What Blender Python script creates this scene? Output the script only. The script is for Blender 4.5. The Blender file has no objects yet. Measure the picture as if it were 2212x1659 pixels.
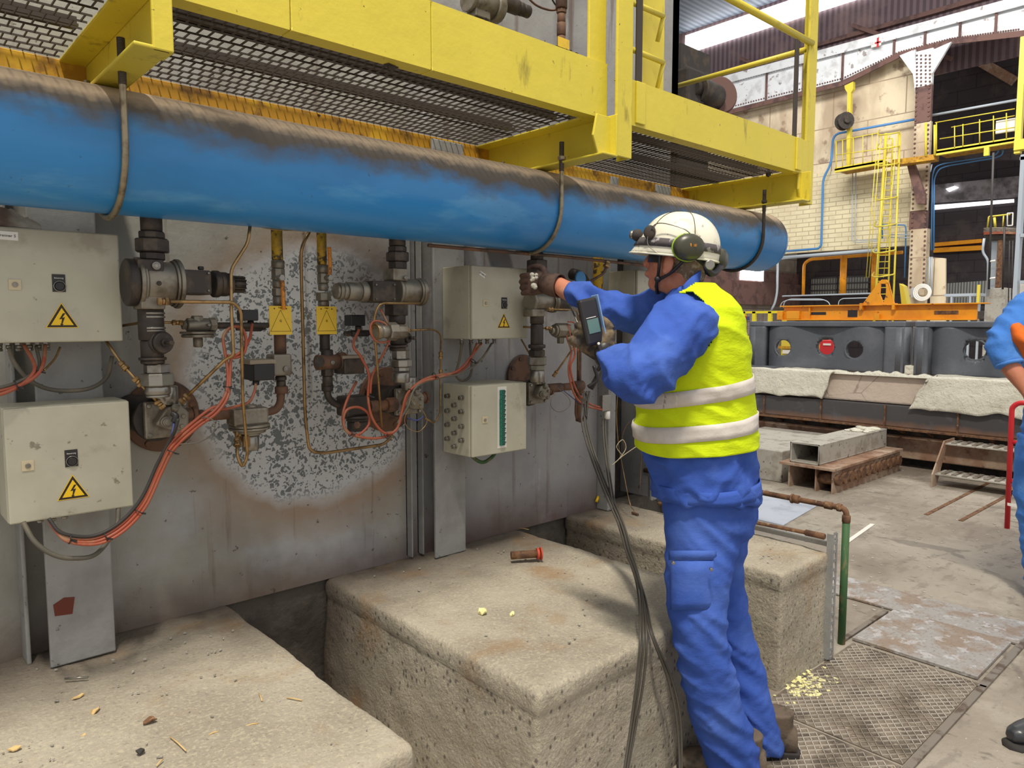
import bpy, bmesh, math, random
import numpy as np
from mathutils import Vector, Matrix, noise, Euler
random.seed(7)
SC = bpy.context.scene
COL = SC.collection
# ------------------------------------------------------------------ camera
FPX, W, H = 1580.0, 2212, 1659
PITCH, YAW = math.radians(-4.9), math.radians(47.8)
CAM = np.array([0, 0, 1.52])
_fh = np.array([math.cos(YAW), math.sin(YAW), 0.]); RT = np.array([math.sin(YAW), -math.cos(YAW), 0.])
FW = _fh*math.cos(PITCH)+np.array([0, 0, math.sin(PITCH)]); UPV = np.cross(RT, FW)
cd = bpy.data.cameras.new('camera'); cam = bpy.data.objects.new('camera', cd); COL.objects.link(cam)
cd.sensor_width = 36; cd.lens = FPX/W*36; cd.clip_start = .05; cd.clip_end = 200
cam.matrix_world = Matrix(((RT[0], UPV[0], -FW[0], CAM[0]), (RT[1], UPV[1], -FW[1], CAM[1]), (RT[2], UPV[2], -FW[2], CAM[2]), (0, 0, 0, 1)))
SC.camera = cam
# ------------------------------------------------------------------ light
SC.view_settings.view_transform = 'Standard'; SC.view_settings.look = 'None'
SC.view_settings.gamma = 1; SC.view_settings.exposure = 0.12; SC.view_settings.use_curve_mapping = False
wd = bpy.data.worlds.new('hall_daylight'); SC.world = wd; wd.use_nodes = True
bg = wd.node_tree.nodes['Background']; bg.inputs[0].default_value = (.97, .96, .95, 1); bg.inputs[1].default_value = .7
def rect_light(name, loc, aim, sx, sy, power, col):
    """rectangular area light, for the roof glazing strip and the added fill"""
    ld = bpy.data.lights.new(name, 'AREA'); ld.shape = 'RECTANGLE'; ld.size = sx; ld.size_y = sy; ld.energy = power; ld.color = col
    o = bpy.data.objects.new(name, ld); COL.objects.link(o); o.location = loc
    z = -Vector(aim).normalized(); x = Vector((1, 0, 0)); x = (x-z*x.dot(z)).normalized(); y = z.cross(x)
    if abs(aim[0]) > .5: y = Vector((0, 1, 0)); x = y.cross(z).normalized()
    o.rotation_euler = Matrix((x, y, z)).transposed().to_euler(); return o
rect_light('roof_skylight_near', (-1.7, -1.3, 12), (0, .28, -1), .40, 3.2, 1600, (1, .93, .80))
rect_light('far_hall_fill', (14, 4, 14), (.8, 0, -.8), 3, 14, 2800, (1, .96, .9))  # unseen fill light added to brighten the far end of the hall

# ------------------------------------------------------------------ pixel rays onto real planes
def ray(x, y): return FW+RT*((x-W/2)/FPX)-UPV*((y-H/2)/FPX)
def atz(x, y, z): d = ray(x, y); return CAM+d*((z-CAM[2])/d[2])
def aty(x, y, Y): d = ray(x, y); return CAM+d*((Y-CAM[1])/d[1])
def atx(x, y, X): d = ray(x, y); return CAM+d*((X-CAM[0])/d[0])
def atd(x, y, D): return CAM+ray(x, y)*D
# ------------------------------------------------------------------ mesh builder
def V3(p): return np.array(p, float)
def frame(d, hint=(0, 0, 1)):
    d = V3(d); d = d/np.linalg.norm(d); h = V3(hint)
    if abs(d@h) > .95*np.linalg.norm(h): h = V3((1, 0, 0)) if abs(d[0]) < .9 else V3((0, 1, 0))
    a = np.cross(h, d); a /= np.linalg.norm(a); b = np.cross(d, a); return a, b, d
def catmull(pts, n=6, closed=False):
    P = [V3(p) for p in pts]
    if len(P) < 3 and not closed: return P
    out = []; N = len(P)
    for i in range(N if closed else N-1):
        p1, p2 = P[i], P[(i+1) % N]
        p0 = P[i-1] if (i > 0 or closed) else 2*p1-p2
        p3 = P[(i+2) % N] if (i < N-2 or closed) else 2*p2-p1
        for k in range(n):
            t = k/n
            out.append(.5*((2*p1)+(-p0+p2)*t+(2*p0-5*p1+4*p2-p3)*t*t+(-p0+3*p1-3*p2+p3)*t**3))
    if not closed: out.append(P[-1])
    return out
def rounded(pts, r, n=5):
    """polyline with corners replaced by small arcs"""
    P = [V3(p) for p in pts]; out = [P[0]]
    for i in range(1, len(P)-1):
        a, b, c = P[i-1], P[i], P[i+1]
        la, lc = np.linalg.norm(a-b), np.linalg.norm(c-b); rr = min(r, la*.45, lc*.45)
        s = b+(a-b)/la*rr; e = b+(c-b)/lc*rr
        for k in range(n+1):
            t = k/n; out.append(s*(1-t)**2+b*2*t*(1-t)+e*t*t)
    out.append(P[-1]); return out
class MB:
    def __init__(s): s.v = []; s.f = []; s.s = []; s.m = []
    def add(s, vs, fs, smooth=False, m=0):
        o = len(s.v); s.v += [tuple(map(float, p)) for p in vs]; s.f += [tuple(i+o for i in f) for f in fs]
        s.s += [smooth]*len(fs); s.m += [m]*len(fs); return s
    def box(s, x0, x1, y0, y1, z0, z1, m=0):
        if x0 > x1: x0, x1 = x1, x0
        if y0 > y1: y0, y1 = y1, y0
        if z0 > z1: z0, z1 = z1, z0
        vs = [(x, y, z) for x in (x0, x1) for y in (y0, y1) for z in (z0, z1)]
        return s.add(vs, [(0, 1, 3, 2), (4, 6, 7, 5), (0, 4, 5, 1), (2, 3, 7, 6), (0, 2, 6, 4), (1, 5, 7, 3)], m=m)
    def obox(s, c, d, l, w, h, hint=(0, 0, 1), m=0):
        """box centred c, long l along d, w sideways, h along hint-ish"""
        a, b, d = frame(d, hint); c = V3(c); vs = []
        for i in (-1, 1):
            for j in (-1, 1):
                for k in (-1, 1): vs.append(c+d*l/2*i+a*w/2*j+b*h/2*k)
        return s.add(vs, [(0, 1, 3, 2), (4, 6, 7, 5), (0, 4, 5, 1), (2, 3, 7, 6), (0, 2, 6, 4), (1, 5, 7, 3)], m=m)
    def bar(s, p, q, w, h, hint=(0, 0, 1), m=0):
        p, q = V3(p), V3(q); return s.obox((p+q)/2, q-p, np.linalg.norm(q-p), w, h, hint, m)
    def lathe(s, p, d, prof, n=20, smooth=True, m=0, caps=True, hint=(0, 0, 1), ph=0, sx=1, sy=1):
        a, b, d = frame(d, hint); p = V3(p); vs = []; fs = []
        for t, r in prof:
            for k in range(n):
                an = 2*math.pi*k/n+ph; vs.append(p+d*t+a*(r*sx*math.cos(an))+b*(r*sy*math.sin(an)))
        L = len(prof)
        for i in range(L-1):
            for k in range(n):
                k2 = (k+1) % n; fs.append((i*n+k, i*n+k2, (i+1)*n+k2, (i+1)*n+k))
        s.add(vs, fs, smooth, m)
        if caps:
            o = len(s.v)-len(vs)
            s.f += [tuple(o+k for k in reversed(range(n))), tuple(o+(L-1)*n+k for k in range(n))]; s.s += [False]*2; s.m += [m]*2
        return s
    def cyl(s, p, q, r, r2=None, n=16, m=0, smooth=True, ph=0, caps=True):
        p, q = V3(p), V3(q); l = np.linalg.norm(q-p)
        return s.lathe(p, q-p, [(0, r), (l, r if r2 is None else r2)], n, smooth, m, caps, ph=ph)
    def stack(s, p, d, items, n=20, m=0):
        """items (t0,t1,r) separate collars along axis"""
        p = V3(p); d = V3(d)/np.linalg.norm(d)
        for it in items:
            t0, t1, r = it[:3]; nn = it[3] if len(it) > 3 else n; e = min(.003, abs(t1-t0)*.2, r*.2)
            s.lathe(p, d, [(t0, r-e), (t0+e, r), (t1-e, r), (t1, r-e)], nn, nn > 8, m)
        return s
    def tube(s, pts, r, n=8, sub=0, m=0, closed=False, rad=None, smooth=True):
        P = catmull(pts, sub, closed) if sub else [V3(p) for p in pts]
        N = len(P); vs = []; fs = []; a = None
        for i in range(N):
            if closed: d = P[(i+1) % N]-P[i-1]
            else: d = P[min(i+1, N-1)]-P[max(i-1, 0)]
            d = d/(np.linalg.norm(d)+1e-12)
            if a is None: a, b, _ = frame(d)
            else:
                a = a-d*(a@d); a /= np.linalg.norm(a)+1e-12
            b = np.cross(d, a); rr = r if rad is None else rad[min(int(i*len(rad)/N), len(rad)-1)]
            for k in range(n):
                an = 2*math.pi*k/n; vs.append(P[i]+a*rr*math.cos(an)+b*rr*math.sin(an))
        for i in range(N if closed else N-1):
            j = (i+1) % N
            for k in range(n):
                k2 = (k+1) % n; fs.append((i*n+k, i*n+k2, j*n+k2, j*n+k))
        if not closed: fs += [tuple(reversed(range(n))), tuple((N-1)*n+k for k in range(n))]
        return s.add(vs, fs, smooth, m)
    def prism(s, poly, vec, m=0):
        poly = [V3(p) for p in poly]; vec = V3(vec); n = len(poly)
        fs = [tuple(reversed(range(n))), tuple(n+i for i in range(n))]
        fs += [(i, (i+1) % n, n+(i+1) % n, n+i) for i in range(n)]
        return s.add(poly+[p+vec for p in poly], fs, m=m)
    def ball(s, c, r, n=12, sc=(1, 1, 1), m=0, R=None):
        vs = []; fs = []; k2 = n//2
        for i in range(k2+1):
            th = math.pi*i/k2
            for k in range(n):
                ph = 2*math.pi*k/n; p = V3((math.sin(th)*math.cos(ph)*sc[0], math.sin(th)*math.sin(ph)*sc[1], math.cos(th)*sc[2]))*r
                if R is not None: p = R@p
                vs.append(V3(c)+p)
        for i in range(k2):
            for k in range(n): fs.append((i*n+k, (i+1)*n+k, (i+1)*n+(k+1) % n, i*n+(k+1) % n))
        return s.add(vs, fs, True, m)
    def ring(s, c, d, R, r, n=28, k=8, m=0, hint=(0, 0, 1)):
        a, b, d = frame(d, hint); c = V3(c)
        return s.tube([c+a*R*math.cos(2*math.pi*i/n)+b*R*math.sin(2*math.pi*i/n) for i in range(n)], r, k, closed=True, m=m)
def mesh_of(name, mb, loc=(0, 0, 0), fixn=True):
    me = bpy.data.meshes.new(name); L = V3(loc)
    me.from_pydata([tuple(V3(p)-L) for p in mb.v], [], mb.f)
    me.polygons.foreach_set('use_smooth', mb.s); me.polygons.foreach_set('material_index', mb.m)
    if fixn:
        bm = bmesh.new(); bm.from_mesh(me); bmesh.ops.remove_doubles(bm, verts=bm.verts, dist=1e-6)
        bmesh.ops.recalc_face_normals(bm, faces=bm.faces); bm.to_mesh(me); bm.free()
    me.update(); return me
def link(name, mb, mat, parent=None, loc=(0, 0, 0), bevel=0, fixn=True):
    """one mesh object; world-space builder coordinates"""
    pl = V3(loc)
    if parent is not None:
        q = parent; pl = V3((0, 0, 0))
        while q is not None: pl = pl+V3(q.location); q = q.parent
    me = mesh_of(name, mb, pl, fixn) if isinstance(mb, MB) else mb
    for mm in (mat if isinstance(mat, (list, tuple)) else [mat]): me.materials.append(mm)
    o = bpy.data.objects.new(name, me); COL.objects.link(o)
    if parent is not None: o.parent = parent
    else: o.location = loc
    if bevel:
        b = o.modifiers.new('bevel', 'BEVEL'); b.width = bevel; b.segments = 2; b.limit_method = 'ANGLE'; b.angle_limit = .7; b.harden_normals = False
    return o
def tag(o, label=None, cat=None, group=None, kind=None):
    if label: o['label'] = label
    if cat: o['category'] = cat
    if group: o['group'] = group
    if kind: o['kind'] = kind
    return o
def thing(name, label, cat, loc, group=None, kind=None):
    o = bpy.data.objects.new(name, None); COL.objects.link(o); o.location = tuple(map(float, loc)); o.empty_display_size = .05
    return tag(o, label, cat, group, kind)
def single(name, mb, mat, label, cat, group=None, kind=None, bevel=0, loc=None):
    if loc is None:
        a = np.array(mb.v); loc = ((a[:, 0].min()+a[:, 0].max())/2, (a[:, 1].min()+a[:, 1].max())/2, a[:, 2].min())
    return tag(link(name, mb, mat, None, loc, bevel), label, cat, group, kind)
def struct(name, mb, mat, bevel=0): return tag(link(name, mb, mat, None, (0, 0, 0), bevel), kind='structure')
def copy_tree(o, delta=None, label=None, parent=None):
    c = o.copy(); COL.objects.link(c); c.parent = parent
    if delta is not None: c.location = Vector(o.location)+Vector(delta)
    if label: c['label'] = label
    for ch in list(o.children): copy_tree(ch, parent=c)
    return c
def text_mesh(txt, size, extrude=.0004, bold=0):
    cu = bpy.data.curves.new('lettering', 'FONT'); cu.body = txt; cu.size = size; cu.extrude = extrude; cu.offset = bold
    cu.align_x = 'CENTER'; cu.align_y = 'CENTER'
    o = bpy.data.objects.new('lettering', cu); COL.objects.link(o); dg = bpy.context.evaluated_depsgraph_get()
    me = bpy.data.meshes.new_from_object(o.evaluated_get(dg)); bpy.data.objects.remove(o); return me
def text(name, txt, size, c, right, up, mat, parent, bold=0, extrude=.0004):
    me = text_mesh(txt, size, extrude, bold); r = Vector(right).normalized(); u = Vector(up).normalized(); n = r.cross(u)
    q = parent; pl = Vector((0, 0, 0))
    while q is not None: pl += Vector(q.location); q = q.parent
    me.transform(Matrix(((r.x, u.x, n.x, c[0]-pl.x), (r.y, u.y, n.y, c[1]-pl.y), (r.z, u.z, n.z, c[2]-pl.z), (0, 0, 0, 1))))
    o = bpy.data.objects.new(name, me); me.materials.clear(); me.materials.append(mat); COL.objects.link(o); o.parent = parent; return o
# ------------------------------------------------------------------ materials
def srgb(r, g, b):
    f = lambda c: (c/255/12.92 if c/255 <= .04045 else ((c/255+.055)/1.055)**2.4)
    return (f(r), f(g), f(b), 1)
def mat(name, col, rough=.6, metal=0, layers=(), bump=None, emit=0, alpha=1, coord='Object', rvar=0, trans=0, spec=.5):
    """layers: dict(c=colour, k='noise'|'voro'|'edge'|'z'|'disc'|'brick'|'wave', s=scale, lo, hi, a=amount, st=(sx,sy,sz))"""
    m = bpy.data.materials.new(name); m.use_nodes = True; nt = m.node_tree; N = nt.nodes; L = nt.links; b = N['Principled BSDF']
    b.inputs['Roughness'].default_value = rough; b.inputs['Metallic'].default_value = metal; b.inputs['Specular IOR Level'].default_value = spec
    if emit: b.inputs['Emission Color'].default_value = col; b.inputs['Emission Strength'].default_value = emit
    if trans: b.inputs['Transmission Weight'].default_value = trans
    tc = N.new('ShaderNodeNewGeometry'); pos = tc.outputs['Position']
    if coord == 'Object': t2 = N.new('ShaderNodeTexCoord'); pos = t2.outputs['Object']
    def mapped(st, rot=(0, 0, 0), off=(0, 0, 0)):
        mp = N.new('ShaderNodeMapping'); L.new(pos, mp.inputs[0]); mp.inputs['Scale'].default_value = st; mp.inputs['Rotation'].default_value = rot; mp.inputs['Location'].default_value = off; return mp.outputs[0]
    def ramp(inp, lo, hi):
        r = N.new('ShaderNodeMapRange'); L.new(inp, r.inputs[0]); r.inputs[1].default_value = lo; r.inputs[2].default_value = hi; r.clamp = True; return r.outputs[0]
    def nz(s, st=(1, 1, 1), det=6, off=(0, 0, 0), rgh=.6):
        t = N.new('ShaderNodeTexNoise'); L.new(mapped(st, off=off), t.inputs['Vector']); t.inputs['Scale'].default_value = s; t.inputs['Detail'].default_value = det; t.inputs['Roughness'].default_value = rgh; return t.outputs['Fac']
    def math_(op, a, bb):
        q = N.new('ShaderNodeMath'); q.operation = op
        for i, x in enumerate((a, bb)):
            if isinstance(x, (int, float)): q.inputs[i].default_value = x
            elif x is not None: L.new(x, q.inputs[i])
        return q.outputs[0]
    cur = None
    rgb = N.new('ShaderNodeRGB'); rgb.outputs[0].default_value = col; cur = rgb.outputs[0]; roughs = None
    for i, ly in enumerate(layers):
        k = ly.get('k', 'noise'); s = ly.get('s', 5); st = ly.get('st', (1, 1, 1)); lo = ly.get('lo', .5); hi = ly.get('hi', .6); off = (i*3.7, i*1.3, i*2.1)
        if k == 'noise': f = ramp(nz(s, st, ly.get('d', 6), off), lo, hi)
        elif k == 'voro':
            t = N.new('ShaderNodeTexVoronoi'); L.new(mapped(st, off=off), t.inputs['Vector']); t.inputs['Scale'].default_value = s
            f = ramp(t.outputs['Distance'], hi, lo)
            if ly.get('p', 0):   # only some cells
                w = N.new('ShaderNodeSeparateColor'); L.new(t.outputs['Color'], w.inputs[0]); f = math_('MULTIPLY', f, math_('LESS_THAN', w.outputs[0], ly['p']))
        elif k == 'edge':
            t = N.new('ShaderNodeTexVoronoi'); t.feature = 'DISTANCE_TO_EDGE'; L.new(mapped(st, off=off), t.inputs['Vector']); t.inputs['Scale'].default_value = s
            f = ramp(math_('ADD', t.outputs['Distance'], math_('MULTIPLY', math_('SUBTRACT', nz(s*2.5), .5), ly.get('w', .2))), hi, lo)
        elif k in ('x', 'y', 'z'):
            sp = N.new('ShaderNodeSeparateXYZ'); L.new(pos, sp.inputs[0])
            z = math_('ADD', sp.outputs['xyz'.index(k)], math_('MULTIPLY', math_('SUBTRACT', nz(s, st), .5), ly.get('w', .1))); f = ramp(z, lo, hi)
        elif k == 'disc':
            vm = N.new('ShaderNodeVectorMath'); vm.operation = 'DISTANCE'; mp = mapped(st); L.new(mp, vm.inputs[0]); vm.inputs[1].default_value = tuple(a*bb for a, bb in zip(ly['ctr'], st))
            z = math_('ADD', vm.outputs['Value'], math_('MULTIPLY', math_('SUBTRACT', nz(s), .5), ly.get('w', .1))); f = ramp(z, lo, hi)
            if ly.get('sub'):
                t = N.new('ShaderNodeTexVoronoi'); t.feature = 'F1'; nn = N.new('ShaderNodeTexNoise'); L.new(pos, nn.inputs['Vector']); nn.inputs['Scale'].default_value = ly['sub']*.8
                vv = N.new('ShaderNodeVectorMath'); vv.operation = 'MULTIPLY_ADD'; L.new(nn.outputs['Color'], vv.inputs[0]); vv.inputs[1].default_value = (.05,)*3; L.new(pos, vv.inputs[2])
                L.new(vv.outputs[0], t.inputs['Vector']); t.inputs['Scale'].default_value = ly['sub']; f = math_('MULTIPLY', f, ramp(math_('ADD', t.outputs['Distance'], math_('MULTIPLY', nz(ly['sub']*.18), .9)), ly.get('s1', .95), ly.get('s0', .8)))
        elif k == 'brick':
            t = N.new('ShaderNodeTexBrick'); sp = N.new('ShaderNodeSeparateXYZ'); L.new(pos, sp.inputs[0]); cb = N.new('ShaderNodeCombineXYZ')
            L.new(sp.outputs[ly.get('ax', 1)], cb.inputs[0]); L.new(sp.outputs[2], cb.inputs[1]); L.new(cb.outputs[0], t.inputs['Vector'])
            t.inputs['Scale'].default_value = s; t.inputs['Mortar Size'].default_value = ly.get('ms', .02); t.inputs['Brick Width'].default_value = ly.get('bw', .5); t.inputs['Row Height'].default_value = ly.get('rh', .25)
            t.inputs['Color1'].default_value = (0, 0, 0, 1); t.inputs['Color2'].default_value = (0, 0, 0, 1); t.inputs['Mortar'].default_value = (1, 1, 1, 1); f = t.outputs['Color']
        elif k == 'wave':
            t = N.new('ShaderNodeTexWave'); L.new(mapped(st), t.inputs['Vector']); t.inputs['Scale'].default_value = s; t.bands_direction = ly.get('dir', 'Y'); t.inputs['Distortion'].default_value = ly.get('w', 0); f = ramp(t.outputs['Fac'], lo, hi)
        f = math_('MULTIPLY', f, ly.get('a', 1))
        if 'mask' in ly:
            ax, l0, h0 = ly['mask']; sp = N.new('ShaderNodeSeparateXYZ'); L.new(pos, sp.inputs[0]); f = math_('MULTIPLY', f, ramp(sp.outputs['xyz'.index(ax)], l0, h0))
        if 'hole' in ly:
            vm = N.new('ShaderNodeVectorMath'); vm.operation = 'DISTANCE'; L.new(pos, vm.inputs[0]); vm.inputs[1].default_value = ly['hole'][:3]; f = math_('MULTIPLY', f, ramp(vm.outputs['Value'], ly['hole'][3], ly['hole'][4]))
        mx = N.new('ShaderNodeMix'); mx.data_type = 'RGBA'; L.new(f, mx.inputs[0]); L.new(cur, mx.inputs[6]); mx.inputs[7].default_value = ly['c']; cur = mx.outputs[2]
        if 'r' in ly:
            rm = N.new('ShaderNodeMix'); L.new(f, rm.inputs[0])
            if roughs is None: rm.inputs[2].default_value = rough
            else: L.new(roughs, rm.inputs[2])
            rm.inputs[3].default_value = ly['r']; roughs = rm.outputs[0]
    L.new(cur, b.inputs['Base Color'])
    if roughs is not None: L.new(roughs, b.inputs['Roughness'])
    if bump:
        for bb in ([bump] if isinstance(bump[0], (int, float)) else bump):
            s, dist = bb[0], bb[1]; st = bb[2] if len(bb) > 2 else (1, 1, 1); bn = N.new('ShaderNodeBump'); L.new(nz(s, st, 8, (9, 9, 9)), bn.inputs['Height'])
            bn.inputs['Distance'].default_value = dist; bn.inputs['Strength'].default_value = 1
            if b.inputs['Normal'].links: L.new(b.inputs['Normal'].links[0].from_socket, bn.inputs['Normal'])
            L.new(bn.outputs[0], b.inputs['Normal'])
    return m
G = lambda v, t=1.0: (v*t, v, v/t, 1)
MT = {}
MT['yellow'] = mat('yellow_paint', srgb(216, 197, 66), .42, 0, [dict(c=srgb(205, 190, 60), s=3, lo=.45, hi=.6, a=.5), dict(c=srgb(95, 80, 40), s=45, lo=.68, hi=.72), dict(c=srgb(120, 105, 40), s=14, lo=.62, hi=.72, a=.6, st=(1, 1, .3))], (20, .002))
MT['ochre'] = mat('old_ochre_paint', srgb(178, 130, 25), .6, 0, [dict(c=srgb(90, 60, 25), s=9, lo=.52, hi=.62, a=.8), dict(c=srgb(215, 170, 30), s=4, lo=.55, hi=.6, a=.6)])
MT['grate'] = mat('dark_grating_steel', srgb(70, 62, 56), .7, .2)
MT['blue'] = mat('blue_pipe_paint', srgb(52, 138, 205), .28, 0, [
    dict(c=srgb(120, 185, 225), s=6, lo=.58, hi=.66, a=.35, st=(.25, 1, 1)), dict(c=srgb(40, 108, 165), s=2, lo=.5, hi=.62, a=.5, st=(.4, 1, 1)),
    dict(c=srgb(98, 92, 86), k='z', s=9, lo=1.975, hi=2.045, w=.2, r=.85, st=(.6, 1, 1)), dict(c=srgb(178, 158, 134), k='z', s=20, lo=2.06, hi=2.09, w=.06, a=.9, r=.95),
    dict(c=srgb(60, 60, 62), s=60, lo=.68, hi=.7, a=.5)], (30, .0006), coord='W')
MT['steelrod'] = mat('galvanised_rod', srgb(158, 146, 122), .4, .7, [dict(c=srgb(95, 80, 60), s=18, lo=.5, hi=.62, a=.7)])
MT['concrete'] = mat('rough_concrete', srgb(176, 167, 150), .93, 0, [
    dict(c=srgb(140, 130, 115), s=2.2, lo=.42, hi=.62, a=.6), dict(c=srgb(196, 186, 160), s=90, lo=.52, hi=.6, a=.45), dict(c=srgb(92, 84, 74), s=120, lo=.62, hi=.68, a=.55),
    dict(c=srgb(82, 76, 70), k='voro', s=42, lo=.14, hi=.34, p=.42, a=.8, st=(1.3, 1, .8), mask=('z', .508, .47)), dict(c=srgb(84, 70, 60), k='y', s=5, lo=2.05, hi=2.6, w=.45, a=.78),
    dict(c=srgb(150, 112, 66), k='noise', s=3.1, lo=.56, hi=.7, a=.55)], [(95, .005), (26, .006), (9, .006)], coord='W')
MT['floor'] = mat('worn_concrete_floor', srgb(158, 149, 136), .8, 0, [
    dict(c=srgb(122, 110, 98), s=.9, lo=.42, hi=.62, a=.75), dict(c=srgb(178, 170, 156), s=3, lo=.52, hi=.66, a=.5), dict(c=srgb(92, 84, 76), s=26, lo=.6, hi=.68, a=.6, st=(1, .5, 1)),
    dict(c=srgb(90, 84, 78), k='edge', s=.6, lo=.0, hi=.008, w=.2, a=.5), dict(c=srgb(120,110,100), s=8, lo=.55, hi=.62, a=.5, st=(.5,1.4,1)), dict(c=srgb(215, 205, 180), s=75, lo=.69, hi=.71, a=.8)], (22, .01), coord='W')
# ------------------------------------------------------------------ setting: floor, furnace walls
fl = MB(); fl.box(-6, 60, -6, 24, -.2, 0); struct('floor', fl, MT['floor'])
ctr = aty(690, 810, 2.6)
MT['wall'] = mat('grey_painted_plate', srgb(158, 156, 148), .55, .1, [
    dict(c=srgb(136, 132, 126), s=2.2, lo=.45, hi=.6, a=.7), dict(c=srgb(178, 182, 190), s=1.7, lo=.52, hi=.64, a=.55),
    dict(c=srgb(150, 124, 100), k='disc', s=4, ctr=(ctr[0], 2.6, ctr[2]-.02), st=(1, 1, 1.0), lo=.66, hi=.5, w=.2, a=.75),
    dict(c=srgb(192, 195, 198), k='disc', s=5, ctr=(ctr[0], 2.6, ctr[2]), lo=.53, hi=.47, w=.12, a=.85),
    dict(c=srgb(92, 98, 100), k='disc', s=5, ctr=(ctr[0], 2.6, ctr[2]), lo=.50, hi=.44, w=.16, sub=58, s0=.86, s1=.91, a=.9, r=.8),
    dict(c=srgb(66, 58, 54), k='disc', s=6, ctr=tuple(aty(830, 640, 2.6)), lo=.36, hi=.1, w=.2, a=.8, st=(1, 1, .9)),
    dict(c=srgb(60, 52, 48), k='noise', s=28, lo=.66, hi=.70, a=.8), dict(c=srgb(96, 76, 62), k='noise', s=7, lo=.6, hi=.7, a=.6, st=(2.2, 1, .15)),
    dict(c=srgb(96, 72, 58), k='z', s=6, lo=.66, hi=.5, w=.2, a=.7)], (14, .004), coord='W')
MT['wall2'] = mat('blue_grey_painted_plate', srgb(156, 155, 154), .55, .1, [
    dict(c=srgb(140, 138, 140), s=3, lo=.45, hi=.6, a=.7), dict(c=srgb(182, 186, 196), s=2.3, lo=.6, hi=.63, a=.6, st=(2.2, 1, .7)),
    dict(c=srgb(96, 74, 60), k='noise', s=8, lo=.58, hi=.7, a=.7, st=(2.2, 1, .12)), dict(c=srgb(58, 50, 48), k='noise', s=32, lo=.65, hi=.69, a=.85),
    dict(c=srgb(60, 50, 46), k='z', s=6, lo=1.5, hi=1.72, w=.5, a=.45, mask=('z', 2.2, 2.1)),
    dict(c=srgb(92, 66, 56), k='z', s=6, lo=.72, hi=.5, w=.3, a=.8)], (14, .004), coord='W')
MT['dark'] = mat('sooty_dark_steel', srgb(62, 58, 56), .8, .2, [dict(c=srgb(92, 78, 66), s=12, lo=.5, hi=.65, a=.7), dict(c=srgb(120, 112, 100), s=4, lo=.58, hi=.7, a=.4)], (30, .002))
wf = MB(); wf.box(-.8, 1.765, 2.6, 2.7, .495, 2.27); wf.box(-.8, 1.765, 2.6, 2.7, 2.27, 4.6); struct('wall_furnace', wf, MT['wall'])
wf = MB(); wf.box(1.765, 3.02, 2.6, 2.7, .495, 4.6); wf.box(3.02, 3.66, 2.6, 2.7, 2.27, 4.6); wf.box(3.6, 3.66, 2.6, 4.6, .0, 4.6); struct('wall_furnace_side', wf, MT['wall2'])
wf = MB(); wf.box(3.0, 3.62, 2.78, 2.84, .3, 2.3); struct('wall_door_recess', wf, MT['dark'])
MT['colpaint'] = mat('column_paint', srgb(150, 150, 148), .6, .1, [dict(c=srgb(128, 126, 124), s=5, lo=.45, hi=.6, a=.7), dict(c=srgb(70, 62, 58), s=30, lo=.64, hi=.68, a=.8), dict(c=srgb(100, 60, 45), s=4, lo=.66, hi=.68, a=.7)], (20, .003))
def column(name, parts, label):
    t = thing('steel_column', label, 'column', (parts[0][0], parts[0][2], .5))
    for nm, *b in [(('flange', 'web', 'edge_strip')[i] if i < 3 else 'flange', *p) for i, p in enumerate(parts)]:
        m = MB(); m.box(*b); link(nm, m, MT['colpaint'], t, bevel=.004)
    return t
column('a', [(.388, .562, 2.45, 2.465, .5, 2.2), (.47, .482, 2.465, 2.6, .5, 2.2), (.34, .352, 2.52, 2.6, .5, 2.2)], 'grey steel column behind the two left grey electrical boxes, with a red rust patch near its foot')
column('b', [(1.825, 1.99, 2.5, 2.515, .5, 2.27), (1.9, 1.915, 2.515, 2.6, .5, 2.27)], 'grey steel column the right pair of cable boxes is fixed to')
column('c', [(3.34, 3.47, 2.5, 2.515, .5, 2.27), (3.4, 3.41, 2.515, 2.78, .5, 2.27)], 'pale grey steel column behind the worker at the dark furnace gap')
column('d', [(2.98, 3.04, 2.52, 2.6, .5, 2.27), (3.10, 3.115, 2.6, 2.78, .5, 2.27)], 'narrow grey steel column on the left of the dark furnace gap')
for x0, lb in ((1.742, 'thin bright edge strip on the furnace wall beside the right dark burner pipe'), (1.80, 'thin edge strip close to the left side of the middle steel column')):
    m = MB(); m.box(x0, x0+.006, 2.56, 2.6, .51, 2.2); m.box(x0, x0+.03, 2.594, 2.6, .51, 2.2); single('edge_strip', m, MT['colpaint'], lb, 'steel strip')
m = MB()
m.prism([(.405, 2.4495, .655), (.45, 2.4495, .65), (.458, 2.4495, .70), (.43, 2.4495, .705), (.402, 2.4495, .69)], (0, -.0006, 0))
o = link('rust_patch', m, mat('red_rust', srgb(105, 52, 40), .9), None, (0, 0, 0)); o.parent = [q for q in COL.objects if q.name == 'steel_column'][0]; o.location = tuple(-Vector(o.parent.location)); o['kind'] = 'stuff'; del o['kind']

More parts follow.
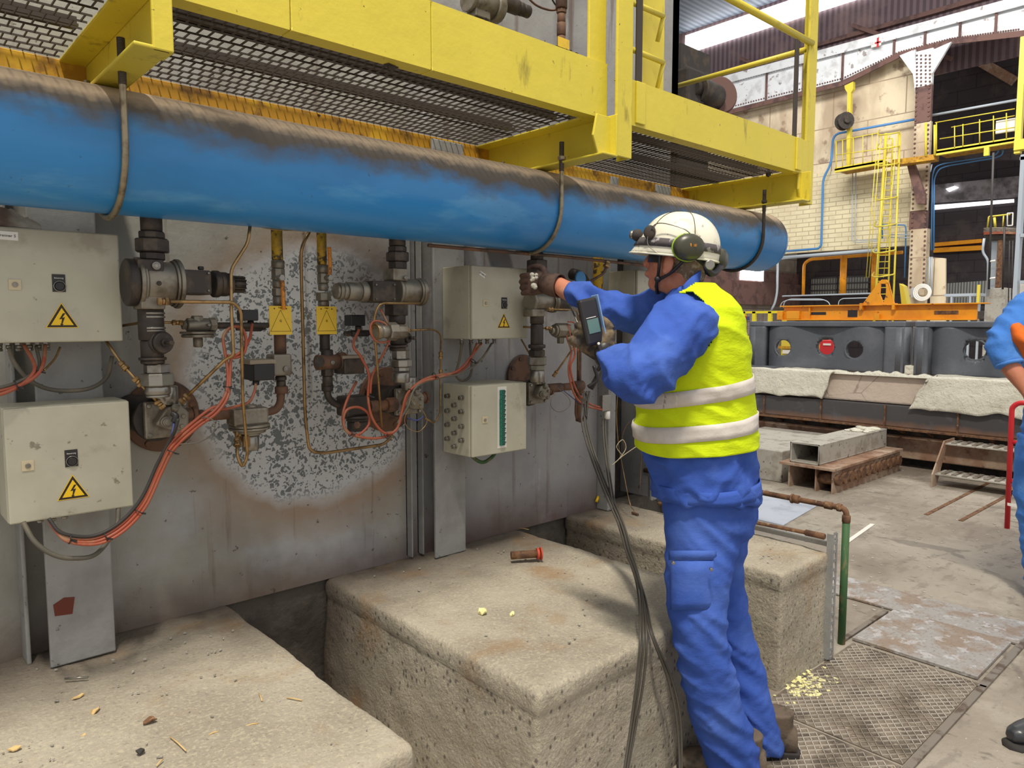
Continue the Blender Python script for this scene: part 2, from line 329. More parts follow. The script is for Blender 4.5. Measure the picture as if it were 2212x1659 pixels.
# concrete blocks --------------------------------------------------
def rock_box(x0, x1, y0, y1, z0, z1, r=.03, st=.015, amp=.0042, seed=0, lean=0.0):
    mb = MB(); lo = V3((x0, y0, z0)); hi = V3((x1, y1, z1)); idx = {}
    n = [max(2, int((hi[i]-lo[i])/st)) for i in range(3)]
    def vert(i, j, k):
        key = (i, j, k)
        if key in idx: return idx[key]
        p = lo+(hi-lo)*V3((i/n[0], j/n[1], k/n[2])); c = np.clip(p, lo+r, hi-r); d = p-c; L = np.linalg.norm(d)
        rr = r*(1+.5*noise.noise(Vector(p*6+seed)))
        nn = d/(L+1e-9) if L > 1e-9 else V3((0, 0, 1)); q = c+nn*min(L, r) if L > r else p
        v = Vector(p); a = noise.fractal(v*9+Vector((seed,)*3), 1, 2, 4)*amp+noise.fractal(v*2.3+Vector((seed,)*3), 1, 2, 3)*amp*1.6
        a += -abs(noise.noise(v*30))*amp*.6
        q = q+nn*a
        if k/n[2] < .86: q = q-V3((nn[0], nn[1], 0))*.006
        q[0] -= lean*(hi[2]-p[2])
        idx[key] = len(mb.v); mb.v.append(tuple(q)); return idx[key]
    for ax in range(3):
        u, w = [a for a in range(3) if a != ax]
        for side in (0, n[ax]):
            for a in range(n[u]):
                for b in range(n[w]):
                    q = []
                    for da, db in ((0, 0), (1, 0), (1, 1), (0, 1)):
                        t = [0, 0, 0]; t[ax] = side; t[u] = a+da; t[w] = b+db; q.append(vert(*t))
                    mb.f.append(tuple(q)); mb.s.append(True); mb.m.append(0)
    return mb
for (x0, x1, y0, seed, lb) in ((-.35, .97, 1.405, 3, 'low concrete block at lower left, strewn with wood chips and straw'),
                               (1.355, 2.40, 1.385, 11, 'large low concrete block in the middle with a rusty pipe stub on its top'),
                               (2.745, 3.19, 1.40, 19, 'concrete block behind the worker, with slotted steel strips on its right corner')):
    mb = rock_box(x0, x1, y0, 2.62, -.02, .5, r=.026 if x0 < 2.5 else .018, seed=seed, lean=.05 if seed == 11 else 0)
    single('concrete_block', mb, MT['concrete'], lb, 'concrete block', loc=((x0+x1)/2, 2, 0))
MT['pit'] = mat('dark_pit_wall', srgb(92, 86, 78), .9, 0, [dict(c=srgb(70, 64, 58), s=6, lo=.45, hi=.6)], (25, .01))
m = MB(); m.box(-.8, 3.6, 2.625, 2.7, -.02, .49); struct('trim_1', m, MT['pit'])

# blue main pipe ---------------------------------------------------
PY, PZ, PR = 2.19, 1.968, .1625
t = thing('gas_main_pipe', 'large blue air pipe with dusty top running under the yellow platform', 'pipe', (1.8, PY, PZ-PR))
m = MB(); m.lathe((-.8, PY, PZ), (1, 0, 0), [(0, PR), (4.70, PR)], 72, caps=False); link('pipe_body', m, MT['blue'], t)
m = MB(); prof = [(4.70, PR+.001)]+[(4.70+.085*math.sin(a), PR-.10*(1-math.cos(a))) for a in np.linspace(.05, 1.57, 10)]+[(4.788, .001)]
m.lathe((-.8, PY, PZ), (1, 0, 0), prof, 72); link('end_cap', m, MT['blue'], t)
def ubolt(x, label, matx, top=2.16):
    t = thing('u_bolt', label, 'pipe hanger', (x, PY, 1.79))
    R = PR+.009; pts = [(x, PY-R, top+.05)]+[(x, PY-R, z) for z in (2.14, 2.05)]+[(x, PY-R*math.cos(a), PZ-R*math.sin(a)) for a in np.linspace(0, math.pi, 20)]+[(x, PY+R, z) for z in (2.05, 2.14)]+[(x, PY+R, top+.03)]
    m = MB(); m.tube(pts, .0085, 12); link('rod', m, matx, t)
    m = MB(); m.stack((x, PY-R, 2.142), (0, 0, 1), [(0, .016, .016, 6)], m=0); link('nut', m, matx, t)
    m = MB(); m.stack((x, PY-R, 2.10), (0, 0, 1), [(i*.0035, i*.0035+.0028, .0098) for i in range(32)], 12); link('thread', m, MT['grate'], t)
    return t
ubolt(.537, 'galvanised U-bolt round the blue pipe at far left, hung from the first yellow arm', MT['steelrod'])
ubolt(2.09, 'galvanised U-bolt round the blue pipe above the right electrical box', MT['steelrod'])
ubolt(3.63, 'dark U-bolt round the blue pipe near its right end, behind the helmet', MT['grate'])

# platform -----------------------------------------------------------
t = thing('platform', 'yellow steel maintenance platform with mesh floor above the blue pipe', 'platform', (1.7, 2.2, 2.13))
def part(nm, mb, mt, par, bevel=.003): return link(nm, mb, mt, par, bevel=bevel)
YF = 1.85
def chan(x0, x1, z0, z1):
    m = MB(); m.box(x0, x1, YF, YF+.008, z0, z1); m.box(x0, x1, YF, YF+.06, z0, z0+.01); m.box(x0, x1, YF, YF+.045, z1-.008, z1); return m
part('edge_beam', chan(-.5, .9, 2.275, 2.475), MT['yellow'], t); part('edge_beam', chan(1.352, 2.16, 2.275, 2.475), MT['yellow'], t); part('edge_beam', chan(.902, 1.35, 2.275, 2.475), MT['yellow'], t)
part('edge_beam', chan(2.25, 3.76, 2.28, 2.452), MT['yellow'], t)
for ax in (.575, 2.155, 3.69):
    m = MB(); m.box(ax, ax+.009, 1.80, 2.59, 2.13, 2.285); m.box(ax-.07, ax, 1.80, 2.59, 2.13, 2.139)
    m.box(ax-.07, ax, 1.86, 2.59, 2.277, 2.285)
    part('cantilever_arm', m, MT['yellow'], t)
def post(x0, x1, y, z0, z1, th=.012):
    m = MB(); m.box(x0, x1, y-th, y, z0, z1); m.box(x1-.008, x1, y, y+.06, z0, z1); part('post', m, MT['yellow'], t)
post(.545, .59, 1.81, 2.13, 3.3); post(2.16, 2.25, 1.815, 2.135, 3.6); post(2.065, 2.16, YF+.02, 2.475, 3.6); post(3.77, 3.86, YF+.03, 2.14, 3.8)
m = MB(); m.prism([(3.77, YF, 2.14), (3.70, YF, 2.14), (3.67, YF, 2.2), (3.67, YF, 2.28), (3.77, YF, 2.28)], (0, .012, 0)); part('gusset_plate', m, MT['yellow'], t)
m = MB(); m.prism([(2.165, 1.83, 2.135), (2.09, 1.83, 2.135), (2.06, 1.83, 2.2), (2.08, 1.83, 2.28), (2.165, 1.83, 2.28)], (0, .01, 0)); part('gusset_plate', m, MT['yellow'], t)
post(2.49, 2.64, 1.96, 2.45, 3.8)
for x0 in (2.325, 3.62):
    m = MB(); m.box(x0, x0+.055, YF-.01, YF, 2.29, 2.45); part('stiffener', m, MT['yellow'], t)
for x0, z1 in ((2.335, 3.6), (3.60, 2.93)):
    m = MB(); m.box(x0, x0+.035, YF+.002, YF+.012, 2.45, z1); part('stanchion', m, MT['grate'], t)
def rail(p, q, r=.014): m = MB(); m.tube([p, q], r, 12); part('rail', m, MT['yellow'], t, 0)
zt = float(aty(1762, 98, 1.87)[2])
rail((2.9, 1.87, zt), (3.80, 1.87, zt), .017); q = atx(1465, 185, 3.79); rail((3.79, 1.9, float(q[2])+.0), (3.79, 2.72, float(q[2])))
m = MB(); m.tube([(3.80, 1.87, zt), (3.80, 1.90, zt-.14)], .012, 8); part('rail', m, MT['yellow'], t, 0)
for yy in (30, 130, -70):
    a = aty(1375, yy-20, YF+.02); b = aty(1433, yy+5, YF+.02); c = aty(1420, yy+60, YF+.05)
    a[0] = 2.25; m = MB(); m.tube([a, b], .011, 8); m.tube([b, c], .009, 8); part('ladder_rung', m, MT['yellow'], t, 0)
m = MB(); m.box(2.27, 2.276, YF, YF+.03, 2.45, 3.6); part('stanchion', m, MT['yellow'], t)
# grating
def grating(x0, x1, y0, y1, z):
    m = MB(); px, py = .030, .055; j = 0; y = y0
    while y < y1:
        m.box(x0, x1, y-.0013, y+.0013, z, z+.005)
        x = x0+(px/2 if j % 2 else 0)
        while x < x1: m.box(x-.0014, x+.0014, y+.0013, min(y+py-.0013, y1), z, z+.005); x += px
        y += py; j += 1
    return m
def gmesh(m): return m
for a, b in ((-.5, .505), (.59, 2.085), (2.17, 3.62)):
    g = grating(a, b, 1.915, 2.53, 2.286); me = bpy.data.meshes.new('mesh_floor'); L = V3(t.location)
    me.from_pydata([tuple(V3(p)-L) for p in g.v], [], g.f); me.materials.append(MT['grate']); o = bpy.data.objects.new('mesh_floor', me); COL.objects.link(o); o.parent = t
    for yy in (2.06, 2.30):
        m = MB(); m.box(a, b, yy-.02, yy+.02, 2.306, 2.312); m.box(a, b, yy-.003, yy+.003, 2.306, 2.335); part('support_bar', m, MT['grate'], t, 0)
m = MB(); m.box(-.6, 3.72, 2.53, 2.54, 2.20, 2.285); m.box(-.6, 3.72, 2.53, 2.6, 2.195, 2.203); part('ledger_beam', m, MT['ochre'], t)
m = MB(); m.box(-.5, 2.1, 1.93, 1.945, 2.30, 2.50); part('toe_board', m, MT['colpaint'], t)
def clip(x, y, z):
    m = MB(); m.obox((x, y, z), (1, .3, 0), .045, .02, .006); m.obox((x, y, z-.008), (1, -.4, .2), .02, .016, .014); m.cyl((x, y, z-.02), (x, y, z+.02), .006); part('grating_clip', m, MT['grate'], t, 0)
for pp, zz in (((845, 138), 2.28), ((693, 250), 2.28), ((1338, 55+345), 2.28), ((1660, 372), 2.28)):
    q = atz(*pp, zz); clip(q[0], q[1], zz-.004)
# floor plates ----------------------------------------------------------
MT['plate'] = mat('rusty_floor_plate', srgb(168, 164, 160), .5, .35, [dict(c=srgb(150, 128, 108), s=6, lo=.45, hi=.58, a=.8), dict(c=srgb(205, 205, 208), s=14, lo=.55, hi=.6, a=.6), dict(c=srgb(110, 100, 92), s=70, lo=.55, hi=.62, a=.5)], (60, .001))
m = MB(); m.box(3.47, 3.975, .885, 1.41, .003, .018); single('floor_plate', m, MT['plate'], 'square rusty steel floor plate beside the mesh walkway', 'floor plate', bevel=.002)
m = MB(); m.box(3.99, 4.30, .86, 2.1, .003, .014); single('floor_plate', m, MT['plate'], 'long narrow pale steel floor plate beyond the square one', 'floor plate', bevel=.002)
MT['angle'] = mat('steel_edge_angle', srgb(130, 122, 112), .6, .3, [dict(c=srgb(95, 80, 68), s=12, lo=.5, hi=.6)])
for (a, b, lb) in (((3.40, 4.35, .835, .868), 0, 'steel edge rail in the floor right of the square plate'), ((1.4, 3.42, .835, .862), 0, 'steel edge rail along the front of the mesh walkway'), ((3.43, 3.95, 1.425, 1.45), 0, 'steel edge strip in the floor behind the square plate')):
    m = MB(); m.box(a[0], a[1], a[2], a[3], .001, .012); single('floor_edge_rail', m, MT['angle'], lb, 'floor rail', bevel=.002)
t2 = thing('mesh_walkway', 'expanded steel mesh walkway plates in the floor where the worker stands', 'floor grating', (2.4, 1.1, .002))
MT['meshst'] = mat('worn_mesh_steel', srgb(196, 188, 176), .5, .2, [dict(c=srgb(140, 128, 114), s=5, lo=.46, hi=.62)])
MT['dirt'] = mat('dark_floor_dirt', srgb(122, 111, 98), .95, 0, [dict(c=srgb(82, 74, 66), s=9, lo=.45, hi=.6), dict(c=srgb(150, 138, 118), s=40, lo=.6, hi=.66)], (40, .004))
for x0, x1, y0, y1 in ((2.60, 3.44, .87, 1.395), (1.4, 2.585, .87, 1.38)):
    m = MB(); m.box(x0, x1, y0, y1, .001, .004); link('dirt_bed', m, MT['dirt'], t2)
    m = MB(); L, S = .044, .017; k = -int((y1-y0)/S)-2
    # diamond strands
    nx = int((x1-x0)/L)+1; ny = int((y1-y0)/S)+1
    for j in range(ny):
        for i in range(nx):
            cx = x0+(i+.5*(j % 2))*L; cy = y0+j*S
            if cx > x1-.01 or cy+S > y1: continue
            for sg in (-1, 1):
                ex = cx+sg*L/2
                if x0 <= ex <= x1: m.bar((cx, cy, .006), (ex, cy+S, .006), .0026, .005)
    me = bpy.data.meshes.new('mesh'); Lc = V3(t2.location); me.from_pydata([tuple(V3(p)-Lc) for p in m.v], [], m.f); me.materials.append(MT['meshst'])
    o = bpy.data.objects.new('mesh_panel', me); COL.objects.link(o); o.parent = t2
# slotted strips and rust pipe rail on block 3
MT['rust'] = mat('rusty_pipe', srgb(122, 88, 62), .8, .2, [dict(c=srgb(88, 62, 48), s=18, lo=.45, hi=.6), dict(c=srgb(150, 120, 90), s=30, lo=.58, hi=.65)], (50, .002))
MT['green'] = mat('worn_green_paint', srgb(62, 98, 60), .7, .1, [dict(c=srgb(135, 115, 85), s=7, lo=.5, hi=.56, st=(1, 1, .35)), dict(c=srgb(70, 60, 50), s=14, lo=.58, hi=.64)])
def slotted(name, p, q, w, nrm, label):
    p, q = V3(p), V3(q); n = V3(nrm); d = (q-p)/np.linalg.norm(q-p); a = np.cross(n, d); L = np.linalg.norm(q-p); m = MB()
    hint = n
    m.bar(p-a*w*.36, q-a*w*.36, w*.28, .004, hint); m.bar(p+a*w*.36, q+a*w*.36, w*.28, .004, hint)
    k = int(L/.04)
    for i in range(k+1): c = p+d*(i*L/k); m.obox(c, d, .014, w*.5, .004, hint)
    m.bar(p+a*w*.5-n*.012, q+a*w*.5-n*.012, .004, .024, hint)
    return single(name, m, MT['colpaint'], label, 'slotted steel strip')
slotted('slotted_strip', (3.185, 1.385, .015), (3.185, 1.385, .585), .05, (0, -1, 0), 'upright slotted steel strip on the corner of the right concrete block')
slotted('slotted_strip', (3.2, 1.39, .55), (3.2, 2.2, .55), .045, (-.3, 0, 1), 'slotted steel strip lying along the top edge of the right concrete block')
m = MB(); m.tube([(3.13, 2.3, .56), (3.14, 1.43, .575)], .009, 10); m.stack((3.14, 1.5, .574), (0, -1, 0), [(0, .09, .014)]); single('thin_rod', m, MT['rust'], 'thin rusty rod beside the slotted strip on the right block', 'rod')
t3 = thing('pipe_rail', 'bent rail of rusty pipe with a green upright right of the worker', 'pipe rail', (3.40, 1.43, 0))
m = MB(); m.tube(rounded([(3.40, 2.6, .655), (3.40, 1.43, .65), (3.40, 1.43, .58)], .04), .0135, 12); m.stack((3.40, 1.475, .65), (0, -1, 0), [(-.06, -.02, .018), (.0, .022, .019)]); m.stack((3.4, 1.66, .651), (0, 1, 0), [(0, .03, .021), (.03, .04, .024)]); m.stack((3.40, 1.43, .61), (0, 0, -1), [(-.01, .025, .019)]); link('rail', m, MT['rust'], t3)
m = MB(); m.tube([(3.40, 1.43, .59), (3.40, 1.43, 0)], .017, 12); link('upright', m, MT['green'], t3)
# ------------------------------------------------------------------ burner gear on the furnace wall
MT['box'] = mat('grey_box_paint', srgb(190, 186, 166), .45, 0, [dict(c=srgb(170, 165, 146), s=3, lo=.45, hi=.6, a=.6), dict(c=srgb(110, 96, 80), s=30, lo=.655, hi=.69, a=.7), dict(c=srgb(125, 112, 92), k='z', s=5, lo=1.70, hi=1.78, w=.12, a=.55), dict(c=srgb(120, 105, 85), s=8, lo=.6, hi=.7, a=.35)], coord='W')
MT['boxd'] = mat('dusty_box_top', srgb(150, 138, 120), .8)
MT['black'] = mat('black_plastic', srgb(38, 36, 38), .45); MT['white'] = mat('white_label', srgb(232, 228, 220), .5)
MT['iron'] = mat('sooty_cast_iron', srgb(66, 60, 56), .55, .5, [dict(c=srgb(96, 84, 72), s=14, lo=.5, hi=.62, a=.7), dict(c=srgb(36, 33, 32), s=6, lo=.52, hi=.62, a=.7)], (60, .0008))
MT['alu'] = mat('dirty_cast_aluminium', srgb(140, 133, 120), .42, .55, [dict(c=srgb(105, 92, 74), s=16, lo=.48, hi=.62, a=.75), dict(c=srgb(70, 62, 54), s=9, lo=.58, hi=.68, a=.7)], (60, .0006))
MT['zinc'] = mat('machined_zinc', srgb(150, 146, 138), .3, .8, [dict(c=srgb(90, 78, 62), s=10, lo=.52, hi=.65, a=.6)])
MT['brass'] = mat('old_brass_tube', srgb(168, 136, 92), .35, .75, [dict(c=srgb(105, 84, 60), s=20, lo=.48, hi=.62, a=.7)])
MT['rustp'] = mat('brown_rusty_pipe', srgb(112, 82, 64), .75, .2, [dict(c=srgb(78, 62, 54), s=12, lo=.48, hi=.6), dict(c=srgb(145, 98, 66), s=8, lo=.58, hi=.66, a=.7)], (60, .001))
MT['ypipe'] = mat('chipped_yellow_pipe', srgb(196, 156, 32), .55, 0, [dict(c=srgb(78, 62, 40), s=26, lo=.5, hi=.56), dict(c=srgb(60, 52, 44), s=7, lo=.5, hi=.62, a=.8)])
MT['orange'] = mat('orange_cable', srgb(160, 78, 54), .5, 0, [dict(c=srgb(150, 96, 72), s=12, lo=.48, hi=.62, a=.7), dict(c=srgb(150, 128, 98), s=7, lo=.56, hi=.64, a=.7)])
MT['greyc'] = mat('grey_cable', srgb(92, 88, 78), .6, 0, [dict(c=srgb(125, 112, 92), s=14, lo=.5, hi=.62, a=.6)])
MT['blackc'] = mat('dark_cable', srgb(50, 46, 44), .6); MT['bluec'] = mat('blue_lead', srgb(58, 66, 118), .5)
MT['sign'] = mat('warning_yellow', srgb(246, 200, 20), .45); MT['signb'] = mat('warning_black', srgb(38, 26, 18), .5)
MT['tag'] = mat('yellow_tag', srgb(236, 196, 60), .5, 0, [dict(c=srgb(205, 170, 60), s=12, lo=.55, hi=.65, a=.5)]); MT['beige'] = mat('beige_plastic', srgb(205, 190, 158), .5)
MT['lever'] = mat('orange_lever', srgb(222, 140, 40), .5, 0, [dict(c=srgb(130, 84, 40), s=26, lo=.55, hi=.62)])
MT['greent'] = mat('green_terminal', srgb(20, 112, 92), .5)
def pxs(x, y, Y): d = ray(x, y); return Y/d[1]/FPX
def px(x, y, Y): return aty(x, y, Y)
def vst(par, nm, x, Y, segs, mt, y_ref=None):
    """collars stacked down a vertical axis; segs (y0,y1,rpx[,sides])"""
    yr = y_ref or (segs[0][0]+segs[-1][1])/2; X = aty(x, yr, Y)[0]; m = MB()
    for sg in segs:
        z0 = aty(x, sg[0], Y)[2]; z1 = aty(x, sg[1], Y)[2]; r = sg[2]*pxs(x, yr, Y)
        m.stack((X, Y, z1), (0, 0, 1), [(0, z0-z1, r)+((sg[3],) if len(sg) > 3 else ())])
    return link(nm, m, mt, par)
def hst(par, nm, y, Y, segs, mt, dirv=(1, 0, 0), x0=None):
    """collars along X; segs (xa,xb,rpx)"""
    m = MB()
    for sg in segs:
        a = aty(sg[0], y, Y); b = aty(sg[1], y, Y); r = sg[2]*pxs((sg[0]+sg[1])/2, y, Y); z = aty((segs[0][0]+segs[-1][1])/2, y, Y)[2]
        m.stack((a[0], Y, z), (1, 0, 0), [(0, b[0]-a[0], r)+((sg[3],) if len(sg) > 3 else ())])
    return link(nm, m, mt, par)
def pbox(par, nm, x0, x1, y0, y1, Y, dep, mt, bevel=.004):
    a = aty(x0, (y0+y1)/2, Y); b = aty(x1, (y0+y1)/2, Y); t = aty((x0+x1)/2, y0, Y)[2]; u = aty((x0+x1)/2, y1, Y)[2]
    m = MB(); m.box(a[0], b[0], Y, Y+dep, u, t); return link(nm, m, mt, par, bevel=bevel)
def ptube(par, nm, pts, r, mt, Y=None, sub=6, rnd=None, n=8):
    P = [aty(p[0], p[1], p[2] if len(p) > 2 else Y) for p in pts]; m = MB()
    if rnd: P = rounded(P, rnd); m.tube(P, r, n)
    else: m.tube(P, r, n, sub=sub)
    return link(nm, m, mt, par)
def pdisc(par, nm, x, y, Y, rpx, th, mt, n=28, bolts=0, d=(0, -1, 0)):
    c = aty(x, y, Y); r = rpx*pxs(x, y, Y); m = MB(); m.stack(c, d, [(0, th, r)], n)
    for k in range(bolts):
        a = 2*math.pi*k/bolts+.3; m.stack(c+V3((r*.84*math.cos(a), -th, r*.84*math.sin(a))), (0, -1, 0), [(0, .006, r*.07+.003, 6)])
    return link(nm, m, mt, par)
def screw(par, x, y, Y, rpx, mt=None, nm='screw'):
    c = aty(x, y, Y); r = rpx*pxs(x, y, Y); m = MB(); m.stack(c, (0, -1, 0), [(0, .006, r)]); m.ring(c+V3((0, -.006, 0)), (0, 1, 0), r*.6, r*.2, 14, 6); return link(nm, m, mt or MT['white'], par)

# --- electrical boxes
def tri_sign(par, cx, cz, Y, s, tilt=0):
    def tri(k, y): return [(cx+k*s*math.sin(a+tilt)*1.0, y, cz+k*s*math.cos(a+tilt)) for a in (0, 2*math.pi/3, 4*math.pi/3)]
    m = MB(); m.prism(tri(1.08, Y-.0006), (0, -.0006, 0)); g = link('warning_sign', m, MT['sign'], par)
    m = MB(); m.prism(tri(1, Y-.0012), (0, -.0004, 0)); link('border', m, MT['signb'], g)
    m = MB(); m.prism(tri(.74, Y-.0016), (0, -.0004, 0)); link('field', m, MT['sign'], g)
    b = [(.06, .42), (-.17, .02), (-.01, .05), (-.07, -.28), (-.13, -.24), (-.05, -.46), (.07, -.27), (.0, -.28), (.16, .16), (.01, .13), (.2, .42)]
    m = MB(); m.prism([(cx+p[0]*s, Y-.002, cz+(p[1]-.02)*s) for p in b], (0, -.0004, 0)); link('lightning_bolt', m, MT['signb'], g)
def elec_box(label, x0, x1, z0, z1, Y0, dep, lock, sw, tri, glands, knob='Steuerung', plate=None):
    t = thing('junction_box', label, 'electrical box', ((x0+x1)/2, Y0+dep, z0))
    m = MB(); m.box(x0, x1, Y0+.018, Y0+dep, z0, z1); link('enclosure', m, MT['box'], t, bevel=.004)
    m = MB(); m.box(x0+.001, x1-.001, Y0, Y0+.015, z0+.001, z1-.001); link('door', m, MT['box'], t, bevel=.004)
    dr = t.children[-1]
    if lock:
        m = MB(); cx, cz = lock; m.box(cx-.014, cx+.014, Y0-.003, Y0, cz-.014, cz+.014); lk = link('lock', m, MT['beige'], dr, bevel=.001)
        m = MB(); m.stack((cx, Y0-.003, cz), (0, -1, 0), [(0, .003, .0065)]); m.box(cx-.004, cx+.004, Y0-.0075, Y0-.006, cz-.001, cz+.001); link('key_slot', m, MT['zinc'], lk)
    if sw:
        cx, cz = sw; m = MB(); m.box(cx-.0155, cx+.0155, Y0-.002, Y0, cz-.023, cz+.024); s = link('switch_plate', m, MT['black'], dr)
        m = MB(); m.ring((cx+.001, Y0-.004, cz-.008), (0, 1, 0), .0138, .0014, 28, 6); link('push_button_ring', m, MT['zinc'], s)
        m = MB(); m.stack((cx+.001, Y0-.002, cz-.008), (0, -1, 0), [(0, .006, .011)]); link('push_button', m, MT['black'], s)
        text('lettering', knob, .0055, (cx, Y0-.0025, cz+.014), (1, 0, 0), (0, 0, 1), MT['white'], s)
    if tri: tri_sign(dr, tri[0], tri[1], Y0, tri[2], tri[3] if len(tri) > 3 else 0)
    for gx in glands:
        m = MB(); m.stack((gx, Y0+dep*.55, z0), (0, 0, -1), [(0, .008, .010, 6), (.008, .016, .008), (.016, .024, .009, 6)], 12); link('cable_gland', m, MT['zinc'], t)
    if plate:
        cx, cz, w, h, rot, tx = plate; m = MB(); m.obox((cx, Y0-.001, cz), (math.cos(rot), 0, math.sin(rot)), w, .0012, h, hint=(-math.sin(rot), 0, math.cos(rot))); p_ = link('name_label', m, MT['white'], dr)
        text('lettering', tx, h*.45, (cx, Y0-.002, cz), (math.cos(rot), 0, math.sin(rot)), (-math.sin(rot), 0, math.cos(rot)), MT['signb'], p_)
    return t
def fz(x, y, Y): q = aty(x, y, Y); return (float(q[0]), float(q[2]))
BY = 2.3
elec_box('upper left grey electrical box with striped light on its top and a warning triangle', .287, .585, 1.463, 1.765, BY, .15, fz(32, 615, BY), fz(127, 612, BY), (*fz(134, 690, BY), .042), [.30, .322, .345, .37, .39, .41], 'Steuerung', (*fz(14, 509, BY), .05, .022, -.02, 'Brenner 5'))
elec_box('lower left grey electrical box with blue paint flecks, hanging above looping cables', .287, .590, .983, 1.293, BY-.01, .15, fz(60, 1006, BY-.01), fz(154, 990, BY-.01), (*fz(158, 1060, BY-.01), .042), [.33, .37, .40, .43], 'Steuerung')
elec_box('upper right grey electrical box with a tilted white label on its front', 1.868, 2.177, 1.447, 1.745, BY, .198, fz(1049, 655, BY), fz(1089, 655, BY), (*fz(1088, 698, BY), .038), [1.90, 1.95, 2.0, 2.04, 2.08], 'Steuerung', (*fz(1042, 593, BY), .032, .018, -.45, 'STAND 2'))
bx = elec_box('lower right cream cable box with a green terminal strip and sockets on its side', 1.866, 2.172, .962, 1.258, BY, .198, fz(1047, 907, BY), None, None, [])
sx0, sz0 = fz(1085, 835, BY); sx1, sz1 = fz(1086, 967, BY); dr = bx.children[1]
m = MB(); m.box(sx0-.027, sx0+.022, BY-.002, BY, sz1, sz0); pl = link('terminal_plate', m, MT['white'], dr)
for k in range(12):
    zz = sz0-.022-(sz0-sz1-.04)*k/11.2; off = .006 if k > 1 else .01
    m = MB(); m.box(sx0-.014+off*.3-.006, sx0+.010+off*.3-.006, BY-.012, BY-.002, zz-.0105, zz+.0085); g = link('terminal', m, MT['greent'], pl, bevel=.001)
    m = MB(); [m.box(sx0+dx-.006, sx0+dx, BY-.0125, BY-.0115, zz+dz-.003, zz+dz+.002) for dx in (-.004, .006) for dz in (-.004, .004)]; link('pin_slot', m, MT['black'], g)
    text('lettering', str(k+1), .008, (sx0+.016, BY-.0026, zz), (1, 0, 0), (0, 0, 1), MT['signb'], pl, .0003)
for (sx, sy) in ((968, 856), (998, 860), (983, 876), (968, 888), (998, 890), (983, 905), (968, 918), (998, 922), (983, 936), (968, 948), (998, 952), (983, 965)):
    c = atx(sx+2, sy-1, 1.866); m = MB(); m.stack(c, (-1, 0, 0), [(0, .006, .011, 6), (.006, .016, .009), (.016, .02, .010, 6)], 14); m.stack(c, (-1, 0, 0), [(.02, .022, .006)]); link('side_socket', m, MT['zinc'], bx)
elec_box('grey electrical box half hidden behind the worker near his chin', 2.93, 3.20, 1.50, 1.775, BY, .19, None, None, None, [2.96, 3.0])

# --- helper builders for repeated gear (each with its own shape)
YA = 2.24
def air_train(label, x, segs_top, segs_low, Y=YA):
    t = thing('air_riser', label, 'air pipe', aty(x, segs_low[-1][1], Y))
    vst(t, 'upper_pipe', x, Y, segs_top, MT['iron'], segs_top[0][0]); vst(t, 'lower_pipe', x, Y, segs_low, MT['iron'], segs_low[0][0]); return t
t = air_train('dark sooty air pipe with big unions under the blue pipe, left burner', 325, [(440, 500, 22), (500, 516, 27, 8), (516, 545, 35, 8), (545, 562, 26, 8)], [(664, 735, 26), (735, 775, 23), (772, 778, 28), (778, 786, 24)])
vst(t, 'union_nut', 340, YA, [(786, 806, 27, 6), (806, 833, 34, 8), (833, 852, 26), (852, 858, 24)], MT['zinc'])
vst(t, 'silver_band', 328, YA, [(674, 679, 27), (682, 687, 27), (706, 711, 27), (713, 716, 27)], MT['zinc'])
c = aty(350, 740, YA-.03); m = MB(); m.stack(c, (.25, -1, 0), [(-.03, .0, .034), (0, .012, .03), (.012, .02, .012, 6), (.02, .045, .005), (.045, .052, .008, 6)]); link('adjusting_knob', m, MT['iron'], t)
# butterfly valve 1
t = thing('butterfly_valve', 'round aluminium butterfly valve beside the upper left grey box', 'valve', aty(330, 665, YA))
zc = aty(338, 612, YA); R = 50*pxs(338, 612, YA); Xa = aty(292, 612, YA)[0]; Xb = aty(386, 612, YA)[0]
m = MB(); m.stack((Xa, YA, zc[2]), (1, 0, 0), [(0, .012, R*1.08), (.012, .02, R*.98), (.02, Xb-Xa-.02, R*.93), (Xb-Xa-.02, Xb-Xa-.012, R), (Xb-Xa-.012, Xb-Xa, R*1.08)], 36); link('valve_body', m, MT['alu'], t)
m = MB(); m.stack((Xa-.025, YA, zc[2]), (1, 0, 0), [(0, .025, R*1.0)], 36); link('end_cover', m, MT['iron'], t)
pbox(t, 'top_block', 298, 355, 560, 600, YA-R*.8, .09, MT['iron']); pbox(t, 'bottom_block', 305, 358, 640, 668, YA-R*.7, .08, MT['alu'])
screw(t, 337, 574, YA-R*.8-.001, 9, MT['zinc']); screw(t, 343, 612, YA-R-.001, 5, MT['iron'])
t2 = thing('valve_motor', 'brown-black valve motor with a square terminal box, left burner', 'motor', aty(430, 640, YA))
pbox(t2, 'terminal_box', 391, 458, 583, 636, YA-.06, .09, MT['iron'], .006)
hst(t2, 'motor_body', 614, YA, [(458, 473, 29), (472, 490, 26), (490, 500, 24)], MT['iron']); m = MB()
for i in range(12):
    a = i*math.pi/6; q0 = aty(500, 614, YA); q1 = aty(527, 614, YA); r = .022; m.bar((q0[0], YA+r*math.cos(a), q0[2]+r*math.sin(a)), (q1[0], YA+r*math.cos(a), q0[2]+r*math.sin(a)), .003, .008, (0, math.cos(a), math.sin(a)))
m.cyl((q0[0], YA, q0[2]), (q1[0], YA, q0[2]), .019); link('cooling_fins', m, MT['iron'], t2)
m = MB(); q = aty(434, 583, YA-.02); m.stack(q, (0, 0, 1), [(0, .01, .009, 8)]); link('plug', m, MT['black'], t2)
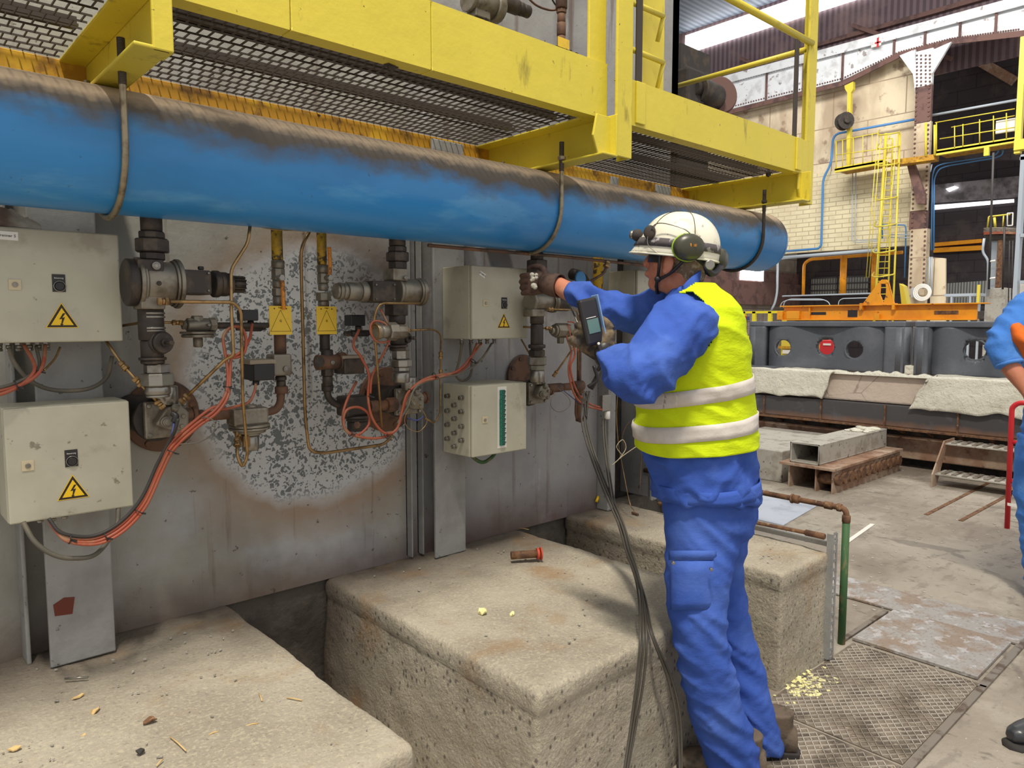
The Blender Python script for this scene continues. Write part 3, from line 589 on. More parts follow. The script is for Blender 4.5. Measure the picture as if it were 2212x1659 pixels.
for s_ in ((400, 607), (450, 590), (450, 628)): screw(t2, *s_, YA-.061, 2.5, MT['zinc'])

def burner(label, fx, fy, fr, hx, hy, Yh, sc, flip=1):
    t = thing('gas_burner', label, 'burner', aty(fx, fy+fr, 2.58))
    pdisc(t, 'wall_flange', fx, fy, 2.598, fr, .014, MT['rustp'], 40, 8)
    c = aty(hx, hy, Yh); cf = V3((c[0]-.02*flip, 2.584, c[2])); R = .062*sc
    m = MB(); m.lathe((c[0]-.02*flip, Yh+.055, c[2]), (0, 1, 0), [(0, R*1.05), (.012, R*1.1), (.02, R*.95), (2.584-Yh-.055, R*.9)], 32); link('burner_tube', m, MT['iron'], t)
    m = MB(); m.box(c[0]-.062*sc, c[0]+.062*sc, Yh+.03, Yh+.05, c[2]-.055*sc, c[2]+.055*sc); hd = link('head_plate', m, MT['alu'], t, bevel=.006)
    m = MB(); [m.stack((c[0]+i*.05*sc, Yh+.03, c[2]+j*.043*sc), (0, -1, 0), [(0, .007, .007, 6)]) for i in (-1, 1) for j in (-1, 1)]; link('bolts', m, MT['zinc'], hd)
    m = MB(); cx, cz = c[0]+.0*flip, c[2]; poly = [(-.045, -.01), (-.012, .04), (.03, .045), (.055, .02), (.05, -.035), (.0, -.03), (-.02, -.022)]
    m.prism([(cx+a*sc*flip, Yh-.005, cz+b*sc) for a, b in poly], (0, .037, 0)); link('casting', m, MT['alu'], t, bevel=.008)
    m = MB(); m.stack((cx-.015*flip*sc, Yh-.005, cz-.002), (0, -1, 0), [(0, .014, .017*sc), (.014, .022, .013*sc), (.022, .026, .009*sc)]); m.stack((cx+.012*flip*sc, Yh, cz+.03*sc), (0, -.8, .6), [(0, .02, .011)]); m.stack((cx+.03*flip*sc, Yh, cz-.02), (0, -1, 0), [(0, .012, .007, 6)]); m.stack((cx+.035*flip*sc, Yh, cz+.01), (0, -1, 0), [(0, .012, .007, 6)]); link('nozzle', m, MT['alu'], t)
    m = MB(); m.stack((cx+.04*flip*sc, Yh+.02, cz+.01), (flip, 0, 0), [(0, .03, .02), (.03, .042, .025, 8)]); link('gas_inlet', m, MT['rustp'], t)
    m = MB(); m.stack((cx, Yh+.03, cz+.045*sc), (0, 0, 1), [(0, .055*sc, .033*sc)], 28); link('air_inlet', m, MT['zinc'], t)
    return t
burner('aluminium burner on a round rusty flange right of the lower left grey box', 348, 897, 78, 368, 908, 2.27, 1.0)
burner('burner with bright flange and pale valve head left of the middle steel column', 835, 862, 70, 893, 868, 2.34, .95, 1)
burner('burner with scorched flange between the two right grey boxes and the worker', 1128, 812, 46, 1172, 850, 2.36, .9, 1)

# --- left gas line
YG = 2.40
def gas_line(label, x, pipe, valve, lever, low, Y=YG, mp=None):
    t = thing('gas_pipe', label, 'gas pipe', aty(x, low[-1][1], Y)); vst(t, 'painted_pipe', x, Y, pipe, MT['ypipe'], pipe[0][0]); vst(t, 'lower_pipe', x+6, Y, low, mp or MT['iron'], low[0][0])
    b = thing('ball_valve', label.replace('gas pipe', 'ball valve').split(' dropping')[0]+', with an orange hand lever', 'valve', aty(x, valve[-1][1], Y)); vst(b, 'valve_body', x+3, Y-.001, valve, MT['alu'], valve[0][0])
    ptube(b, 'lever', lever, .007, MT['lever'], Y-.045, sub=4, n=10); a = lever[0]; q = aty(*a, Y-.045); m = MB(); m.stack(q, (0, 1, 0), [(0, .045, .009), (-.01, 0, .012, 6)]); link('stem', m, MT['zinc'], b); return t
gas_line('chipped yellow gas pipe dropping from the blue pipe, left of the two', 597, [(480, 562, 12)], [(562, 580, 14), (580, 605, 15, 8), (605, 622, 13), (622, 640, 15, 8), (640, 662, 13)], [(607, 600), (611, 625), (612, 650), (613, 668)], [(662, 700, 12), (700, 765, 13)], mp=MT['rustp'])
gas_line('darker yellow gas pipe dropping from the blue pipe, right of the two', 694, [(495, 572, 10.5)], [(572, 590, 13), (590, 612, 13, 8), (612, 628, 11), (632, 650, 17, 8), (650, 664, 12)], [(712, 600), (713, 572), (712, 550), (711, 534)], [(664, 705, 11), (705, 760, 11)])
def gtag(label, x0, x1, y0, y1, Y):
    a = aty(x0, (y0+y1)/2, Y); b = aty(x1, (y0+y1)/2, Y); z1 = aty((x0+x1)/2, y0, Y)[2]; z0 = aty((x0+x1)/2, y1, Y)[2]; w = b[0]-a[0]; cx = (a[0]+b[0])/2; h = z1-z0
    t = thing('gas_tag', label, 'sign', (cx, Y, z0)); m = MB(); m.box(a[0], b[0], Y, Y+.002, z0, z1); link('plate', m, MT['tag'], t); m = MB(); T = [(cx, z1-h*.14), (a[0]+w*.04, z0+h*.12), (b[0]-w*.04, z0+h*.12)]
    for i in range(3): p, q = T[i], T[(i+1) % 3]; m.bar((p[0], Y-.0006, p[1]), (q[0], Y-.0006, q[1]), .0008, .0008)
    m.bar((a[0]+w*.04, Y-.0006, z0+h*.12), (b[0]-w*.04, Y-.0006, z0+h*.12), .001, .001); link('triangle_outline', m, MT['signb'], t)
    text('lettering', 'G', .011, (cx, Y-.001, z0+h*.48), (1, 0, 0), (0, 0, 1), MT['signb'], t); text('lettering', 'Erdgas', .0055, (cx, Y-.001, z1-h*.06), (1, 0, 0), (0, 0, 1), MT['signb'], t)
    m = MB(); [m.stack((cx+i*w*.27, Y, z1-h*.09), (0, -1, 0), [(0, .001, .0022)]) for i in (-1, 1)]; link('fixing_holes', m, MT['signb'], t)
gtag('yellow gas tag lettered G on the left gas pipe, lever end over it', 582, 630, 661, 723, YG-.04)
gtag('yellow gas tag with a triangle and letter G on the right gas pipe', 684, 727, 662, 722, YG-.03)
# solenoid valves
t = thing('solenoid_valve', 'gas solenoid valve with a black box facing left, above the rusty elbow', 'valve', aty(607, 822, YG))
pbox(t, 'body', 592, 632, 765, 812, YG-.035, .07, MT['alu'], .008); pbox(t, 'coil_box', 549, 594, 787, 822, YG-.07, .09, MT['black']); pbox(t, 'dusty_cover', 540, 598, 777, 787, YG-.065, .09, MT['boxd'], .003)
c = aty(545, 802, YG-.02); m = MB(); m.stack(c, (1, 0, 0), [(-.01, .03, .033)]); link('end_cap', m, MT['iron'], t); screw(t, 618, 797, YG-.036, 7, MT['zinc']); vst(t, 'connector', 607, YG, [(812, 822, 12), (822, 842, 10)], MT['iron'])
vst(t, 'cable_plug', 553, YG-.04, [(822, 832, 7)], MT['black'])
t = thing('solenoid_valve', 'sooty gas solenoid valve with its grey box facing right, next to orange cable', 'valve', aty(707, 810, YG))
pbox(t, 'coil_box', 744, 788, 775, 808, YG-.06, .08, MT['iron']); pbox(t, 'dusty_cover', 741, 790, 768, 775, YG-.055, .09, MT['boxd'], .003)
hst(t, 'body', 782, YG-.02, [(684, 690, 17), (690, 730, 16), (730, 745, 20)], MT['rustp']); vst(t, 'connector', 707, YG-.01, [(755, 796, 13), (795, 812, 14, 8), (812, 834, 11)], MT['iron']); screw(t, 718, 783, YG-.045, 5, MT['zinc'])
pdisc(t, 'end_cap', 689, 782, YG-.05, 12, .004, MT['iron'])
def elbow(par, nm, pts, r, mt, Y): return ptube(par, nm, pts, r, mt, Y, sub=8, n=16)
t = thing('pipe_elbow', 'rusty brown pipe elbow between the left solenoid valve and regulator', 'pipe elbow', aty(600, 895, YG)); elbow(t, 'bend', [(607, 838), (607, 850), (605, 870), (596, 884), (580, 890), (570, 891)], .0135, MT['rustp'], YG); vst(t, 'collar', 608, YG, [(834, 850, 14)], MT['rustp'])
t = thing('pipe_elbow', 'dark grey pipe elbow below the right solenoid valve', 'pipe elbow', aty(720, 880, YG)); elbow(t, 'bend', [(707, 832), (707, 845), (711, 860), (724, 872), (745, 878)], .0125, MT['iron'], YG); vst(t, 'collar', 707, YG, [(828, 845, 12.5)], MT['iron'])
# governor
t = thing('gas_governor', 'pale aluminium gas pressure governor above a U-shaped brass tube', 'regulator', aty(540, 970, YG-.06))
Yv = YG-.04; pbox(t, 'body', 505, 582, 882, 920, Yv-.035, .07, MT['alu'], .008)
vst(t, 'cap', 543, Yv, [(874, 886, 12), (884, 890, 13)], MT['alu']); vst(t, 'diaphragm_flange', 539, Yv, [(916, 921, 43), (922, 927, 43), (927, 934, 34)], MT['alu']); vst(t, 'spring_bowl', 541, Yv, [(927, 940, 22), (940, 972, 18)], MT['zinc']); vst(t, 'impulse_port', 515, Yv-.01, [(925, 943, 8), (943, 955, 7, 6)], MT['brass']); vst(t, 'impulse_port', 532, Yv-.02, [(940, 965, 8, 6)], MT['brass'])
hst(t, 'inlet_pipe', 897, YG-.03, [(425, 440, 15), (440, 455, 12), (455, 505, 11)], MT['rustp'])
# filter right
t = thing('gas_filter', 'dark gas filter with a round bowl ringed by an orange cable loop', 'filter', aty(772, 930, YG))
pbox(t, 'body', 748, 800, 856, 900, YG-.05, .08, MT['iron'], .01); vst(t, 'bowl', 772, YG-.02, [(897, 903, 27), (903, 909, 24), (909, 930, 22)], MT['iron']); hst(t, 'outlet_pipe', 876, YG-.03, [(798, 815, 13), (815, 835, 11), (835, 855, 16, 8)], MT['rustp'])
m = MB(); m.stack(aty(770, 918, YG-.06), (0, -1, 0), [(0, .008, .014, 6)]); link('bowl_plug', m, MT['rustp'], t)
# small regulator and pressure switches
t = thing('small_regulator', 'small aluminium pressure regulator fed by a brass tube, right of the adjusting knob', 'regulator', aty(430, 750, YG-.06)); Yr = YG-.08
hst(t, 'body', 702, Yr, [(393, 403, 11, 6), (403, 450, 15), (450, 466, 16, 8)], MT['alu']); vst(t, 'diaphragm', 427, Yr, [(682, 698, 13, 8), (716, 721, 36), (722, 729, 33), (729, 750, 10)], MT['alu']); screw(t, 451, 702, Yr-.022, 4, MT['zinc'])
hst(t, 'outlet_pipe', 703, Yr+.02, [(466, 500, 7), (500, 580, 6)], MT['iron'])
def pswitch(label, x0, x1, y0, y1, Y):
    t = thing('pressure_switch', label, 'switch', aty((x0+x1)/2, y1+12, Y)); pbox(t, 'housing', x0, x1, y0, y1, Y, .05, MT['black'], .004); vst(t, 'neck', (x0+x1)/2, Y+.025, [(y1, y1+12, 7)], MT['iron']); hst(t, 'fitting', y1+16, Y+.025, [(x0-14, x0, 6, 6), (x0, x1+6, 7), (x1+6, x1+14, 5, 6)], MT['iron']); return t
pswitch('black pressure switch box between the looped orange cable and the left gas tag', 524, 559, 669, 693, YG-.07)
pswitch('dusty black pressure switch box right of the right gas tag', 758, 790, 680, 704, YG-.05)
# --- middle set
t = air_train('dark sooty air pipe under the blue pipe, left of the middle steel column', 858, [(505, 532, 18), (532, 545, 20, 8), (545, 565, 25, 8), (565, 582, 20, 8)], [(680, 700, 18), (700, 745, 16), (745, 750, 22), (750, 758, 18)])
vst(t, 'union_nut', 866, YA+.02, [(756, 776, 19, 6), (776, 792, 24, 8), (792, 802, 18, 8), (804, 826, 19)], MT['zinc'])
c = aty(878, 730, YA); m = MB(); m.stack(c, (.5, -1, 0), [(-.03, 0, .026), (0, .014, .018), (.014, .03, .006), (.03, .036, .008, 6)]); link('adjusting_knob', m, MT['iron'], t)
t = thing('butterfly_valve', 'soot-stained butterfly valve beside the middle steel column', 'valve', aty(865, 660, YA)); hst(t, 'valve_body', 630, YA, [(855, 862, 29), (862, 898, 27), (898, 903, 29), (903, 912, 30)], MT['alu'])
pbox(t, 'top_block', 850, 882, 580, 606, YA-.04, .07, MT['alu']); pbox(t, 'bottom_block', 850, 882, 655, 682, YA-.03, .06, MT['iron']); screw(t, 876, 600, YA-.045, 5, MT['zinc'])
t = thing('valve_motor', 'sooty valve motor with a rounded end, pointing left towards the right gas pipe', 'motor', aty(790, 655, YA)); pbox(t, 'terminal_box', 806, 856, 607, 653, YA-.05, .09, MT['iron'], .005)
hst(t, 'motor_body', 630, YA, [(724, 730, 17), (730, 738, 19), (738, 748, 18), (748, 776, 20), (776, 806, 22)], MT['alu']); [screw(t, *s_, YA-.051, 2, MT['zinc']) for s_ in ((812, 615), (851, 615), (812, 646), (851, 646))]
t = thing('small_regulator', 'small brown regulator with a round cap, in front of the middle air pipe', 'regulator', aty(840, 745, YA-.06)); hst(t, 'body', 716, YA-.07, [(812, 822, 17), (822, 838, 14), (838, 856, 20, 8), (856, 876, 15, 8)], MT['alu']); m = MB(); m.ring(aty(812, 716, YA-.07), (1, 0, .1), .026, .003, 28); link('cap_ring', m, MT['brass'], t)
# --- right set
t = air_train('dark sooty air pipe right of the upper right grey box', 1160, [(540, 562, 14), (562, 590, 22, 8)], [(672, 700, 15), (700, 760, 14), (744, 752, 19), (756, 770, 18, 6)], YA)
vst(t, 'union_nut', 1160, YA+.03, [(770, 788, 21, 8), (788, 800, 17, 8), (800, 825, 16)], MT['zinc'])
t = thing('butterfly_valve', 'butterfly valve the worker reaches for with his far hand', 'valve', aty(1165, 672, YA)); hst(t, 'valve_body', 652, YA, [(1143, 1150, 22), (1150, 1186, 20), (1186, 1190, 22), (1190, 1196, 23)], MT['alu']); hst(t, 'motor', 654, YA+.02, [(1196, 1225, 18)], MT['iron'])
pbox(t, 'bottom_block', 1150, 1178, 668, 684, YA-.03, .06, MT['alu'])
t = thing('small_regulator', 'small regulator left of the orange cable loop at the device', 'regulator', aty(1210, 735, YA)); hst(t, 'body', 714, YA-.02, [(1190, 1196, 8), (1196, 1200, 13), (1200, 1226, 16, 8)], MT['alu']); vst(t, 'bottom_nut', 1211, YA-.02, [(728, 742, 8, 6)], MT['alu'])
t = thing('gas_pipe', 'vertical brown gas pipe below the gloved hand holding the device', 'gas pipe', aty(1248, 905, YG)); hst(t, 'branch', 836, YG-.02, [(1180, 1212, 10), (1212, 1240, 8), (1238, 1258, 11)], MT['rustp']); vst(t, 'upright', 1251, YG, [(680, 826, 5), (826, 850, 10), (850, 910, 7)], MT['rustp'])
ptube(t, 'drain_bend', [(1245, 860), (1244, 895), (1252, 910), (1262, 900), (1265, 850)], .006, MT['rustp'], YG)
t = thing('gas_pipe', 'short yellow pipe behind the sleeve of the reaching arm', 'gas pipe', aty(1292, 650, YG)); vst(t, 'painted_pipe', 1292, YG+.06, [(555, 640, 11)], MT['ypipe']); vst(t, 'collar', 1293, YG+.06, [(640, 665, 12)], MT['alu']); q = aty(1292, 650, YG+.06); m = MB(); m.cyl(q, (q[0], 2.602, q[2]), .012); link('wall_stub', m, MT['iron'], t)
t = thing('air_riser', 'thick dark bent air pipe with a blue band behind the reaching arm', 'air pipe', aty(1255, 650, YG)); ptube(t, 'bend', [(1275, 655, 2.6), (1268, 640), (1262, 610), (1250, 596), (1236, 592)], .028, MT['iron'], YG+.05, n=16); pdisc(t, 'blue_band', 1252, 602, YG, 16, .01, MT['blue'])
# --- tubes
def tube1(label, pts, r=.0042, mt='brass', Y=2.3, rnd=.03, nm='brass_tube', cat='tube', fit=(), n=8):
    P = [aty(p[0], p[1], p[2] if len(p) > 2 else Y) for p in pts]; t = thing(nm, label, cat, P[-1]); m = MB(); m.tube(rounded(P, rnd), r, n); link('tubing', m, MT[mt], t)
    for (i, side) in fit:
        a = P[i]; b = P[i+1 if i >= 0 and i+1 < len(P) else i-1]; d = b-a; d /= np.linalg.norm(d); m = MB(); m.stack(a, d, [(-.004, .008, r*2.2, 6), (.008, .016, r*1.8), (.016, .026, r*2.4, 6)], 10); link('compression_fitting', m, MT['brass'], t)
    return t
tube1('long bent brass tube crossing in front of the left valve motor', [(541, 480, 2.2), (536, 524, 2.2), (499, 582, 2.2), (500, 680, 2.18), (505, 768, 2.18), (487, 776, 2.2), (392, 868, 2.24)], fit=((6, 0),), rnd=.02, r=.0052)
tube1('brass tube from the left butterfly valve down to a U-bend under the governor', [(343, 651, 2.16), (505, 653, 2.17), (521, 672, 2.17), (524, 860, 2.22), (535, 985, 2.28), (524, 1012, 2.29), (512, 985, 2.29), (513, 950, 2.33)], r=.0052, fit=((0, 0), (7, 0)))
tube1('brass tube from behind the upper left box to the small regulator', [(262, 704, 2.38), (310, 696, 2.3), (392, 697, 2.29)], fit=((2, 0),), r=.004)
tube1('thin brass tube slanting from the upper left box down to the left burner', [(228, 735, 2.32), (262, 785, 2.3), (292, 818, 2.26), (352, 880, 2.24)], fit=((1, 0), (2, 0), (3, 0)), r=.0045)
tube1('long upright brass tube between the two yellow gas tags, bending right at the bottom', [(670, 497, 2.4), (650, 535, 2.4), (651, 600, 2.42), (659, 900, 2.48), (668, 975, 2.48), (700, 979, 2.48), (830, 960, 2.48), (848, 940, 2.45)], r=.0062, rnd=.05)
tube1('brass tube from the middle butterfly valve down past the orange cables', [(906, 655, 2.17), (818, 655, 2.17), (807, 690, 2.18), (825, 925, 2.26)], r=.0045, rnd=.05)
tube1('brass tube with a needle valve in front of the middle steel column', [(876, 714, 2.2), (936, 711, 2.32), (953, 722, 2.36), (952, 762, 2.4), (952, 800, 2.42), (951, 895, 2.42), (938, 915, 2.42), (918, 903, 2.4)], r=.004, fit=((0, 0), (3, 0), (4, 0)))
tube1('short brass tube between the right butterfly valve and the vertical gas pipe', [(1186, 668, 2.17), (1246, 669, 2.2), (1249, 690, 2.25), (1249, 800, 2.3)], r=.0038, fit=((0, 0),))
tube1('pale brass tube slanting up to the gloved hand from the right burner', [(1196, 812, 2.28), (1243, 745, 2.2)], r=.004, fit=((0, 0),))
tube1('brass tube from behind the right boxes to the regulator by the orange loop', [(1130, 706, 2.3), (1192, 710, 2.22)], r=.0042, fit=((1, 0),))
tube1('tube slanting down to the right burner under the upper right box', [(1126, 733, 2.4), (1147, 770, 2.33), (1170, 820, 2.26)], r=.004, fit=((1, 0),))
tube1('long rusty conduit running under the blue pipe above the right boxes', [(925, 530, 2.2), (1040, 540, 2.2), (1200, 553, 2.2), (1420, 576, 2.2)], r=.0065, mt='rustp', nm='conduit', cat='conduit', rnd=.02)
tube1('bent rusty tube hanging from the conduit above the sleeve', [(1312, 566, 2.2), (1306, 590, 2.2), (1275, 608, 2.22), (1248, 620, 2.25)], r=.0065, mt='rustp', fit=((0, 0),), rnd=.03)
tube1('thin copper wire strung under the blue pipe between brass tubes', [(543, 486, 2.2), (590, 497, 2.2), (680, 499, 2.2), (760, 503, 2.2)], r=.0014, mt='brass', nm='copper_wire', cat='wire')
# measuring probe tube held across to worker's device
tube1('straight steel probe tube slanting from the burner valve to the measuring device', [(1206, 598, 2.12), (1222, 640, 2.05), (1259, 722, 1.72)], r=.0035, mt='zinc', nm='probe_tube', cat='probe', rnd=.01)
# --- cables
def bundle(label, strands, ties=(), nm='cable_bundle'):
    """strands: (pts, r, mat)"""
    q = strands[0][0][0]; t = thing(nm, label, 'cable', aty(q[0], q[1], q[2]))
    for pts, r, mt in strands: ptube(t, 'cable', pts, r, MT[mt], sub=8, n=7)
    for (x, y, Y, R, d) in ties: m = MB(); c = aty(x, y, Y); m.ring(c, d, R, .0016, 16, 6); m.obox(c+V3((R*.7, -R*.6, -R*.4)), (1, -.5, -.3), .014, .005, .004); link('cable_tie', m, MT['black'], t)
    return t
main = [(110, 1128, 2.22), (140, 1160, 2.2), (205, 1166, 2.2), (262, 1138, 2.2), (310, 1085, 2.2), (345, 1010, 2.2), (372, 960, 2.18), (420, 915, 2.16), (463, 883, 2.16), (488, 845, 2.18), (492, 800, 2.2)]
off = lambda P, dx, dy, dY=0: [(p[0]+dx, p[1]+dy, p[2]+dY) for p in P]
S = [(off(main, 0, 4), .005, 'orange'), (off(main, 5, 9, -.004), .005, 'orange'), (off(main, -3, -3, .002), .0045, 'orange'), (off(main[:7], -5, -8, 0)+[(378, 930, 2.16), (385, 905, 2.15)], .005, 'blackc'), (off(main, 6, 1, .01), .0045, 'greyc')]
S[0] = (S[0][0]+[(484, 750, 2.2), (483, 725, 2.2), (498, 708, 2.2), (520, 708, 2.2), (531, 730, 2.2), (528, 760, 2.2), (510, 772, 2.2), (492, 768, 2.2)], .005, 'orange')
S[1] = (S[1][0]+[(500, 775, 2.2), (520, 760, 2.2), (538, 735, 2.24), (545, 700, 2.3)], .0045, 'orange')
S[2] = (S[2][0][:9]+[(480, 884, 2.18), (510, 878, 2.22), (538, 868, 2.26), (550, 845, 2.28), (552, 830, 2.3)], .0045, 'orange')
bundle('orange cable bundle looping from the lower left box up to the left burner', S, [(150, 1164, 2.2, .013, (1, 0, -.2)), (228, 1160, 2.2, .013, (1, 0, .3)), (300, 1105, 2.2, .013, (.6, 0, .8)), (372, 976, 2.18, .013, (.5, 0, .9)), (492, 835, 2.18, .012, (0, 0, 1))])
bundle('thin wire looping out from the left burner head', [([(415, 915, 2.2), (440, 902, 2.15), (462, 910, 2.12), (460, 935, 2.12), (430, 955, 2.14), (385, 960, 2.17)], .0016, 'greyc')], nm='wire_loop')
bundle('thick grey cable hanging in a loop under the lower left box', [([(50, 1128, 2.25), (75, 1170, 2.22), (115, 1198, 2.21), (160, 1206, 2.21), (210, 1195, 2.22), (250, 1140, 2.27), (256, 1095, 2.3)], .0065, 'greyc')], nm='hanging_cable')
bundle('cables under the upper left box, orange ones leaving at the left edge', [([(52, 745, 2.36), (75, 790, 2.3), (60, 820, 2.28), (20, 845, 2.26), (-30, 860, 2.25)], .005, 'orange'), ([(98, 745, 2.36), (92, 790, 2.3), (70, 818, 2.28), (25, 838, 2.27), (-30, 850, 2.25)], .005, 'orange'), ([(78, 748, 2.36), (85, 790, 2.31), (64, 812, 2.29), (20, 832, 2.27), (-30, 842, 2.25)], .0045, 'greyc'), ([(20, 752, 2.36), (32, 785, 2.34), (70, 825, 2.34), (120, 843, 2.36), (190, 840, 2.36), (230, 815, 2.38), (242, 770, 2.4)], .006, 'greyc'), ([(130, 750, 2.36), (118, 775, 2.34), (95, 800, 2.3)], .003, 'brass')], [(82, 800, 2.3, .013, (.4, 0, 1)), (35, 833, 2.27, .014, (1, 0, .3))])
bundle('orange cable looped round the dark filter and rising to the solenoid box', [([(770, 825, 2.34), (752, 858, 2.3), (741, 895, 2.28), (745, 925, 2.28), (770, 940, 2.28), (795, 920, 2.28), (796, 895, 2.28), (775, 880, 2.28), (750, 885, 2.27), (742, 908, 2.27), (752, 935, 2.27), (800, 947, 2.27), (840, 940, 2.27), (862, 918, 2.27), (872, 880, 2.25), (885, 845, 2.24), (915, 820, 2.24), (950, 810, 2.26), (985, 805, 2.3), (1010, 790, 2.34), (1022, 762, 2.36), (1030, 742, 2.38)], .0048, 'orange'),
    ([(776, 712, 2.3), (763, 745, 2.27), (780, 772, 2.26), (797, 810, 2.26), (795, 860, 2.26), (805, 905, 2.26), (830, 935, 2.26), (856, 928, 2.26), (868, 890, 2.25), (880, 850, 2.24), (912, 825, 2.235), (948, 815, 2.25), (990, 800, 2.3), (1018, 770, 2.35), (1040, 742, 2.38)], .005, 'orange'),
    ([(822, 668, 2.2), (838, 700, 2.18), (845, 720, 2.18), (835, 738, 2.17), (812, 736, 2.17), (800, 715, 2.17), (806, 695, 2.18), (830, 698, 2.17), (845, 722, 2.17), (830, 760, 2.2), (805, 810, 2.24), (800, 850, 2.25)], .0038, 'orange'),
    ([(1062, 742, 2.38), (1040, 775, 2.34), (1000, 806, 2.3), (955, 815, 2.26), (900, 835, 2.23), (880, 880, 2.24), (858, 915, 2.26)], .0045, 'greyc')], [(799, 855, 2.26, .01, (0, 0, 1)), (757, 936, 2.27, .011, (1, 0, -.4)), (834, 940, 2.265, .012, (1, 0, .1)), (888, 845, 2.24, .012, (.7, 0, .7)), (938, 812, 2.245, .012, (1, 0, .2)), (1022, 780, 2.33, .013, (.7, 0, .7))])
bundle('pair of dark cables dropping from the upper right box behind the brass tube', [([(998, 742, 2.4), (992, 780, 2.42), (985, 810, 2.44), (1000, 822, 2.44), (1018, 805, 2.42), (1015, 742, 2.4)], .0055, 'greyc')], nm='hanging_cable')
bundle('thick green cable loop under the lower right cable box', [([(1012, 975, 2.42), (1028, 993, 2.42), (1046, 998, 2.42), (1066, 984, 2.42), (1072, 968, 2.42)], .008, 'green')], nm='hanging_cable')
bundle('thin wire circle hanging from the middle burner head', [([(890, 860, 2.28), (915, 890, 2.26), (922, 912, 2.26), (905, 932, 2.26), (882, 925, 2.26), (874, 905, 2.26), (885, 880, 2.27)], .0014, 'brass'), ([(880, 903, 2.27), (900, 908, 2.26), (915, 900, 2.26)], .003, 'bluec')], nm='wire_loop')
bundle('tied orange cables between the device hand and the right burner', [([(1232, 702, 2.2), (1224, 725, 2.2), (1234, 760, 2.2), (1228, 800, 2.2), (1240, 850, 2.2), (1262, 905-30, 2.2), (1300, 885, 2.2)], .0045, 'orange'), ([(1226, 700, 2.2), (1234, 730, 2.18), (1242, 765, 2.18), (1232, 795, 2.19), (1246, 845, 2.2), (1270, 870, 2.2), (1296, 880, 2.2)], .0045, 'orange'), ([(1226, 695, 2.19), (1240, 698, 2.18), (1250, 722, 2.17), (1248, 760, 2.17)], .003, 'orange')], [(1236, 742, 2.19, .01, (.2, 0, 1)), (1250, 850, 2.2, .011, (.5, 0, 1))])
bundle('thin wire loop with blue lead under the right burner', [([(1205, 838, 2.24), (1230, 862, 2.22), (1228, 880, 2.22), (1208, 890, 2.22), (1192, 880, 2.22), (1190, 862, 2.23), (1200, 850, 2.24)], .0014, 'greyc'), ([(1215, 842, 2.24), (1240, 862, 2.22), (1262, 880, 2.22)], .002, 'bluec')], nm='wire_loop')
t = thing('spark_plug_lead', 'blue ignition lead with a black boot on the left burner head', 'lead', aty(378, 900, 2.24)); ptube(t, 'boot', [(372, 893, 2.23), (380, 899, 2.22), (376, 912, 2.22)], .009, MT['black']); ptube(t, 'lead', [(376, 912, 2.22), (370, 945, 2.2), (362, 968, 2.2)], .004, MT['bluec'])
t = thing('cable_clamp', 'black clamp gripping cables below the measuring device', 'clamp', aty(1290, 800, 2.1)); ptube(t, 'jaw', [(1300, 790, 2.1), (1290, 815, 2.1), (1276, 840, 2.12)], .012, MT['black']); ptube(t, 'jaw', [(1283, 790, 2.1), (1290, 820, 2.09), (1270, 836, 2.12)], .008, MT['black'])
t = thing('plastic_connector', 'clear plastic connector block hanging at the cables left of the vest', 'connector', aty(1312, 905, 2.2)); pbox(t, 'block', 1302, 1321, 853, 888, 2.2, .025, MT['zinc'], .003); vst(t, 'neck', 1312, 2.21, [(888, 905, 6)], MT['white'])
# wires and string hanging at the dark gap
bundle('tangle of brown wires knotted at the dark furnace gap', [([(1335, 830, 2.48), (1332, 900, 2.46), (1336, 960, 2.44), (1345, 1010, 2.42), (1360, 1085, 2.36), (1372, 1105, 2.3)], .0022, 'brass'), ([(1345, 985, 2.42), (1332, 965, 2.42), (1345, 950, 2.42), (1352, 968, 2.42), (1338, 990, 2.42), (1328, 1000, 2.42)], .0022, 'beige'), ([(1378, 962, 2.4), (1345, 985, 2.41), (1322, 1005, 2.42)], .0022, 'beige'), ([(1350, 975, 2.44), (1345, 940, 2.44), (1362, 910, 2.44), (1380, 930, 2.44), (1382, 955, 2.44)], .002, 'rustp'), ([(1386, 965, 2.42), (1384, 1020, 2.42), (1382, 1070, 2.4)], .0022, 'rustp')], nm='wire_tangle')
t = thing('thermocouple_plug', 'small yellow plug on a lead, lying at the back of the right block', 'plug', aty(1288, 1082, 2.59)); ptube(t, 'plug', [(1293, 1072, 2.59), (1288, 1084, 2.585)], .008, MT['sign']); ptube(t, 'lead', [(1303, 1055, 2.59), (1295, 1070, 2.59)], .002, MT['blackc'])
# ------------------------------------------------------------------ furnace car and castings (front plane x = 8)
XC = 8.0
def bx(x, y, X): return atx(x, y, X)
def ybox(par, nm, pa, pb, X, dep, mt, bevel=.01, z0=None, z1=None):
    """box whose camera-facing face lies in plane x=X; pa upper-left pixel, pb lower-right pixel"""
    xm = (pa[0]+pb[0])/2; ym = (pa[1]+pb[1])/2
    yl = atx(pa[0], ym, X)[1]; yr = atx(pb[0], ym, X)[1]; zt = atx(xm, pa[1], X)[2] if z1 is None else z1; zb = atx(xm, pb[1], X)[2] if z0 is None else z0
    m = MB(); m.box(X, X+dep, yr, yl, zb, zt); return link(nm, m, mt, par, bevel=bevel)
MT['cast'] = mat('graphite_grey_coating', srgb(92, 96, 104), .5, .2, [dict(c=srgb(112, 116, 124), s=2, lo=.45, hi=.6, a=.6), dict(c=srgb(70, 72, 80), s=60, lo=.6, hi=.68, a=.5)], (50, .002))
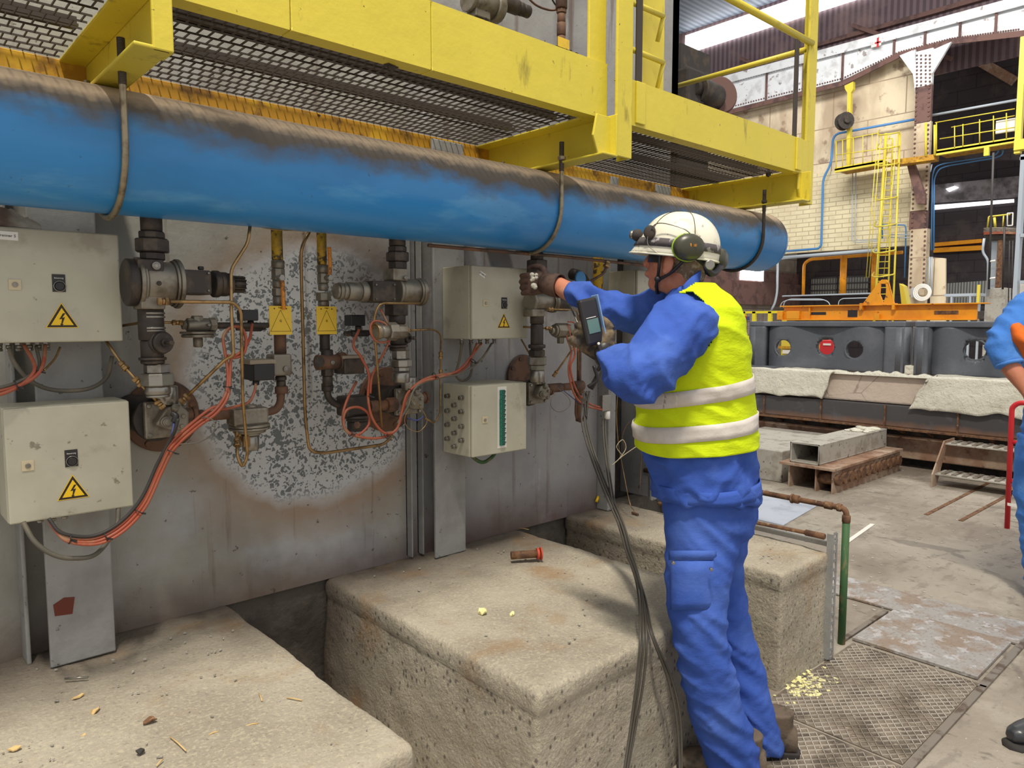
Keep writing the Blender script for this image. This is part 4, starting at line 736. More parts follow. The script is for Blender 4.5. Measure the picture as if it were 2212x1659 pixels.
MT['firebrick'] = mat('pinkish_firebrick', srgb(200, 184, 170), .9, 0, [dict(c=srgb(180, 160, 146), s=3, lo=.5, hi=.62, a=.6), dict(c=srgb(110, 90, 80), s=2.2, k='edge', lo=0, hi=.012, w=.05, a=.5)], (20, .01))
MT['fibre'] = mat('white_ceramic_fibre_blanket', srgb(232, 228, 212), .98, 0, [dict(c=srgb(205, 198, 178), s=4, lo=.5, hi=.65, a=.5)], [(25, .03), (110, .006)])
MT['rustplate'] = mat('rusty_car_plate', srgb(150, 118, 96), .75, .2, [dict(c=srgb(190, 172, 152), s=2.5, lo=.45, hi=.6, a=.7), dict(c=srgb(112, 72, 50), s=5, lo=.54, hi=.64, a=.7), dict(c=srgb(80, 62, 54), s=16, lo=.6, hi=.66, a=.6)], (20, .004))
MT['darkplate'] = mat('dark_heat_plate', srgb(82, 80, 82), .5, .4, [dict(c=srgb(140, 108, 88), k='z', s=3, lo=.5, hi=.43, w=.12), dict(c=srgb(120, 125, 135), s=2, lo=.56, hi=.66, a=.6)], coord='W')
car = thing('furnace_car', 'long rusty furnace car with firebrick bed carrying the grey castings', 'furnace car', (8.9, 3.2, 0))
m = MB(); m.box(XC+.03, XC+1.7, -.5, 5.3, .66, .95); link('brick_bed', m, MT['firebrick'], car, bevel=.02)
m = MB(); m.box(XC-.02, XC+1.72, -.5, 5.3, .43, .655); link('heat_plate', m, MT['darkplate'], car, bevel=.01)
for i in range(9): yy = -.4+i*.68; m = MB(); m.box(XC-.035, XC-.02, yy-.008, yy+.008, .43, .65); link('plate_joint', m, MT['rust'], car)
m = MB(); m.box(XC-.12, XC-.02, -.5, 5.3, .415, .43); link('ledge', m, MT['rust'], car)
m = MB(); m.box(XC+.12, XC+1.6, -.5, 5.3, .335, .415); link('ledge_recess', m, MT['dark'], car)
for i in range(22): yy = -.4+i*.27; m = MB(); m.prism([(XC-.11, yy, .414), (XC+.12, yy, .414), (XC+.12, yy, .34)], (0, .012, 0)); link('bracket', m, MT['rust'], car)
m = MB(); m.box(XC+.08, XC+1.65, -.5, 5.3, .10, .335); link('frame', m, MT['rustplate'], car, bevel=.01)
m = MB(); m.box(XC+.3, XC+1.5, -.5, 5.3, .0, .1); link('underframe', m, MT['dark'], car)
def blanket(label, y0, y1, drop, seed, slope0=0, slope1=0):
    """ceramic blanket draped over bed edge"""
    t = MB(); ny, nx = 70, 26; R = random.Random(seed); P = []
    for i in range(ny+1):
        v = i/ny; y = y0+(y1-y0)*v
        D = drop*(1+.10*noise.noise(Vector((v*5, seed, 0))))
        for j in range(nx+1):
            u = j/nx; s = u*(D+.34)
            if s < .3: x, z = XC+.28-s, .975
            elif s < .36: a = (s-.3)/.06*1.5; x, z = XC-.02-.03*math.sin(a), .955+.02*math.cos(a)
            else: x, z = XC-.05-.05*(s-.36), .955-(s-.36)
            n = .022*noise.fractal(Vector((y*3, s*3, seed)), 1, 2, 4); yy = y+slope0*(s-.3 if s > .3 else 0)*(1-v)+slope1*(s-.3 if s > .3 else 0)*v+.03*noise.noise(Vector((s*9, seed, v*3)))*(1 if i in (0, ny) else 0)
            P.append((x-abs(n)-.004, yy, z+n*.7))
    F = [(i*(nx+1)+j, i*(nx+1)+j+1, (i+1)*(nx+1)+j+1, (i+1)*(nx+1)+j) for i in range(ny) for j in range(nx)]
    t.add(P, F, True); o = single('fibre_blanket', t, MT['fibre'], label, 'insulation blanket'); s = o.modifiers.new('solid', 'SOLIDIFY'); s.thickness = .022; return o
ya = lambda x, y=850: float(atx(x, y, XC-.05)[1])
blanket('white ceramic blanket hanging over the left part of the furnace car edge', ya(1600), ya(1800), .30, 4, 0, .35)
blanket('white ceramic blanket hanging over the right part of the furnace car edge', ya(2010), ya(2260), .34, 8, .5, 0)
m = MB(); nn = 60; P = []
for i in range(nn+1):
    v = i/nn; y = ya(1785, 800)+(ya(2020, 800)-ya(1785, 800))*v; z = .965+.05*noise.fractal(Vector((v*7, 3, 0)), 1, 2, 3)
    for k in range(7): a = math.pi*k/6; P.append((XC+.02-.05*math.cos(a), y, .95+abs(z-.95)*math.sin(a)+.02*math.sin(a)))
m.add(P, [(i*7+k, i*7+k+1, (i+1)*7+k+1, (i+1)*7+k) for i in range(nn) for k in range(6)], True); single('fibre_strip', m, MT['fibre'], 'crumpled strip of white fibre along the bare middle edge of the furnace car', 'insulation strip')
def casting(label, y0, y1, holes, x0=8.22, dep=1.2, z0=.965, z1=1.52, bulge=.05):
    t = thing('machine_casting', label, 'casting', (x0+dep/2, (y0+y1)/2, z0)); L = y1-y0
    m = MB(); R = .105; nz_, ny = 28, 120; ix = {}
    front = lambda y: x0+.10+bulge*math.cos((y-y0)/L*math.pi*4)*(1 if .12 < (y-y0)/L < .88 else 0)-(.10 if (y-y0)/L < .1 or (y-y0)/L > .9 else 0)
    # front wall as grid with circular holes snapped
    ys = np.linspace(y0, y1, ny+1); zs = np.linspace(z0, z1-.06, nz_+1)
    def snap(y, z):
        for hy, hz in holes:
            d = math.hypot(y-hy, z-hz)
            if d < R+.02 and d > .001:
                if abs(d-R) < .022: return hy+(y-hy)*R/d, hz+(z-hz)*R/d
        return y, z
    vs = []; 
    for y in ys:
        for z in zs: yy, zz = snap(y, z); vs.append((front(yy), yy, zz))
    fs = []
    for i in range(ny):
        for j in range(nz_):
            cy = (ys[i]+ys[i+1])/2; cz = (zs[j]+zs[j+1])/2
            if any(math.hypot(cy-hy, cz-hz) < R*.98 for hy, hz in holes): continue
            fs.append((i*(nz_+1)+j, i*(nz_+1)+j+1, (i+1)*(nz_+1)+j+1, (i+1)*(nz_+1)+j))
    m.add(vs, fs, True); w = link('front_wall', m, MT['cast'], t); s = w.modifiers.new('solid', 'SOLIDIFY'); s.thickness = .05; s.offset = 0
    m = MB(); [m.ring((front(hy)-.005, hy, hz), (1, 0, 0), R, .014, 32, 8) for hy, hz in holes[:1]]; link('hole_rim', m, MT['cast'], t)
    for hy, hz in holes[1:]: m = MB(); m.ring((front(hy)-.005, hy, hz), (1, 0, 0), R, .014, 32, 8); link('hole_rim', m, MT['cast'], t)
    m = MB(); poly = [(x0-.02, y0-.01), (x0-.02, y0+L*.1), (x0+.02, y0+L*.14), (x0+.02, y1-L*.14), (x0-.02, y1-L*.1), (x0-.02, y1+.01), (x0+dep, y1+.01), (x0+dep, y0-.01)]
    m.prism([(p[0], p[1], z1-.06) for p in poly], (0, 0, .06)); link('top_flange', m, MT['cast'], t, bevel=.012)
    m = MB(); m.box(x0+.02, x0+.25, y0, y0+.05, z0, z1-.06); link('end_wall', m, MT['cast'], t, bevel=.01)
    m = MB(); m.box(x0+.02, x0+.25, y1-.05, y1, z0, z1-.06); link('end_wall', m, MT['cast'], t, bevel=.01)
    for yy in (y0+.05, y1-.05): m = MB(); m.lathe((x0+.06, yy, z0), (0, 0, 1), [(0, .09), (z1-z0-.06, .09)], 20); link('corner_boss', m, MT['cast'], t)
    return t
hc = lambda x, y: (float(atx(x, y, 8.32)[1]), float(atx(x, y, 8.32)[2]))
casting('dark grey machine casting with three round holes on the furnace car', float(atx(1960, 740, 8.3)[1]), float(atx(1628, 740, 8.3)[1]), [hc(1697, 751), hc(1782, 749), hc(1850, 755)])
casting('dark grey machine casting with one visible round hole, partly behind the second worker', float(atx(2270, 740, 8.3)[1]), float(atx(1984, 740, 8.3)[1]), [hc(2105, 757)])
m = MB(); q = atx(1970, 800, 8.25); m.box(8.2, 8.35, q[1]-.06, q[1]+.06, .965, 1.06); single('fibre_block', m, MT['fibre'], 'small white fibre block between the two dark castings', 'fibre block', bevel=.01)
m = MB(); q0 = atx(1615, 804, 8.1); m.box(7.98, 8.2, q0[1]-.42, q0[1]+.05, .975, .99); single('thin_steel_plate', m, MT['cast'], 'thin grey plate lying on the left blanket before the casting', 'steel plate')
# lifting beam
MT['obeam'] = mat('orange_lifting_paint', srgb(240, 160, 30), .45, 0, [dict(c=srgb(205, 120, 30), s=3, lo=.5, hi=.62, a=.5), dict(c=srgb(110, 70, 40), s=14, lo=.64, hi=.68, a=.8)])
XL = 8.75; lb = thing('lifting_beam', 'orange lifting beam with a pierced triangular lug lying on the castings', 'lifting beam', (XL, 3.3, 1.53))
y0, y1 = float(atx(2108, 675, XL)[1]), float(atx(1690, 675, XL)[1]); zt = 1.70
m = MB(); m.box(XL+.04, XL+.06, y0, y1, 1.535, zt); link('web', m, MT['obeam'], lb)
m = MB(); m.box(XL-.02, XL+.12, y0-.1, y1+.03, zt, zt+.014); link('flange', m, MT['obeam'], lb, bevel=.003)
m = MB(); m.box(XL-.02, XL+.12, y0, y1, 1.53, 1.544); link('flange', m, MT['obeam'], lb, bevel=.003)
def yz(m, pts, X, dep, W_=None): m.prism([(X, *(atx(p[0], p[1], X)[1:3])) for p in pts], (dep, 0, 0)); return m
m = MB(); L_ = [(1868, 657), (1897, 612), (1903, 606), (1920, 606), (1926, 613), (1935, 657), (1932, 661), (1870, 661)]
outer = [(1862, 658), (1896, 612), (1904, 605), (1917, 605), (1922, 611), (1932, 658)]
yz(m, [(1862, 658), (1896, 612), (1902, 612), (1900, 636), (1904, 645), (1908, 658)], XL, .03); yz(m, [(1932, 658), (1908, 658), (1911, 645), (1913, 640), (1914, 620), (1912, 611), (1919, 611)], XL, .03); yz(m, [(1896, 612), (1904, 604), (1914, 604), (1919, 611), (1912, 613), (1902, 613)], XL, .03)
link('lifting_lug', m, MT['obeam'], lb, bevel=.003)
ybox(lb, 'base_bracket', (1856, 655), (1862, 670), XL-.03, .1, MT['obeam'], .003); ybox(lb, 'base_bracket', (1926, 655), (1932, 669), XL-.03, .1, MT['obeam'], .003)
ybox(lb, 'end_block', (1698, 672), (1726, 690), XL-.02, .08, MT['obeam'], .01); ybox(lb, 'name_plate', (1752, 674), (1784, 680), XL+.035, .004, MT['black'], .0); ybox(lb, 'hazard_plate', (1831, 670), (1852, 685), XL+.035, .004, MT['black'], .003); ybox(lb, 'name_plate', (2018, 671), (2070, 679), XL+.035, .004, MT['rust'], .0)
ybox(lb, 'stiffener', (1747, 664), (1749, 690), XL+.0, .04, MT['obeam'], 0); ybox(lb, 'load_hook', (1888, 678), (1899, 690), XL-.02, .05, MT['obeam'], .005)
ybox(lb, 'end_hook', (1678, 672), (1690, 691), XL-.02, .05, MT['obeam'], .005)
t = thing('yellow_chute', 'bright yellow slanted bracket standing behind the lifting beam right of the lug', 'bracket', (9.2, 3.2, 1.55)); m = MB(); yz(m, [(1942, 612), (1952, 618), (1966, 689), (1950, 689)], 9.2, .12); link('plate', m, MT['yellow'], t, bevel=.005)
# things on the floor in front of the car
MT['palestone'] = mat('pale_machined_block', srgb(178, 174, 164), .6, .2, [dict(c=srgb(140, 132, 120), s=6, lo=.5, hi=.62, a=.7), dict(c=srgb(80, 74, 70), s=20, lo=.62, hi=.66, a=.8)])
q = atz(1692, 1042, 0); m = MB(); m.box(6.45, 7.85, q[1], q[1]+.95, .0, .30); single('steel_block', m, MT['palestone'], 'pale rectangular block on the floor just right of the vest', 'block', bevel=.01)
rb = thing('roller_table', 'low roller table with a square steel tube lying on it before the furnace car', 'roller conveyor', (7.2, 3.0, 0)); yA, yB = 2.80, 3.22
for yy in (yA, yA+.15, yB-.02): m = MB(); m.box(6.35, 7.87, yy, yy+.012, .0, .20); link('side_rail', m, MT['rustplate'], rb)
m = MB(); m.box(6.3, 7.87, yA-.03, yB+.06, .21, .235); link('top_plate', m, MT['rustplate'], rb, bevel=.004)
for i in range(12): x = 6.42+i*.125; m = MB(); m.cyl((x, yA-.035, .12), (x, yA+.15, .12), .05, n=18); link('roller', m, MT['rust'], rb)
t = thing('square_tube', 'square steel tube lying along the roller table, open end towards the camera', 'steel tube', (7.1, 3.05, .236)); m = MB(); ya_, yb_, za_, zb_ = 2.93, 3.20, .237, .42
for b in ((ya_, yb_, zb_-.012, zb_), (ya_, yb_, za_, za_+.012), (ya_, ya_+.012, za_, zb_), (yb_-.012, yb_, za_, zb_)): m.box(6.35, 7.86, *b)
link('tube', m, MT['palestone'], t, bevel=.003); m = MB()
for i in range(24):
    a = random.uniform(7.4, 7.83); b = random.uniform(2.95, 3.18); m.ball((a, b, .425), random.uniform(.02, .06), 8, (1, 1, .35))
tag(link('debris', m, MT['fibre'], t), kind='stuff')
st = thing('tread_steps', 'two grated steel steps attached to the furnace car at right', 'steps', (7.9, 2.0, .05))
yL = float(atx(2040, 1000, 7.6)[1])
for x0, z in ((7.60, .375), (7.36, .12)):
    m = MB(); m.box(x0, x0+.26, .9, yL, z-.012, z); link('tread', m, MT['palestone'], st)
    for k in range(10): m = MB(); yy = yL-.06-k*.085; m.box(x0+.02, x0+.24, yy-.018, yy+.018, z, z+.01); link('tread_bar', m, MT['angle'], st)
m = MB(); m.prism([(7.30, yL, .0), (7.30, yL, .12), (7.58, yL, .40), (7.86, yL, .40), (7.86, yL, .36), (7.64, yL, .34), (7.42, yL, .0)], (0, .012, 0)); link('side_plate', m, MT['rustplate'], st)
q = [atz(*p, .004) for p in ((1636, 1065), (1770, 1090), (1692, 1135), (1560, 1105))]; m = MB(); m.prism([(p[0], p[1], .002) for p in q], (0, 0, .004)); single('floor_sheet', m, mat('pale_blue_sheet', srgb(192, 200, 214), .4, .2, [dict(c=srgb(165, 172, 185), s=5, lo=.5, hi=.6, a=.6)]), 'thin pale blue-grey sheet lying on the floor behind the pipe rail', 'sheet')
m = MB(); m.bar(atz(1828, 1172, .004), atz(1885, 1132, .004), .03, .004); single('floor_strip', m, MT['white'], 'short pale strip on the floor beyond the green upright', 'strip')
for (a, b, lb_) in (((2000, 1112), (2200, 1010), 'left'), ((2075, 1125), (2250, 1030), 'right')):
    m = MB(); p, r_ = atz(*a, .003), atz(*b, .003); m.bar(p, r_, .03, .006); single('floor_rail', m, MT['rust'], lb_+' one of two rusty rails let into the floor before the steps', 'rail')
# red trestle + tape
MT['red'] = mat('red_paint', srgb(200, 36, 44), .45)
tr = thing('red_trestle', 'red tubular trestle stand wound with barrier tape at the right edge', 'trestle', (6.2, 1.6, 0)); X = 6.25
a, b, c = atx(2176, 1130, X), atx(2186, 880, X), atx(2200, 870, X); a[2] = 0
m = MB(); m.tube(rounded([a, b, c, atx(2240, 872, X)], .05), .018, 10); link('leg', m, MT['red'], tr)
for yy in (955, 1040): m = MB(); m.tube([atx(2180, yy, X), atx(2240, yy+2, X)], .014, 8); link('cross_bar', m, MT['red'], tr)
m = MB(); yz(m, [(2176, 1086), (2230, 1098), (2230, 1104), (2176, 1092)], X-.03, .004); yz(m, [(2186, 1068), (2200, 1050), (2206, 1044), (2196, 1060), (2188, 1074)], X-.03, .004); link('barrier_tape', m, MT['white'], tr)

# ------------------------------------------------------------------ yellow fence with signs
fn = thing('machine_fence', 'bright yellow machine guard fence between the vest and the castings', 'fence', (11, 6.2, 0)); X = 11.0; FY = mat('fence_yellow', srgb(240, 224, 40), .5)
for x0 in (1583, 1601, 1623, 1657, 1688): ybox(fn, 'post', (x0, 673), (x0+7, 800), X, .05, FY, 0, z0=0)
ybox(fn, 'top_rail', (1560, 672), (1700, 677), X, .05, FY, 0); ybox(fn, 'mid_rail', (1560, 725), (1625, 733), X, .05, FY, 0)
m = MB()
for i in range(28): p = atx(1560+i*5, 675, X+.02); m.box(X+.02, X+.024, p[1]-.002, p[1]+.002, .2, p[2])
for i in range(36): m.box(X+.02, X+.024, atx(1700, 675, X)[1], atx(1560, 675, X)[1], .2+i*.04, .203+i*.04)
link('wire_mesh', m, MT['angle'], fn)
s = thing('safety_sign', 'white and red safety notice on the yellow fence', 'sign', bx(1602, 715, X-.03)); ybox(s, 'board', (1591, 683), (1604, 713), X-.03, .01, MT['white'], 0); ybox(s, 'red_panel', (1604, 683), (1612, 698), X-.03, .01, MT['red'], 0); ybox(s, 'red_panel', (1604, 699), (1612, 712), X-.03, .01, MT['red'], 0); ybox(s, 'blue_panel', (1612, 684), (1618, 692), X-.03, .01, MT['bluec'], 0)
ybox(s, 'lower_plate', (1595, 730), (1606, 747), X-.03, .01, MT['red'], 0)
# ------------------------------------------------------------------ far end wall of the hall (plane x = 25)
XB = 25.0
MT['brick'] = mat('cream_brick', srgb(222, 212, 178), .8, 0, [dict(k='brick', c=srgb(176, 162, 132), s=1, bw=.46, rh=.15, ms=.016, a=.9), dict(c=srgb(196, 182, 150), s=1.2, lo=.45, hi=.62, a=.6)], coord='W')
MT['panel'] = mat('stained_beige_panel', srgb(216, 202, 174), .8, 0, [dict(k='brick', c=srgb(130, 108, 88), s=1, bw=2.3, rh=1.15, ms=.018, a=.8), dict(c=srgb(176, 156, 132), s=.8, lo=.46, hi=.62, a=.7, st=(1, 1, .5)), dict(c=srgb(120, 92, 76), s=1.4, lo=.58, hi=.64, a=.7), dict(c=srgb(160,138,116), s=.5, lo=.5, hi=.6, a=.7, st=(1,1,.4))], coord='W')
MT['girder'] = mat('white_flaking_girder', srgb(226, 230, 234), .6, .1, [dict(c=srgb(180, 180, 182), s=2, lo=.5, hi=.62, a=.6), dict(c=srgb(120, 96, 88), s=3.5, lo=.62, hi=.65, a=.7)], coord='W')
MT['brown'] = mat('red_brown_steel', srgb(112, 84, 78), .8, .1, [dict(c=srgb(88, 66, 64), s=3, lo=.5, hi=.6)])
MT['siding'] = mat('purple_brown_siding', srgb(112, 94, 100), .7, .1, [dict(k='wave', c=srgb(84, 68, 74), s=1.6, lo=.3, hi=.7, st=(1, 1, 1), dir='Y'), dict(c=srgb(136, 112, 108), s=.6, lo=.5, hi=.62, a=.6)], coord='W')
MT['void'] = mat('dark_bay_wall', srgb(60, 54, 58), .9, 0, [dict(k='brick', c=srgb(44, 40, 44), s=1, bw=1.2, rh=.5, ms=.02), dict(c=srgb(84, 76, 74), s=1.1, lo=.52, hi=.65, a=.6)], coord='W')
MT['greyw'] = mat('grey_block_wall', srgb(150, 142, 130), .85, 0, [dict(k='brick', c=srgb(110, 100, 92), s=1, ax=0, bw=1.2, rh=.5, ms=.02), dict(c=srgb(120, 108, 98), s=1, lo=.5, hi=.62, a=.7)], coord='W')
MT['day'] = mat('daylight_pane', (1, 1, 1, 1), .5, emit=5.5); MT['day2'] = mat('daylight_slit', (1, 1, 1, 1), .5, emit=1.6)
def wallpoly(name, pts, X, dep, mt): m = MB(); yz(m, pts, X, dep); return struct(name, m, mt)
wallpoly('wall_far_brick', [(1560, 400), (1785, 372), (1968, 345), (1968, 530), (1560, 556)], XB, .3, MT['brick'])
wallpoly('wall_far_panels', [(1440, 262), (1580, 235), (1820, 175), (1943, 116), (1985, 110), (1985, 350), (1785, 384), (1440, 420)], XB+.05, .25, MT['panel'])
m = MB(); m.box(XB+1, XB+1.1, -4, 24, 9.3, 17); struct('wall_far_siding', m, MT['siding'])
t = bx(1480, 62, XB+.95); b = bx(1480, 132, XB+.95)
sk = MB(); sk.box(XB+.9, XB+.98, 9.3, t[1]-.05, bx(1489, 114, XB+.95)[2], t[2]-.3); struct('window_1', sk, MT['day'])
m = MB(); m.box(XB+.85, XB+.9, t[1]-.6+1.0, t[1]+.9, b[2]-.3, b[2]+.2)
for i in range(5):
    z = (10.3, 11.15)[i % 2] if i < 2 else 0
    if i < 2: m = MB(); m.box(XB+.85, XB+.98, -4, 20, z, z+.14); struct('trim_%d' % (i+2), m, MT['brown'])
m = MB(); m.box(17.5, XB+1.1, -4, 24, 13.25, 13.4); struct('ceiling', m, mat('blue_grey_roof_sheet', srgb(120, 128, 140), .7, .1, [dict(k='wave', c=srgb(88, 96, 108), s=1.3, lo=.3, hi=.7, dir='Y')], coord='W'))
for k in range(3): m = MB(); m.bar((XB+.8, 15.5-k*4.2, 11.5), (XB+.8, 12.4-k*4.2, 9.6), .12, .12); single('wind_brace', m, MT['brown'], ('left', 'middle', 'right')[k]+' one of the diagonal brown braces across the far siding', 'brace')
# girder
gd = thing('crane_girder', 'white riveted crane girder running across the far wall', 'girder', bx(1900, 120, XB-.3)); X = XB-.3
top = lambda x: 181-(x-1535)*.2655 if x < 1776 else 117-(x-1776)*.268
lowp = [(1440, 272), (1579, 241), (1820, 180), (1943, 119), (2055, 90), (2230, 70)]
def low(x):
    for (a, b), (c, d) in zip(lowp, lowp[1:]):
        if a <= x <= c: return b+(d-b)*(x-a)/(c-a)
    return 70
pts = [(1440, top(1440)), (2230, top(2230))]+lowp[::-1]; m = MB(); yz(m, pts, X, .2); link('web', m, MT['girder'], gd)
m = MB()
for (a, b), (c, d) in zip(lowp, lowp[1:]):
    p = bx(a, b, X-.12); q = bx(c, d, X-.12); m.bar(p, q, .16, .05, (1, 0, 0))
p = bx(1440, top(1440), X-.12); q = bx(2230, top(2230), X-.12); link('lower_flange', m, MT['brown'], gd); m = MB(); m.bar(p, q, .28, .05, (1, 0, 0)); link('upper_flange', m, MT['girder'], gd)
for x in (1462, 1560, 1655, 1735, 1820, 1931, 1998, 2074, 2152): m = MB(); p = bx(x, top(x), X-.1); q = bx(x, low(x), X-.1); m.bar((X-.05, p[1], q[2]), (X-.05, p[1], p[2]), .06, .05, (1, 0, 0)); link('web_stiffener', m, MT['brown'], gd)
m = MB(); x = 1590
while x < 2205:
    for f in (.12, .86): p = bx(x, top(x)+(low(x)-top(x))*f, X); m.stack(p, (-1, 0, 0), [(0, .03, .025)], 6)
    x += 5.5
tag(link('rivets', m, MT['brown'], gd), kind='stuff')
m = MB(); m.box(X-.14, X-.12, bx(1907, 95, X)[1], bx(1886, 95, X)[1], bx(1895, 103, X)[2], bx(1895, 82, X)[2]); o = single('bay_sign', m, MT['white'], 'small white sign with a red mark hanging on the crane girder above the haunch', 'sign')
m = MB(); p = bx(1896, 92, X-.15); m.box(X-.15, X-.141, p[1]-.03, p[1]+.03, p[2]-.15, p[2]+.15); m.box(X-.15, X-.141, p[1]-.09, p[1]+.09, p[2]-.02, p[2]+.03); lk = link('red_mark', m, MT['red'], o)
# column
X = XB-.68; cl = thing('riveted_column', 'tall riveted crane column, white at its top and brown below', 'column', bx(1990, 690, X))
ybox(cl, 'upper_shaft', (1977, 108), (2014, 186), X, .15, MT['girder'], 0); ybox(cl, 'brown_shaft', (1977, 186), (2011, 265), X, .15, MT['brown'], 0); ybox(cl, 'lower_shaft', (1971, 265), (2006, 455), X, .15, MT['panel'], 0); ybox(cl, 'dark_shaft', (1964, 455), (1998, 495), X, .3, MT['brown'], 0); ybox(cl, 'base_shaft', (1962, 495), (1998, 700), X, .3, MT['panel'], 0, z0=0)
m = MB(); yz(m, [(1943, 120), (1977, 106), (1977, 200), (1972, 160)], X+.02, .1); link('haunch_plate', m, MT['girder'], cl); m = MB(); yz(m, [(2014, 108), (2055, 90), (2014, 158)], X+.02, .1); link('haunch_plate', m, MT['girder'], cl)
m = MB()
for x in (1981, 1990, 2000, 2009):
    for i in range(9): m.stack(bx(x, 120+i*8, X), (-1, 0, 0), [(0, .03, .028)], 6)
for i in range(44): m.stack(bx(1980-i*.3, 190+i*10, X), (-1, 0, 0), [(0, .03, .03)], 6); m.stack(bx(2008-i*.3, 190+i*10, X), (-1, 0, 0), [(0, .03, .03)], 6)
tag(link('rivets', m, MT['brown'], cl), kind='stuff')
m = MB(); yz(m, [(1958, 352), (1974, 352), (1998, 420), (1998, 440), (1980, 440)], X-.3, .15); link('bracket', m, MT['brown'], cl)
# bays right of the column
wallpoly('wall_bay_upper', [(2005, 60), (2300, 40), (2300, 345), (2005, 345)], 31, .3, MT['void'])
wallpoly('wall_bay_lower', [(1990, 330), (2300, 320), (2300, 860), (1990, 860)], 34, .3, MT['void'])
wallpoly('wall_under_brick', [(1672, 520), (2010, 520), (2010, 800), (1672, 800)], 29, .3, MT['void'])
m = MB(); m.box(14, 31, 14.6, 14.8, 0, 4.9); struct('wall_back', m, MT['greyw'])
m = MB(); m.box(14, 31, 14.5, 14.6, 1.95+.55, 3.05+.4); struct('wall_back_band', m, MT['brown'])
q0 = aty(1597, 604, 14.5); q1 = aty(1647, 575, 14.5); m = MB(); m.box(q0[0], q1[0], 14.44, 14.48, q0[2], q0[2]+.75); struct('window_2', m, MT['day'])
m = MB(); m.box(14, 31, 14.4, 14.6, q0[2]-.9, q0[2]-.05); struct('wall_back_beam', m, MT['brown'])
br = MB(); p = bx(2073, 108, 30.84); q = bx(2190, 175, 30.84); br.bar(p, q, .3, .3); single('bay_brace', br, MT['rustplate'], 'pale diagonal brace inside the dark upper bay', 'brace')
ybox(None, 'x', (0, 0), (1, 1), 28, .1, MT['void']) if False else None
for pts, X, mt, nm, lbl, cat in (([(2018, 443), (2190, 430), (2190, 437), (2018, 453)], 33.9, 'day2', 'daylight_slit', 'long bright roof slit in the dark lower bay', 'window'),
    ([(2043, 408), (2062, 402), (2070, 405), (2050, 414)], 33.5, 'day', 'hall_lamp', 'small bright lamp in the dark lower bay below the walkway', 'lamp')):
    m = MB(); yz(m, pts, X, .05); single(nm, m, MT[mt], lbl, cat)
m = MB(); yz(m, [(2012, 400), (2200, 380), (2200, 425), (2012, 438)], 33.6, .1); single('roof_sheet', m, mat('grey_roof_sheet', srgb(150, 145, 150), .7, 0, [dict(c=srgb(90, 86, 90), s=2, lo=.4, hi=.6)]), 'grey corrugated sheet above the bright roof slit', 'roof sheet')
m = MB(); yz(m, [(2045, 612), (2135, 606), (2135, 655), (2045, 660)], 33.88, .1); single('corrugated_door', m, mat('corrugated_grey', srgb(170, 172, 168), .6, .1, [dict(k='wave', c=srgb(105, 108, 106), s=3, lo=.3, hi=.7, dir='Y')], coord='W'), 'pale corrugated door in the lower bay', 'door')
m = MB(); yz(m, [(2012, 525), (2120, 516), (2120, 524), (2012, 533)], 33.8, .2); single('orange_pipe', m, MT['obeam'], 'upper of two orange pipes crossing the lower bay', 'pipe'); m = MB(); yz(m, [(2012, 536), (2120, 530), (2120, 540), (2012, 546)], 33.8, .2); single('orange_pipe', m, MT['obeam'], 'lower of two orange pipes crossing the lower bay', 'pipe')
m = MB(); yz(m, [(2009, 555), (2042, 558), (2042, 800), (2009, 800)], XB-.3, .1); single('control_cabinet', m, MT['panel'], 'plain beige sheet cabinet beside the foot of the riveted column', 'cabinet')
# far wall equipment
def ytube(par, nm, pts, X, rpx, mt, rnd=.25, n=8):
    P = [atx(p[0], p[1], p[2] if len(p) > 2 else X) for p in pts]; m = MB(); m.tube(rounded(P, rnd), rpx*X/.9/FPX, n); return link(nm, m, MT[mt], par)
MT['bpipe'] = mat('blue_painted_pipe', srgb(70, 130, 190), .5); MT['gpipe'] = mat('pale_grey_pipe', srgb(165, 175, 185), .5)
def pipes(label, runs, X, nm='wall_pipe', cat='pipe'):
    q = runs[0][0][0]; t = thing(nm, label, cat, atx(q[0], q[1], X))
    for pts, r, mt in runs: ytube(t, 'run', pts, X, r, mt)
pipes('thick blue pipe dropping down the cream brick wall', [([(1975, 258), (1800, 290), (1795, 355), (1778, 385), (1774, 530), (1768, 537), (1672, 545)], 2.2, 'bpipe')], XB-.25)
pipes('grey-blue pipe crossing the upper bay behind the right walkway', [([(2014, 249), (2196, 216)], 2.2, 'gpipe')], XB-.25)
pipes('pair of thin blue pipes running left of the caged ladder', [([(1842, 368), (1840, 520), (1852, 524), (1900, 520)], .9, 'gpipe'), ([(1849, 368), (1847, 516), (1858, 520), (1896, 517)], .9, 'gpipe')], XB-.2)
pipes('group of blue pipes stepping down beside the riveted column', [([(2156, 320), (2156, 330), (2145, 337), (2040, 353), (2020, 360), (2014, 380), (2012, 540)], 1.1, 'bpipe'), ([(2166, 320), (2166, 334), (2150, 341), (2048, 358), (2028, 365), (2018, 385), (2017, 540)], 1.1, 'bpipe'), ([(2000, 378), (2010, 372), (2013, 355)], 1, 'gpipe')], XB-.55)
pipes('grey conduits bending down the foot of the riveted column', [([(1920, 507), (1995, 507), (2001, 515), (2000, 620)], 1, 'gpipe'), ([(1920, 512), (1990, 515), (1995, 522), (1994, 640)], 1, 'gpipe'), ([(2008, 555), (2006, 640)], 1.5, 'gpipe'), ([(2013, 555), (2012, 640)], 1.5, 'gpipe')], XB-.6)
pipes('short blue pipe beside the ladder cage', [([(1906, 420), (1906, 515)], 1.4, 'bpipe'), ([(1906, 486), (1955, 486), (1957, 495), (1954, 600)], 1.2, 'bpipe')], XB-.45)
